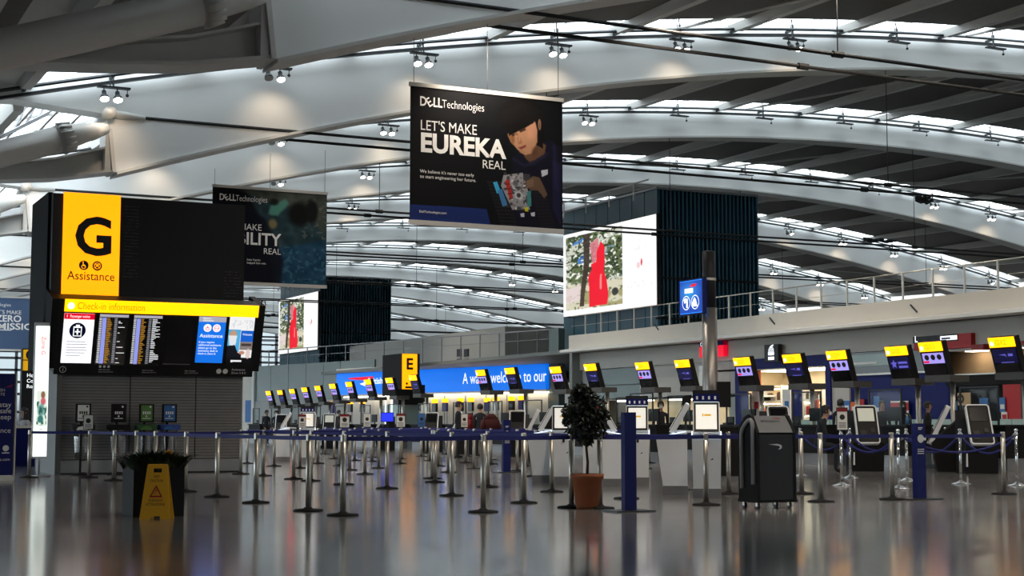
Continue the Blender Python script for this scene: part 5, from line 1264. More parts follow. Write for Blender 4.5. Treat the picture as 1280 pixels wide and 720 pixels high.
# black wall-side monitor back on the column
p = atD(905, 493, 35.4)
mo = empty('column_monitor', (p.x, p.y, p.z), -0.45, 'black monitor seen from behind, fixed beside the steel column', 'monitor')
m = MB(); m.box(-0.16, 0.16, 0, 0.1, -0.30, 0.30); m.build('casing', M['matte_black'], mo)
m = MB(); m.bar((-0.16, 0.05, 0.0), (-0.55, 0.2, 0.0), 0.06, 0.06); m.build('arm', M['dark_steel'], mo)

# ================================================================== STEEL COLUMN with lit sign
p = atD(888, 500, 36.0)
ck = empty('sign_column', (p.x, p.y, 0), 0, 'thick free-standing column, brushed steel below and black above', 'column')
zt, zm = atD(888, 313, 36).z, atD(888, 384, 36).z
m = MB(); m.lathe([(0.185, 0), (0.185, zm)], n=24); m.smooth('steel_shaft', M['column_steel'], ck)
m = MB(); m.lathe([(0.155, zm), (0.155, zt), (0.12, zt + 0.02)], n=24); m.smooth('black_shaft', M['charcoal'], ck)
zr_ = atD(888, 348, 36).z
m = MB(); m.lathe([(0.165, zr_ - 0.03), (0.165, zr_ + 0.03)], n=24); m.build('collar', M['steel'], ck)
sc_ = empty('lit_gate_sign', (p.x, p.y, 0), 0, 'lit blue sign board with two white circled symbols, fixed to the steel column', 'sign')
a, c = atX(851, 353, p.x - 0.24), atX(880, 348, p.x - 0.24)
y0, y1 = c.y, a.y; z1 = (a.z + c.z) / 2; z0 = atX(866, 392, p.x - 0.24).z; X = -0.24
y0 -= p.y; y1 -= p.y
m = MB(); m.box(X - 0.04, X + 0.04, y0, y1, z0, z1); m.build('light_box', M['lit_sky'], sc_)
m = MB(); m.box(X - 0.05, X + 0.05, y0 - 0.03, y0 + 0.02, z0 - 0.03, z1 + 0.03); m.box(X - 0.05, X + 0.05, y1 - 0.02, y1 + 0.03, z0 - 0.03, z1 + 0.03); m.box(X - 0.05, X + 0.05, y0, y1, z1, z1 + 0.03); m.box(X - 0.05, X + 0.05, y0, y1, z0 - 0.03, z0)
m.box(X, 0, y0 + 0.1, y0 + 0.2, z0 + 0.3, z0 + 0.36); m.box(X, 0, y0 + 0.1, y0 + 0.2, z1 - 0.36, z1 - 0.3); m.build('frame', M['navy'], sc_)
P = Pic(40, 50, c8('2456c8')); P.ell(0.42, 0.36, 0.55, 0.42, c8('3fb4ff'), 0.9, 0.9)
P.build('lit_ground', (X - 0.045, y1 - 0.03, z1 - 0.02), (0, y0 - y1 + 0.06, 0), (0, 0, z0 - z1 + 0.04), M['screen_print'], sc_)
ym, hz_ = (y0 + y1) / 2, z1 - z0; wy = y1 - y0
m = MB()
for s_ in (0.19, -0.19): m.ring((X - 0.055, ym + s_ * wy, z0 + hz_ * 0.33), UY, UZ, hz_ * 0.19, hz_ * 0.215, 24)
m.box(X - 0.057, X - 0.05, ym + 0.13 * wy, ym + 0.19 * wy, z0 + hz_ * 0.18, z0 + hz_ * 0.46); m.bar((X - 0.055, ym + 0.19 * wy, z0 + hz_ * 0.42), (X - 0.055, ym + 0.28 * wy, z0 + hz_ * 0.38), 0.01, 0.1)
m.prism([(X - 0.055, ym - 0.19 * wy + dy * wy, z0 + hz_ * dz) for dy, dz in ((0.12, 0.2), (0.12, 0.32), (0.02, 0.48), (-0.04, 0.40), (-0.10, 0.2))], (-0.004, 0, 0))
m.box(X - 0.057, X - 0.05, ym - 0.1 * wy, ym + 0.25 * wy, z0 + hz_ * 0.62, z0 + hz_ * 0.76); m.build('symbol', M['lit_white'], sc_)
m = MB(); m.prism([(X - 0.056, ym - dy * wy, z0 + hz_ * dz) for dy, dz in ((-0.05, 0.80), (0.08, 0.88), (0.28, 0.88), (0.22, 0.80))], (-0.004, 0, 0)); m.build('red_ribbon', M['lit_red'], sc_)

# ================================================================== WHITE SELF-SERVICE KIOSKS
def kiosk():
    t = empty('self_service_kiosk', (0, 0, 0), 0, 'x', 'kiosk', 'white self-service kiosks')
    m = MB(); m.hexa([(-0.20, -0.20, 0.14), (0.20, -0.20, 0.14), (0.20, 0.18, 0.14), (-0.20, 0.18, 0.14), (-0.215, -0.30, 0.88), (0.215, -0.30, 0.88), (0.215, 0.18, 0.98), (-0.215, 0.18, 0.98)]); m.build('pedestal', M['white'], t)
    m = MB(); m.box(-0.21, 0.21, -0.21, 0.19, 0, 0.14); m.build('plinth', M['grey_steel'], t)
    m = MB()
    for s_ in (-1, 1): m.bar((s_ * 0.215, -0.30, 0.885), (s_ * 0.215, 0.16, 0.975), 0.018, 0.014)
    m.bar((-0.215, -0.305, 0.885), (0.215, -0.305, 0.885), 0.018, 0.014); m.build('light_edge', M['lit_cool'], t)
    A, B = Vector((0, -0.10, 0.97)), Vector((0, 0.16, 1.42)); d = (B - A).normalized(); n = Vector((0, -d.z, d.y)); L = (B - A).length
    m = MB(); m.slab(A - UX * 0.20 - n * 0.085, UX * 0.40, d * L, n * 0.085); m.build('slab_head', M['white'], t)
    m = MB(); m.slab(A - UX * 0.185 + d * 0.01, UX * 0.37, d * (L - 0.03), n * 0.012); m.build('bezel', M['black'], t)
    m = MB(); m.slab(A - UX * 0.155 + d * 0.045 + n * 0.012, UX * 0.31, d * (L - 0.10), n * 0.006); sc = m.build('display', M['lit_paper'], t)
    m = MB(); m.slab(A - UX * 0.03 + d * 0.27 + n * 0.018, UX * 0.10, d * 0.03, n * 0.003); m.slab(A - UX * 0.06 + d * 0.26 + n * 0.018, UX * 0.02, d * 0.05, n * 0.003); m.build('display_mark', M['amber_ink'], sc)
    m = MB(); m.hexa([(-0.17, -0.06, 0.97), (0.17, -0.06, 0.97), (0.17, 0.36, 0.95), (-0.17, 0.36, 0.95), (-0.17, -0.05, 1.0), (0.17, -0.05, 1.0), (0.17, 0.36, 0.985), (-0.17, 0.36, 0.985)]); m.build('tray', M['white'], t)
    m = MB(); m.slab(B - UX * 0.19 - n * 0.06, UX * 0.38, d * 0.012, n * 0.05); m.build('top_light', M['lit_cool'], t)
    m = MB(); m.add([(-0.10, -0.262, 0.60), (0.02, -0.263, 0.615), (0.10, -0.262, 0.60), (0.09, -0.258, 0.565), (0.05, -0.257, 0.56), (0.08, -0.26, 0.59)], [(0, 1, 2, 5), (2, 3, 4, 5)]); m.build('ribbon_mark', M['sign_ink'], t)
    m = MB(); m.box(-0.01, 0.03, -0.30, -0.285, 0.76, 0.83); m.build('camera_port', M['charcoal'], t)
    return t
def header(t):
    m = MB(); m.box(-0.20, 0.20, 0.14, 0.20, 1.43, 1.60); h = m.build('header', M['charcoal'], t)
    m = MB(); m.box(-0.19, 0.19, 0.134, 0.14, 1.44, 1.54); m.build('header_print', M['navy'], h)
    m = MB()
    for k in range(4): m.box(-0.15 + 0.09 * k, -0.12 + 0.09 * k, 0.13, 0.134, 1.46, 1.51)
    m.build('header_icon', M['white_ink'], h)
    m = MB(); m.box(-0.02, 0.02, 0.18, 0.21, 1.0, 1.45); m.build('header_stem', M['grey_steel'], t)
k0 = kiosk(); k0.location = (*fl(884, 622).xy, 0); k0.rotation_euler = (0, 0, -0.59)
k0['label'] = 'white kiosk facing the hall with a blank lit page and a navy header'
KS = [((845, 618), -2.14, 'white kiosk seen from its side with its arm leaning over, beside the black wheeled cabinet'),
      ((679, 603), -2.05, 'white kiosk seen from its side, first of the cluster behind the potted tree'),
      ((704, 605), -0.50, 'white kiosk with a lit page, partly behind the crown of the potted tree'),
      ((765, 608), 1.04, 'white kiosk turned away, its shelf poking out beside the tree crown'),
      ((797, 606), -0.55, 'white kiosk with a lit page, mostly hidden by the near navy totem'),
      ((741, 603), 1.05, 'white kiosk hidden behind the terracotta pot'),
      ((354, 577), -1.88, 'far white kiosk seen from its side behind the belts near the pylon'),
      ((384, 578), -0.32, 'far white kiosk with a lit yellowish page behind the belts')]
for (px, rz, lb) in KS:
    q = fl(*px); o = dup(k0, (q.x, q.y, 0), rz, lb)
    if 'lit page, mostly' in lb or 'yellowish' in lb: header(o)
header(k0)
# dark hand scanner arm over the side-on kiosk
q = fl(858, 612)
sc_ = empty('document_camera', (q.x, q.y, 0), -0.4, 'small black camera block on an arm between the two white kiosks', 'camera')
m = MB(); m.tube([(0, 0, 0), (0, 0, 1.38)], 0.02, 8); m.lathe([(0.14, 0), (0.14, 0.015), (0.03, 0.03)], n=16); m.build('stem', M['dark_steel'], sc_)
m = MB(); m.slab((-0.07, -0.05, 1.36), (0.14, 0, 0.02), (0, 0.10, 0), (0.03, 0, 0.20)); m.build('head', M['matte_black'], sc_)

# ================================================================== BLACK TROLLEY (wheeled cabinet)
tx, ty = 11.50, 16.02
tr = empty('wheeled_cabinet', (tx, ty, 0), 0, 'tall charcoal wheeled cabinet with a sloping grey lid and a white ribbon emblem', 'cabinet')
Wd, Dp = 0.60, 0.41
m = MB(); m.box(0.0, Wd, 0, Dp, 0.09, 0.98); m.build('body', M['charcoal'], tr)
m = MB(); m.box(-0.015, Wd + 0.015, -0.015, Dp + 0.015, 0.085, 0.12); m.build('base_rim', M['matte_black'], tr)
for s_ in (0, 1):
    x = -0.008 if s_ == 0 else Wd - 0.035
    m = MB(); m.prism([(x, -0.005, 0.10), (x, -0.005, 0.98), (x, 0.08, 1.14), (x, 0.12, 1.20), (x, 0.17, 1.22), (x, 0.24, 1.20), (x, Dp, 1.05), (x, Dp, 0.10)], (0.043, 0, 0)); m.build('side_panel', M['matte_black'], tr)
m = MB(); m.hexa([(0.02, 0.0, 0.96), (Wd - 0.02, 0.0, 0.96), (Wd - 0.06, 0.12, 0.96), (0.05, 0.12, 0.96), (0.02, 0.0, 0.985), (Wd - 0.02, 0.0, 0.985), (Wd - 0.06, 0.13, 1.20), (0.05, 0.13, 1.20)]); lid = m.build('sloping_lid', mk('grey_lid', (0.22, 0.22, 0.225), 0.45), tr)
lu, lv = UX, Vector((0, 0.13, 0.215)).normalized(); ln = Vector((0, -lv.z, lv.y))
lp = lambda x, q: Vector((x, 0, 0.985)) + lv * q + ln * 0.004
m = MB(); m.text('BRITISH AIRWAYS', lp(0.12, 0.15), UX, lv, 0.05, 0.0, fit=0.30); m.build('lettering', M['sign_ink'], lid)
m = MB(); m.add([lp(0.30, 0.215), lp(0.43, 0.22), lp(0.45, 0.19), lp(0.42, 0.205)], [(0, 1, 2, 3)]); m.build('ribbon_mark', M['red'], lid)
m = MB(); top = [(-0.10, 0.055), (0.03, 0.062), (0.09, 0.05), (0.11, 0.025), (0.095, 0.0), (0.06, -0.012)]; bot = [(0.052, -0.004), (0.075, 0.008), (0.075, 0.022), (0.055, 0.036), (0.0, 0.044)]
pts = top + bot; m.prism([(0.28 + x, -0.006, 0.775 + z) for x, z in pts], (0, 0.005, 0)); m.build('ribbon_emblem', M['white_ink'], tr)
hp = [(0.06, 0.32), (0.06, 1.06), (0.075, 1.12), (0.11, 1.145), (0.15, 1.14), (0.22, 1.09), (0.29, 1.02), (0.31, 0.95), (0.31, 0.26)]
m = MB(); m.tube([(-0.025, y, z) for y, z in hp], 0.028, 8); m.smooth('side_handle', mk('grey_grip', (0.27, 0.27, 0.28), 0.5), tr)
for x, y in ((0.05, 0.06), (Wd - 0.05, 0.06), (0.05, Dp - 0.06), (Wd - 0.05, Dp - 0.06)):
    m = MB(); m.tube([(x - 0.016, y + 0.02, 0.04), (x + 0.016, y + 0.02, 0.04)], 0.04, 14); c = m.build('castor_wheel', M['dark_steel'], tr)
    m = MB(); m.box(x - 0.025, x - 0.017, y - 0.01, y + 0.03, 0.035, 0.085); m.box(x + 0.017, x + 0.025, y - 0.01, y + 0.03, 0.035, 0.085); m.box(x - 0.025, x + 0.025, y - 0.015, y + 0.03, 0.082, 0.09); m.build('castor_fork', M['steel'], c)

# ================================================================== NAVY TOTEMS
def totem(loc, h, label, icon=True, w=0.18):
    t = empty('queue_totem', loc, 0, label, 'totem', 'navy queue totems')
    m = MB(); m.box(-w / 2, w / 2, -0.06, 0.03, 0.015, h); m.build('post', M['navy'], t)
    m = MB(); m.box(-0.28, 0.28, -0.2, 0.2, 0, 0.018); m.build('base_plate', M['dark_steel'], t)
    if icon:
        m = MB(); m.disc((0.0, -0.062, 0.88), UX, UZ, 0.05, 18); m.box(0.0, 0.10, -0.065, -0.06, 0.855, 0.895); m.ring((0.0, -0.064, 0.88), UX, UZ, 0.05, 0.06, 18)
        m.box(-0.04, 0.04, -0.063, -0.06, 1.03, 1.045); m.box(-0.04, 0.02, -0.063, -0.06, 1.01, 1.02)
        for k in range(3): m.box(-0.06, 0.06, -0.063, -0.06, 0.66 + 0.03 * k, 0.672 + 0.03 * k)
        m.build('white_print', M['white_ink'], t)
    return t
totem((15.12, 17.10, 0), 1.10, 'tall navy queue totem with a white round symbol, in front of the rope enclosure')
m = MB(); m.box(15.02, 15.12, 17.2, 17.24, 1.10, 1.24); 
tag(m.build('leaflet_holder', M['screen_pane']), 'clear leaflet holder on top of the navy totem with the white symbol', 'holder')
totem((9.81, 16.42, 0), 1.24, 'plain navy queue totem beside the terracotta pot', icon=False, w=0.17)
totem((15.07, 30.57, 0), 1.18, 'far navy queue totem with a white symbol, among the belt posts behind the pot')

# ================================================================== POTTED TREE
pp_ = fl(734, 636)
tr = empty('potted_tree', (pp_.x, pp_.y, 0), 0, 'small dark leafy tree in a terracotta pot standing in the queue line', 'plant')
m = MB(); m.lathe([(0.135, 0), (0.15, 0.05), (0.195, 0.38), (0.215, 0.385), (0.22, 0.45), (0.195, 0.45), (0.18, 0.38)], n=28); pot = m.smooth('pot', M['terracotta'], tr)
m = MB(); m.lathe([(0.18, 0.39), (0.05, 0.41)], n=20); m.build('soil', M['soil'], tr)
m = MB(); m.tube([(0, 0, 0.38), (0.01, 0, 0.6), (-0.01, 0.01, 0.85), (0, 0, 1.2)], [0.022, 0.018, 0.016, 0.01], 8)
rr = random.Random(5)
for i in range(22):
    a = rr.random() * 6.28; z0 = 0.82 + 0.4 * rr.random(); r = 0.16 + 0.15 * rr.random()
    m.tube([(0, 0, z0), (math.cos(a) * r * 0.6, math.sin(a) * r * 0.6, z0 + 0.10), (math.cos(a) * r, math.sin(a) * r, z0 + 0.16)], [0.008, 0.006, 0.003], 5)
m.smooth('trunk', M['bark'], tr)
m = MB(); cc = Vector((-0.03, 0, 1.22))
lobes = [((-0.03, 0, 1.20), 0.27), ((-0.12, 0.02, 1.30), 0.18), ((0.10, 0.0, 1.28), 0.2), ((-0.08, 0, 1.50), 0.12), ((0.08, 0, 1.06), 0.2), ((-0.15, 0, 1.08), 0.18), ((0.20, 0, 1.20), 0.13), ((-0.01, 0, 1.42), 0.16), ((-0.25, 0, 1.20), 0.12), ((0.0, 0, 0.97), 0.16)]
for i in range(2600):
    (c, r) = lobes[rr.randrange(len(lobes))]; d = Vector((rr.gauss(0, 1), rr.gauss(0, 1), rr.gauss(0, 1))).normalized(); q = Vector(c) + d * r * (rr.random() ** 0.4)
    ax = (d + Vector((rr.gauss(0, .6), rr.gauss(0, .6), rr.gauss(0, .6) - 0.3))).normalized(); s1 = ax.cross(Vector((rr.gauss(0, 1), rr.gauss(0, 1), rr.gauss(0, 1)))).normalized(); L = 0.030 + 0.02 * rr.random()
    nn = ax.cross(s1) * L * 0.12
    m.add([q - ax * L, q + s1 * L * 0.42 + nn, q + ax * L, q - s1 * L * 0.42 + nn], [(0, 1, 2), (0, 2, 3)])
tag(m.build('foliage', M['leaf'], tr, norm=False), kind='stuff')
m = MB(); m.ball((0.01, -0.27, 1.30), 0.014, 8); m.build('red_bauble', M['red'], tr)

# ================================================================== PLANTER, WET FLOOR SIGN
px0 = 3.92; q = fl(163, 646); 
pl = empty('square_planter', (3.97, 17.95, 0), 0, 'square black planter box with dark trailing plants, behind the yellow warning sign', 'planter')
m = MB(); W2, D2, Hh = 0.60, 0.60, 0.61
m.box(0, W2, 0, 0.03, 0, Hh); m.box(0, W2, D2 - 0.03, D2, 0, Hh); m.box(0, 0.03, 0.03, D2 - 0.03, 0, Hh); m.box(W2 - 0.03, W2, 0.03, D2 - 0.03, 0, Hh); m.build('box', M['matte_black'], pl)
m = MB(); m.box(-0.004, 0.0, 0.0, D2, 0, Hh); m.build('side_skin', M['planter_grey'], pl)  # thin sheet colours this one side a lighter grey than the box
m = MB(); m.box(0.03, W2 - 0.03, 0.03, D2 - 0.03, Hh - 0.1, Hh - 0.05); m.build('soil', M['soil'], pl)
m = MB(); rr = random.Random(9)
for i in range(1100):
    x, y = rr.random() * W2, rr.random() * D2; out = Vector(((x - W2 / 2) * 1.0, (y - D2 / 2) * 1.0, 0.35 + 0.3 * rr.random())).normalized()
    b0 = Vector((x, y, Hh - 0.06)); L = 0.13 + 0.16 * rr.random()
    p1 = b0 + out * L * 0.6; p2 = b0 + out * L + Vector((out.x, out.y, -0.25)) * L * 0.5; s1 = out.cross(UZ).normalized() * (0.010 + 0.01 * rr.random())
    m.add([b0 - s1, b0 + s1, p1 + s1, p1 - s1, p2], [(0, 1, 2, 3), (3, 2, 4)])
tag(m.build('foliage', M['leaf2'], pl, norm=False), kind='stuff')
m = MB()
for i in range(60):
    c = Vector((0.45, 0.2, Hh + 0.115)); d = Vector((rr.gauss(0, 1), rr.gauss(0, 1), rr.gauss(0, 0.8))).normalized(); s1 = d.cross(UZ).normalized() * 0.016
    m.add([c, c + d * 0.05 + s1, c + d * 0.07, c + d * 0.05 - s1], [(0, 1, 2, 3)])
tag(m.build('yellow_flower', M['yellow_plastic'], pl, norm=False), kind='stuff')

ws = empty('wet_floor_sign', (4.17, 17.62, 0), -0.43, 'yellow folding wet floor warning sign leaning open on the stone floor', 'warning sign')
def ws_panel(s_):
    m = MB(); zt, y0, y1 = 0.62, s_ * 0.13, s_ * 0.02
    wb, wt = 0.175, 0.115
    P2 = lambda x, z: Vector((x, y0 + (y1 - y0) * z / zt, z)); nn = Vector((0, 0.012, 0))
    wz = lambda z: wb + (wt - wb) * z / zt
    for (za, zb_, xa, xb_) in ((0.0, 0.035, 0.35, 1.0), (0.0, 0.035, -1.0, -0.35), (0.035, 0.53, -1, 1), (0.53, 0.58, 0.45, 1), (0.53, 0.58, -1, -0.45), (0.58, 0.62, -1, 1)):
        q4 = [P2(wz(za) * xa, za), P2(wz(za) * xb_, za), P2(wz(zb_) * xb_, zb_), P2(wz(zb_) * xa, zb_)]
        m.prism(q4, nn)
    return m, P2, (y1 - y0) / zt
m, P2, sl = ws_panel(-1); fp = m.build('front_panel', M['yellow_plastic'], ws)
m, _, _ = ws_panel(1); m.build('rear_panel', M['yellow_plastic'], ws)
m = MB(); m.tube([(-0.11, 0, 0.615), (0.11, 0, 0.615)], 0.014, 8); m.build('hinge_bar', M['yellow_plastic'], ws)
vz = Vector((0, sl, 1)).normalized(); off = Vector((0, -0.003, 0))
m = MB()
for t, z, w_ in (('WET', 0.472, 0.07), ('CAUTION', 0.425, 0.15), ('CUIDADO', 0.20, 0.17), ('ATTENZIONE', 0.155, 0.22)): m.text(t, P2(0, z) + off, UX, vz, 0.042, 0.003, fit=w_, align='c')
m.build('lettering', M['sign_ink'], fp)
m = MB(); o_ = P2(0, 0.25) + off; tri = lambda s_: [o_ - UX * 0.075 * s_ + vz * (0.055 - 0.055 * s_), o_ + UX * 0.075 * s_ + vz * (0.055 - 0.055 * s_), o_ + vz * (0.055 + 0.085 * s_)]
a_, b_ = tri(1.0), tri(0.68); m.add(a_ + b_, [(0, 1, 4, 3), (1, 2, 5, 4), (2, 0, 3, 5)]); m.build('red_triangle', M['red'], fp)
m = MB(); m.disc(o_ + vz * 0.078 + UX * 0.005 + off, UX, vz, 0.009, 10); m.bar(o_ + vz * 0.068 + off, o_ + vz * 0.035 - UX * 0.012 + off, 0.004, 0.014, up=UY); m.bar(o_ + vz * 0.035 - UX * 0.012 + off, o_ + vz * 0.018 + UX * 0.02 + off, 0.004, 0.01, up=UY); m.bar(o_ + vz * 0.014 - UX * 0.03 + off, o_ + vz * 0.014 + UX * 0.03 + off, 0.004, 0.006, up=UY)
m.build('figure_mark', M['red'], fp)

# ================================================================== SACK STANDS in front of the pylon
def sack(x, y, face, ring, head, label):
    t = empty('recycling_sack_stand', (x, y, 0), -0.2, label, 'bin', 'sack stands before the zone pylon')
    m = MB(); m.lathe([(0.22, 0), (0.22, 0.03), (0.06, 0.06), (0.03, 0.06)], n=18); m.tube([(-0.04, 0.12, 0.03), (-0.04, 0.12, 1.2)], 0.025, 8); m.build('stand', M['matte_black'], t)
    m = MB(); m.box(-0.16, 0.16, -0.05, 0.02, 1.12, 1.52); hd = m.build('head_box', M['matte_black'], t)
    m = MB(); m.box(-0.115, 0.125, -0.056, -0.05, 1.155, 1.495); fp_ = m.build('face_print', M[face], hd)
    m = MB(); ink = 'sign_ink' if face == 'offwhite' else 'white_ink'
    m.disc((0.08, -0.06, 1.46), UX, UZ, 0.022, 10)
    for k in range(4): m.box(-0.08 + 0.045 * k, -0.05 + 0.045 * k, -0.059, -0.056, 1.30, 1.36)
    m.box(-0.09, 0.09, -0.059, -0.056, 1.20, 1.215); m.disc((0.0, -0.06, 1.255), UX, UZ, 0.02, 10); m.build('print_mark', M[ink], hd)
    m = MB(); n = 24; r0, r1 = 0.25, 0.20
    vs = [(r * math.cos(2 * math.pi * j / n), 0.02 + r * 0.8 * math.sin(2 * math.pi * j / n), z) for r, z in ((r0, 0.96), (r0, 1.07), (r1, 1.08), (r1, 0.97)) for j in range(n)]
    m.add(vs, [(i * n + j, i * n + (j + 1) % n, ((i + 1) % 4) * n + (j + 1) % n, ((i + 1) % 4) * n + j) for i in range(4) for j in range(n)]); m.build('ring', M[ring], t)
    m = MB(); m.lathe([(0.19, 0.99), (0.18, 0.75), (0.165, 0.5), (0.14, 0.34), (0.05, 0.30)], (0, 0.02, 0), 18); m.smooth('liner', M['liner'], t)
    m = MB(); m.add([(-0.13, -0.19, 0.96), (0.13, -0.19, 0.96), (0.10, -0.20, 1.02), (0, -0.205, 1.045), (-0.10, -0.20, 1.02)], [(0, 1, 2, 3, 4)]); m.build('flap', M[head], t)
    return t
sack(6.20, 33.05, 'offwhite', 'matte_black', 'offwhite', 'sack stand with a white sign head, black ring and white flap, by the pylon')
sack(6.95, 33.05, 'matte_black', 'matte_black', 'matte_black', 'sack stand with an all-black sign head, second along the pylon front')
sack(7.55, 33.05, 'green', 'dark_green', 'green', 'sack stand with a green sign head and green ring before the pylon')
sack(8.05, 33.05, 'blue_panel', 'blue_ring', 'blue_panel', 'sack stand with a blue sign head and blue ring before the pylon')

# ================================================================== BELT BARRIER POSTS
def post_proto():
    t = empty('belt_post', (0, 0, 0), 0, 'x', 'barrier post')
    m = MB(); m.tube([(0, 0, 0.02), (0, 0, 0.90)], 0.036, 14); m.smooth('pole', M['steel'], t)
    m = MB(); m.lathe([(0.19, 0), (0.19, 0.012), (0.175, 0.022), (0.06, 0.034), (0.045, 0.05)], n=24); m.smooth('base', M['matte_black'], t)
    m = MB(); m.lathe([(0.037, 0.88), (0.037, 0.962), (0.030, 0.97)], n=14); m.build('belt_head', M['steel'], t)
    return t
pp0 = None
GRP = 'steel belt barrier posts of the queue'
RM = random.Random(21)
def belt(o, a, c):
    dx, dy = c[0] - a[0], c[1] - a[1]; L = math.hypot(dx, dy); d = Vector((dx / L, dy / L, 0)); z1, z0 = 0.945, 0.893; k = 4
    m = MB(); s_ = d.cross(UZ) * 0.0015; sag = 0.004 * L
    for i in range(k):
        t0_, t1_ = i / k, (i + 1) / k; g = lambda t: -sag * 4 * t * (1 - t)
        a0 = d * (0.03 + (L - 0.06) * t0_); a1 = d * (0.03 + (L - 0.06) * t1_)
        m.hexa([a0 - s_ + UZ * (z0 + g(t0_)), a1 - s_ + UZ * (z0 + g(t1_)), a1 + s_ + UZ * (z0 + g(t1_)), a0 + s_ + UZ * (z0 + g(t0_)),
                a0 - s_ + UZ * (z1 + g(t0_)), a1 - s_ + UZ * (z1 + g(t1_)), a1 + s_ + UZ * (z1 + g(t1_)), a0 + s_ + UZ * (z1 + g(t0_))])
    m.build('belt', M['belt'], o)
def add_post(p, label):
    global pp0
    if pp0 is None: pp0 = o = post_proto(); o.location = (p[0], p[1], 0); o['label'] = label; o['group'] = GRP; return o
    o = pp0.copy(); COL.objects.link(o); o.location = (p[0], p[1], 0); o['label'] = label
    for ch in pp0.children:
        if ch.name.split('.')[0] == 'belt': continue
        c = ch.copy(); COL.objects.link(c); c.parent = o
    return o
rows = [
 ('in the line from the planter to the sack stands', [(6.30, 17.2), (6.24, 18.3), (6.21, 20.45), (6.17, 22.3), (6.19, 24.25), (6.2, 26.4), (6.2, 27.9), (6.17, 29.65), (6.05, 31.5), (4.95, 32.0)], True),
 ('in the front line, counted from the planter', [(8.09, 17.05), (9.56, 17.45), (9.80, 17.12), (11.49, 17.19), (13.42, 17.19), (14.73, 17.22), (17.39, 17.73)], True),
 ('in the lane running away from the terracotta pot', [(9.52, 18.75), (9.48, 21.1), (9.54, 23.9), (9.46, 25.8), (9.49, 27.7), (9.51, 28.8), (9.52, 30.85), (9.4, 32.1)], True),
 ('in the lane beside the white kiosk cluster', [(11.42, 19.17), (11.47, 21.6), (11.33, 23.7), (11.37, 26.07), (12.07, 27.8), (11.8, 30.85), (12.5, 33.7), (11.93, 35.65), (11.89, 37.6), (12.02, 40.45)], True),
 ('just behind the black wheeled cabinet', [(13.55, 19.64), (14.63, 19.22)], True),
 ('in the lane beyond the white kiosks, going away', [(14.51, 28.05), (13.91, 31.14), (13.65, 34.75), (13.57, 37.3), (13.76, 39.6)], True),
 ('in the lane by the far navy totem, going away', [(15.72, 31.3), (15.62, 33.45), (15.65, 35.7), (15.78, 38.6), (15.91, 41.05), (15.81, 42.2), (16.0, 44.5)], True),
 ('in the middle far lane, going away', [(17.7, 34.7), (17.74, 36.9), (17.77, 38.6), (17.8, 41.2), (17.88, 43.6), (17.77, 45.85), (18.1, 51.3)], True),
 ('in the far lane toward the desks, going away', [(19.34, 31.6), (19.89, 44.0), (19.8, 46.55), (20.14, 52.9)], True),
 ('in the lane along the check-in desks, going away', [(22.18, 36.0), (22.09, 42.95), (21.89, 46.5), (21.98, 49.4), (22.0, 51.3)], True),
]
POSTS = {}
for txt, pts, bl in rows:
    prev = None
    for i, p in enumerate(pts):
        o = add_post(p, 'belt post, %s %s' % (ORD[i], txt)); POSTS[p] = o
        if prev is not None and math.hypot(p[0] - prev[0], p[1] - prev[1]) < 7.5: belt(POSTS[prev], prev, p)
        prev = p
for a, c in (((6.30, 17.2), (8.09, 17.05)), ((9.40, 32.1), (11.8, 30.85)), ((13.76, 39.6), (15.78, 38.6)), ((13.57, 37.3), (15.65, 35.7)), ((16.0, 44.5), (17.88, 43.6)), ((17.7, 34.7), (15.62, 33.45)), ((18.1, 51.3), (20.14, 52.9)),
             ((19.34, 31.6), (15.72, 31.3)), ((22.18, 36.0), (19.34, 31.6)), ((22.0, 51.3), (20.14, 52.9)), ((6.17, 29.65), (9.52, 30.85)), ((12.07, 27.8), (14.51, 28.05)), ((15.91, 41.05), (17.8, 41.2)), ((19.89, 44.0), (22.09, 42.95)), ((11.42, 19.17), (13.55, 19.64))):
    belt(POSTS[a], a, c)

# chrome rope posts
def rope_post(p, label):
    t = empty('rope_post', (p[0], p[1], 0), 0, label, 'barrier post', 'chrome rope posts of the enclosure')
    m = MB(); m.tube([(0, 0, 0.02), (0, 0, 0.90)], 0.025, 12); m.smooth('pole', M['chrome'], t)
    m = MB(); m.lathe([(0.17, 0), (0.17, 0.01), (0.10, 0.03), (0.03, 0.06)], n=22); m.smooth('base', M['chrome'], t)
    m = MB(); m.lathe([(0.027, 0.88), (0.034, 0.90), (0.034, 0.93), (0.02, 0.95), (0.035, 0.97), (0.03, 1.0), (0.01, 1.01)], n=14); m.smooth('finial', M['chrome'], t)
    return t
RP = [(17.28, 20.03), (17.19, 21.43), (19.63, 25.81), (19.81, 24.42), (19.83, 22.75), (19.66, 21.11), (20.05, 20.12)]
rn = ['beside the near navy totem', 'holding the small distance notice', 'farthest back, behind the black cabinet', 'second from the back beside the officer', 'in the middle of the enclosure', 'before the bag drop machine with the dark screen', 'at the open end by the picture edge']
ro = {p: rope_post(p, 'chrome rope post %s' % s_) for p, s_ in zip(RP, rn)}
def rope(a, c, sag):
    m = MB(); A, B = Vector((a[0], a[1], 0.90)), Vector((c[0], c[1], 0.90)); k = 14; o = Vector((a[0], a[1], 0))
    m.tube([A.lerp(B, i / k) - o - UZ * sag * (1 - (2 * i / k - 1) ** 2) for i in range(k + 1)], 0.019, 8); m.smooth('rope', M['belt'], ro[a])
    m = MB()
    for P_, Q in ((A, B), (B, A)):
        d = (Q - P_).normalized(); m.tube([P_ - o + d * 0.03, P_ - o + d * 0.09 - UZ * 0.07], 0.024, 8)
    m.build('rope_end', M['chrome'], ro[a])
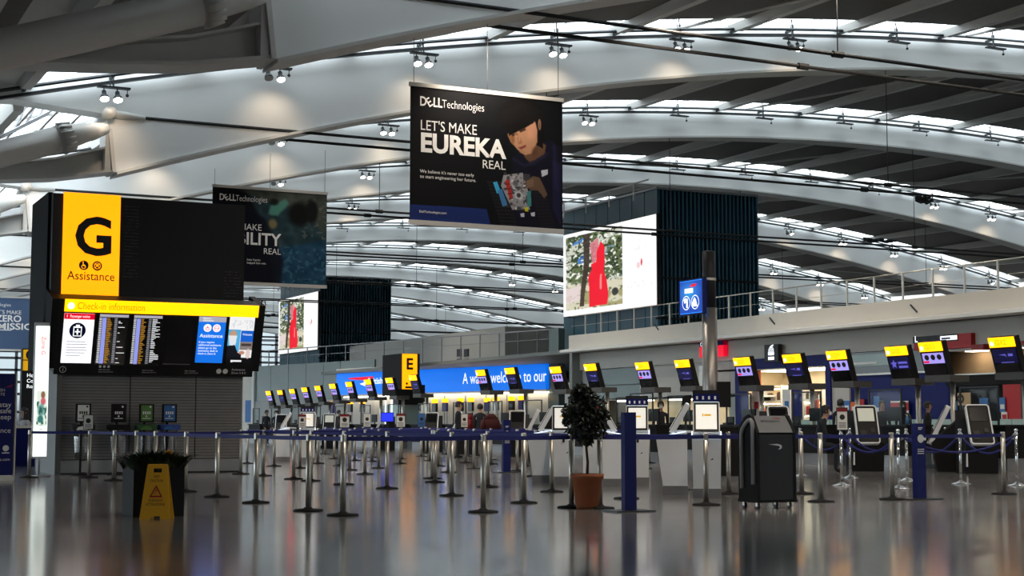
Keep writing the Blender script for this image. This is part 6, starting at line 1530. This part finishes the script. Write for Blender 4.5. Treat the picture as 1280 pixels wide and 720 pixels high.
for a, c in zip(RP[1:], RP[2:]): 
    if a == RP[1]: continue
    rope(a, c, 0.34)
rope(RP[0], RP[1], 0.30); rope(RP[1], RP[3], 0.40); rope(RP[0], RP[6], 0.30)
t = rope_post((24.8, 27.1), 'thin chrome rope post standing alone close to the bag drop machine')

# paper notices in holders on posts
def notice(p, w, h, z0, head, label, rot=-0.45, body='offwhite'):
    t = empty('notice_holder', (p[0], p[1], 0), rot, label, 'notice', 'paper notices on barrier posts')
    m = MB(); m.box(-w / 2, w / 2, -0.05, -0.035, z0, z0 + h); m.tube([(0, -0.03, 0.95), (0, -0.03, z0 + 0.1)], 0.012, 6); m.build('frame', M['dark_steel'], t)
    m = MB(); m.box(-w / 2 + 0.012, w / 2 - 0.012, -0.055, -0.05, z0 + 0.012, z0 + h - 0.012); pg_ = m.build('page', M[body], t)
    if head:
        m = MB(); m.box(-w / 2 + 0.012, w / 2 - 0.012, -0.058, -0.055, z0 + h * 0.82, z0 + h - 0.012); m.build('page_header', M['deep_red'], pg_)
    m = MB(); m.disc((0, -0.058, z0 + h * 0.58), UX, UZ, w * 0.24, 16)
    for k in range(3): m.box(-w * 0.32, w * 0.32, -0.058, -0.055, z0 + h * (0.12 + 0.09 * k), z0 + h * (0.155 + 0.09 * k))
    m.build('page_print', M['sign_ink'], pg_)
notice((17.19, 21.40), 0.20, 0.40, 0.98, True, 'white notice with a dark red header and black round symbol, before the standing officer')
notice((6.02, 31.45), 0.21, 0.30, 0.98, False, 'small white notice on the post before the white-headed sack stand')
for (px, zc, hd, wd, lb) in ((378, 41, True, 0.2, 'white notice with pale symbols and a red foot beside the far lit kiosk'), (431, 43, True, 0.26, 'white notice with red print before the far blue banner end'), (459, 52, False, 0.2, 'narrow white notice with a black mark under the far screens'),
                         (501, 50, True, 0.24, 'white notice with a red header just under the E pylon'), (527, 52, False, 0.2, 'pale blue notice beside the white-framed machine under the E pylon'), (580.5, 47, False, 0.19, 'narrow white notice with a black mark, before the dark coat')):
    q = atD(px, 530, zc); notice((q.x, q.y), wd * zc / 40, 0.36 * zc / 40, 0.98, hd, lb, body='blue_panel' if 'pale blue' in lb else 'offwhite')

# ================================================================== PEOPLE
def person(loc, rz, pose, label, top='cloth_dark', legs='cloth_dark', hair='short', mask=True, scale=1.0, extra=None):
    """one continuous skinned body; faces -y before turning"""
    t = empty('person', loc, rz, label, 'person')
    J = {}; E_ = []
    def j(n, x, y, z, r, par=None, ry=None):
        J[n] = (Vector((x, y, z)), r, ry or r)
        if par: E_.append((par, n))
    lean = {'stand': 0.0, 'lean': 0.30, 'sit': 0.10}[pose]
    hz0 = {'stand': 0.93, 'lean': 0.70, 'sit': 0.66}[pose]
    up = lambda h: (-(h * math.sin(lean)), hz0 + h * math.cos(lean))
    j('hip', 0, 0, hz0, 0.145, None, 0.11)
    y, z = up(0.18); j('waist', 0, y, z, 0.125, 'hip', 0.10)
    y, z = up(0.36); j('chest', 0, y, z, 0.150, 'waist', 0.115)
    y, z = up(0.49); j('neck0', 0, y + 0.01, z, 0.075, 'chest')
    y, z = up(0.57); j('neck', 0, y - 0.005, z, 0.052, 'neck0')
    hy, hz1 = up(0.66); hy -= 0.02
    j('jaw', 0, hy - 0.012, hz1 - 0.01, 0.072, 'neck', 0.082); j('head', 0, hy, hz1 + 0.075, 0.086, 'jaw', 0.10); j('crown', 0, hy + 0.01, hz1 + 0.15, 0.062, 'head', 0.07)
    for s_ in (-1, 1):
        S_ = 'lr'[s_ > 0]
        y, z = up(0.455); j('sh' + S_, s_ * 0.185, y, z, 0.062, 'neck0')
        if pose == 'stand' and s_ > 0 or pose == 'stand':
            el, wr, hd = (s_ * 0.215, y + 0.03, z - 0.28), (s_ * 0.185, y - 0.12, z - 0.48), (s_ * 0.16, y - 0.18, z - 0.55)
        else:
            el, wr, hd = (s_ * 0.25, y - 0.06, z - 0.27), (s_ * 0.13, y - 0.27, z - 0.30), (s_ * 0.08, y - 0.35, z - 0.29)
        j('el' + S_, *el, 0.044, 'sh' + S_); j('wr' + S_, *wr, 0.030, 'el' + S_); j('hd' + S_, *hd, 0.036, 'wr' + S_, 0.02)
        dv = (Vector(hd) - Vector(wr)).normalized(); sd = dv.cross(UZ); sd = sd.normalized() if sd.length > 0.1 else UX; 
        for k in range(4):
            b0 = Vector(hd) + dv * 0.055 + sd * (0.03 - 0.02 * k); L = (0.035, 0.042, 0.038, 0.028)[k]
            j('f%d%s' % (k, S_), *b0, 0.0095, 'hd' + S_); b1_ = b0 + dv * L * 0.8 - UZ * 0.012; j('g%d%s' % (k, S_), *b1_, 0.008, 'f%d%s' % (k, S_))
        b0 = Vector(wr).lerp(Vector(hd), 0.6) + sd * s_ * -0.045; j('th' + S_, *b0, 0.010, 'hd' + S_); b1_ = b0 + dv * 0.035 - sd * s_ * 0.01; j('tt' + S_, *b1_, 0.009, 'th' + S_)
        j('hp' + S_, s_ * 0.095, 0, hz0 - 0.07, 0.098, 'hip')
        if pose != 'stand':
            j('kn' + S_, s_ * 0.11, -0.42, hz0 - 0.08, 0.062, 'hp' + S_); j('an' + S_, s_ * 0.11, -0.40, 0.09, 0.042, 'kn' + S_)
        else:
            j('kn' + S_, s_ * 0.10, -0.02, 0.50, 0.060, 'hp' + S_); j('an' + S_, s_ * 0.10, 0.02, 0.09, 0.042, 'kn' + S_)
        ay = J['an' + S_][0].y; j('ft' + S_, s_ * 0.115, ay - 0.14, 0.045, 0.042, 'an' + S_, 0.03)
    names = list(J); ix = {n: i for i, n in enumerate(names)}
    me = bpy.data.meshes.new('body'); me.from_pydata([tuple(J[n][0] * scale) for n in names], [(ix[a], ix[c]) for a, c in E_], [])
    ob = bpy.data.objects.new('body', me); COL.objects.link(ob)
    md = ob.modifiers.new('s', 'SKIN'); sd_ = me.skin_vertices[0].data
    for n in names: sd_[ix[n]].radius = (J[n][1] * scale, J[n][2] * scale)
    sd_[0].use_root = True
    md.use_smooth_shade = True
    ss = ob.modifiers.new('u', 'SUBSURF'); ss.levels = ss.render_levels = 1
    dg = bpy.context.evaluated_depsgraph_get(); dg.update()
    nm = bpy.data.meshes.new_from_object(ob.evaluated_get(dg)); ob.modifiers.clear(); ob.data = nm; nm.name = 'body'
    for mm in (M[top], M[legs], M['skin'], M['matte_black']): nm.materials.append(mm)
    heads = [J[n][0] * scale for n in ('jaw', 'head', 'crown', 'neck')]; hands = [J[n][0] * scale for n in names if n[:2] in ('hd', 'th', 'tt') or n[0] in 'fg' and n[1].isdigit()]
    hipz = hz0 * scale
    for p_ in nm.polygons:
        c = p_.center
        if min((c - h).length for h in heads) < 0.105 * scale and c.z > (J['neck'][0].z - 0.02) * scale: k = 2
        elif min((c - h).length for h in hands) < 0.05 * scale: k = 2
        elif c.z < 0.10 * scale: k = 3
        elif c.z < hipz - 0.02: k = 1
        else: k = 0
        p_.material_index = k; p_.use_smooth = True
    ob.parent = t
    hc = J['head'][0] * scale
    # face: eyes, nose, ears; hair cap; mask
    m = MB()
    for s_ in (-1, 1): m.ball(hc + Vector((s_ * 0.033, -0.088, -0.005)) * scale, 0.011 * scale, 8)
    m.build('eye', M['sign_ink'], t)
    m = MB(); m.add([hc + Vector(q) * scale for q in ((0, -0.098, 0.0), (-0.016, -0.092, -0.045), (0.016, -0.092, -0.045), (0, -0.118, -0.04))], [(0, 1, 3), (0, 3, 2), (1, 2, 3)]); m.build('nose', M['skin'], t)
    for s_ in (-1, 1):
        m = MB(); m.lathe([(0.001, -0.03 * scale), (0.014 * scale, -0.015 * scale), (0.017 * scale, 0.012 * scale), (0.001, 0.03 * scale)], hc + Vector((s_ * 0.086, 0.005, -0.015)) * scale, 8); m.smooth('ear', M['skin'], t)
    m = MB(); m.bar(hc + Vector((-0.022, -0.092, -0.068)) * scale, hc + Vector((0.022, -0.092, -0.068)) * scale, 0.008 * scale, 0.008 * scale); m.build('mouth', M['cloth_red'], t)
    m = MB(); n = 14; rings = []
    lo = -0.2 if hair == 'long' else (-0.06)
    for z_, r_ in ((0.135, 0.03), (0.115, 0.075), (0.07, 0.106), (0.02, 0.112), (lo * 0.5, 0.112), (lo, 0.105 if hair == 'long' else 0.095)):
        for k in range(n):
            a = 2 * math.pi * k / n; front = math.sin(a) < -0.35 and z_ < 0.05
            rr_ = r_ * (0.80 if front else 1.0)
            rings.append(hc + Vector((rr_ * math.cos(a) * 0.92, (-0.055 if front and z_ < 0.03 else rr_ * math.sin(a) * 1.05) + 0.012, z_)) * scale)
    m.add(rings, [(i * n + k, i * n + (k + 1) % n, (i + 1) * n + (k + 1) % n, (i + 1) * n + k) for i in range(5) for k in range(n)] + [tuple(range(n))]); m.smooth('hair', M['hair'], t)
    if mask:
        m = MB(); q = [(-0.062, -0.070, -0.02), (-0.03, -0.112, -0.018), (0.03, -0.112, -0.018), (0.062, -0.070, -0.02), (0.055, -0.065, -0.085), (0.025, -0.105, -0.098), (-0.025, -0.105, -0.098), (-0.055, -0.065, -0.085), (0, -0.128, -0.05)]
        m.add([hc + Vector(v) * scale for v in q], [(0, 1, 8, 6, 7), (1, 2, 8), (2, 3, 4, 5, 8), (8, 5, 6)]); m.build('face_mask', M['mask'], t)
    return t, J
p = fl(1052, 578)
person((p.x, p.y, 0), math.pi - 0.4, 'stand', 'standing person in dark uniform with dark hair, seen from behind, holding a white bag', mask=False)
m = MB(); q = fl(1037, 578); q = Vector((q.x, q.y, 0)) * 0.985
tb = MB(); tb.lathe([(0.05, 0.42), (0.13, 0.45), (0.15, 0.58), (0.11, 0.74), (0.03, 0.80)], (0, 0, 0), 12)
o = tag(tb.smooth('carrier_bag', M['mask']), 'white crumpled carrier bag held by the standing uniformed person', 'bag'); o.location = (q.x + 0.3, q.y, 0.12)
for px, zc, rz, pose, top, hair, mask_, sc, lb in (
    (1021, 33.2, 0.9, 'lean', 'cloth_dark', 'short', True, 0.98, 'person in dark clothes with short hair sitting bent over papers beside the black cabinet'),
    (1129, 42.0, -1.0, 'stand', 'cloth_dark', 'long', True, 0.96, 'person with long dark hair and mask, hand at chin, before the white poster'),
    (1103, 42.5, -0.5, 'stand', 'cloth_dark', 'short', False, 0.98, 'person in dark suit with a pale collar behind the lit bag drop machine'),
    (826, 44.0, -0.35, 'stand', 'cloth_dark', 'short', True, 0.98, 'person in black with a white mask behind the desk, next to the side-on white kiosk'),
    (573, 47.0, 0.9, 'stand', 'cloth_dark', 'short', False, 1.0, 'person in dark uniform standing under the word warm on the banner'),
    (600, 49.8, 2.6, 'stand', 'cloth_dark', 'short', False, 0.98, 'person in a bulky black coat standing behind the narrow notice'),
    (1160, 40.0, 0.5, 'stand', 'cloth_dark', 'short', False, 0.94, 'person in black mostly hidden beside the navy totem and a steel post'),
    (333, 78.0, 0.2, 'stand', 'cloth_dark', 'short', False, 1.0, 'far small person in black near the pylon end of the desk row'),
    (345, 80.0, -0.2, 'stand', 'cloth_dark', 'short', True, 1.0, 'far small person in black with a pale mask, second from the pylon'),
    (423, 78.5, 0.6, 'stand', 'cloth_dark', 'short', False, 1.0, 'far person in black under the fifth screen before the banner')):
    q = atD(px, 530, zc); person((q.x, q.y, 0), rz, pose, lb, top, 'cloth_dark', hair, mask_, sc)
q = atD(33, 530, 40.0)
person((q.x, q.y, 0), -1.1, 'sit', 'seated person in a pale grey shirt with long dark hair, behind the light box', 'cloth_grey', 'cloth_dark', 'long', False, 1.0)
t = empty('stool', (q.x, q.y + 0.02, 0), 0, 'plain black stool under the seated person in the pale shirt', 'stool')
m = MB(); m.lathe([(0.2, 0.52), (0.2, 0.56)], n=16); m.build('seat', M['charcoal'], t); m = MB(); m.tube([(0, 0, 0), (0, 0, 0.52)], 0.03, 8); m.lathe([(0.22, 0), (0.22, 0.02), (0.04, 0.04)], n=16); m.build('stem', M['dark_steel'], t)
t = empty('reception_desk', (q.x - 0.6, q.y - 0.95, 0), 0, 'small desk with a pale top and navy front beside the light box', 'desk')
m = MB(); m.box(-0.3, 0.75, 0, 0.5, 0.98, 1.04); m.build('top', M['offwhite'], t); m = MB(); m.box(-0.25, 0.7, 0.05, 0.45, 0, 0.98); m.build('front', M['navy'], t)
m = MB(); m.box(0.0, 0.05, 0.1, 0.4, 1.04, 1.5); m.box(-0.02, 0.1, 0.2, 0.3, 1.04, 1.08); m.build('monitor', M['lit_blue'], t)
# maroon coat over a chair back and red bundle by the far desks
for (px, py, zc, lb, mt) in ((613, 518, 46, 'maroon coat bundled on a stand behind the far belts', 'cloth_red'), (586, 518, 50, 'dark red bag on the counter behind the narrow notice', 'deep_red')):
    q = atD(px, 530, zc); m = MB(); m.hexa([(-0.14, -0.1, 0.88), (0.16, -0.12, 0.9), (0.2, 0.12, 0.88), (-0.22, 0.1, 0.9), (-0.24, -0.1, 1.22), (0.22, -0.1, 1.26), (0.24, 0.1, 1.22), (-0.2, 0.1, 1.26)]); m.hexa([(-0.24, -0.09, 1.23), (0.22, -0.09, 1.26), (0.24, 0.09, 1.23), (-0.2, 0.09, 1.26), (-0.07, -0.06, 1.38), (0.08, -0.06, 1.40), (0.07, 0.06, 1.38), (-0.08, 0.06, 1.40)]); m.bar((-0.23, 0, 1.2), (-0.3, -0.04, 0.92), 0.1, 0.12); m.bar((0.23, 0, 1.2), (0.3, -0.04, 0.92), 0.1, 0.12); o = tag(m.smooth('coat' if 'coat' in lb else 'bag', M[mt]), lb, 'coat' if 'coat' in lb else 'bag'); o.location = (q.x, q.y, 0)
    t = empty('coat_stand' if 'coat' in lb else 'side_table', (q.x, q.y, 0), 0, 'thin dark stand under the %s' % lb.split(' on ')[0].replace(' bundled', ''), 'stand')
    m = MB(); m.tube([(0, 0, 0), (0, 0, 0.9)], 0.03, 8); m.lathe([(0.2, 0), (0.2, 0.02), (0.03, 0.03)], n=14); m.build('stem', M['dark_steel'], t)
for (px, py, zc, lb, mt) in ((1134, 535, 35.0, 'small pale blue hand gel bottle beside the long-haired person', 'blue_panel'), (1056, 540, 36, 'white hand gel bottle on the dark counter', 'offwhite')):
    q = atD(px, 530, zc)
    q2 = Vector((25.62, 25.62 / q.x * q.y, 1.07)); t = empty('gel_bottle', q2, 0, lb, 'bottle'); m = MB(); m.lathe([(0.045, 0), (0.045, 0.16), (0.015, 0.20)], n=12); m.smooth('bottle_body', M[mt], t)
    m = MB(); m.lathe([(0.014, 0.20), (0.014, 0.24)], n=8); m.box(-0.05, 0.012, -0.008, 0.008, 0.24, 0.255); m.build('pump', M['offwhite'], t)

# ================================================================== SPOTLIGHT CLUSTERS under the girders
def concourse_fill(x, n, watts):  # warm fill added to brighten right side and kiosks; some rows lack any fixture
    L = bpy.data.lights.new('concourse_fill', 'SPOT'); L.energy = watts; L.color = (1.0, 0.85, 0.68); L.spot_size = math.radians(125 if n < 1 else 84); L.spot_blend = 0.8; L.shadow_soft_size = 0.35
    lo = bpy.data.objects.new('concourse_fill', L); COL.objects.link(lo); lo.location = (x + 0.12, YG(n) - 0.95, ztop(x) - 0.95) if n > 0 else (x, YG(n) - 0.3, zbot(x) - 0.5)
    lo.rotation_euler = Vector((0.25, -0.25 if n > 0 else 0.45, -1.0)).to_track_quat('-Z', 'Y').to_euler()
def lamp_head(m, ml, x, lit, tilt=0.35):
    d = Vector((0, -0.50, -1)).normalized(); c = Vector((x, 0, -0.18))
    m.tube([c, c + d * 0.20, c + d * 0.22, c + d * 0.34], [0.08, 0.08, 0.14, 0.16], 12)
    m.tube([(x, 0, 0), (x, 0, -0.2)], 0.02, 6)
    u = UX; v = d.cross(u); ml.disc(c + d * 0.342, u, v, 0.15, 12)
def cluster(kind):
    t = empty('spotlight_cluster', (0, 0, 0), 0, 'x', 'spotlight')
    m = MB(); m.box(-0.55, 0.55, -0.12, 0.12, -0.06, 0); m.tube([(0, 0.2, 0.9), (0, 0.1, 0.1), (0, 0, 0)], 0.035, 6); m.tube([(-0.12, 0.2, 0.9), (-0.12, 0, 0.0)], 0.02, 6); m.build('mounting_bar', M['dark_steel'], t)
    if kind:
        for x in (-0.33, 0.12):
            m, ml = MB(), MB(); on = kind == 2 or x > 0; lamp_head(m, ml, x, on); h = m.smooth('lamp_head', M['dark_steel'], t); ml.build('lamp_face', M['warm_lamp' if on else 'cool_lamp'], h)
    m = MB(); m.tube([(0.46, 0, 0), (0.46, 0, -0.22)], 0.015, 6); m.ball((0.46, 0, -0.26), 0.06, 8); m.build('small_projector', M['dark_steel'], t)
    return t
protos = {}
CX = [42.0 + 5.75 * k + 2.875 for k in range(-6, 11)]
for n in range(1, 8):
    for k, x in enumerate(CX):
        on = x < 41 or x > 76
        kind = (2 if (k * 5 + n * 3) % 4 else 1) if on else 0
        if n > 5 and not on: continue
        label = '%s spotlight bar under the %s white girder, %s along' % ({2: 'twin lit', 1: 'half lit', 0: 'bare unlit'}[kind], ORD[n - 1], ORD[k])
        loc = (x, YG(n) - 0.62, ztop(x) - 0.42)
        if kind not in protos: protos[kind] = t = cluster(kind); t.location = loc; t['label'] = label; t['group'] = 'spotlight bars along the roof girders'
        else: t = dup(protos[kind], loc, 0, label, 'spotlight bars along the roof girders')
        if on and n <= 5:
            L = bpy.data.lights.new('spot', 'SPOT'); L.energy = 85; L.color = (1.0, 0.78, 0.55); L.spot_size = math.radians(95); L.spot_blend = 1.0; L.shadow_soft_size = 0.15
            lo = bpy.data.objects.new('spot', L); COL.objects.link(lo); lo.location = (x, YG(n) - 1.5, ztop(x) - 1.0)
            lo.rotation_euler = Vector((0, 0.9, -1.0)).to_track_quat('-Z', 'Y').to_euler()
for n in range(-1, 5):
    for x in CX[0:6]: concourse_fill(x, n, 1750 if n > 0 else 1250)
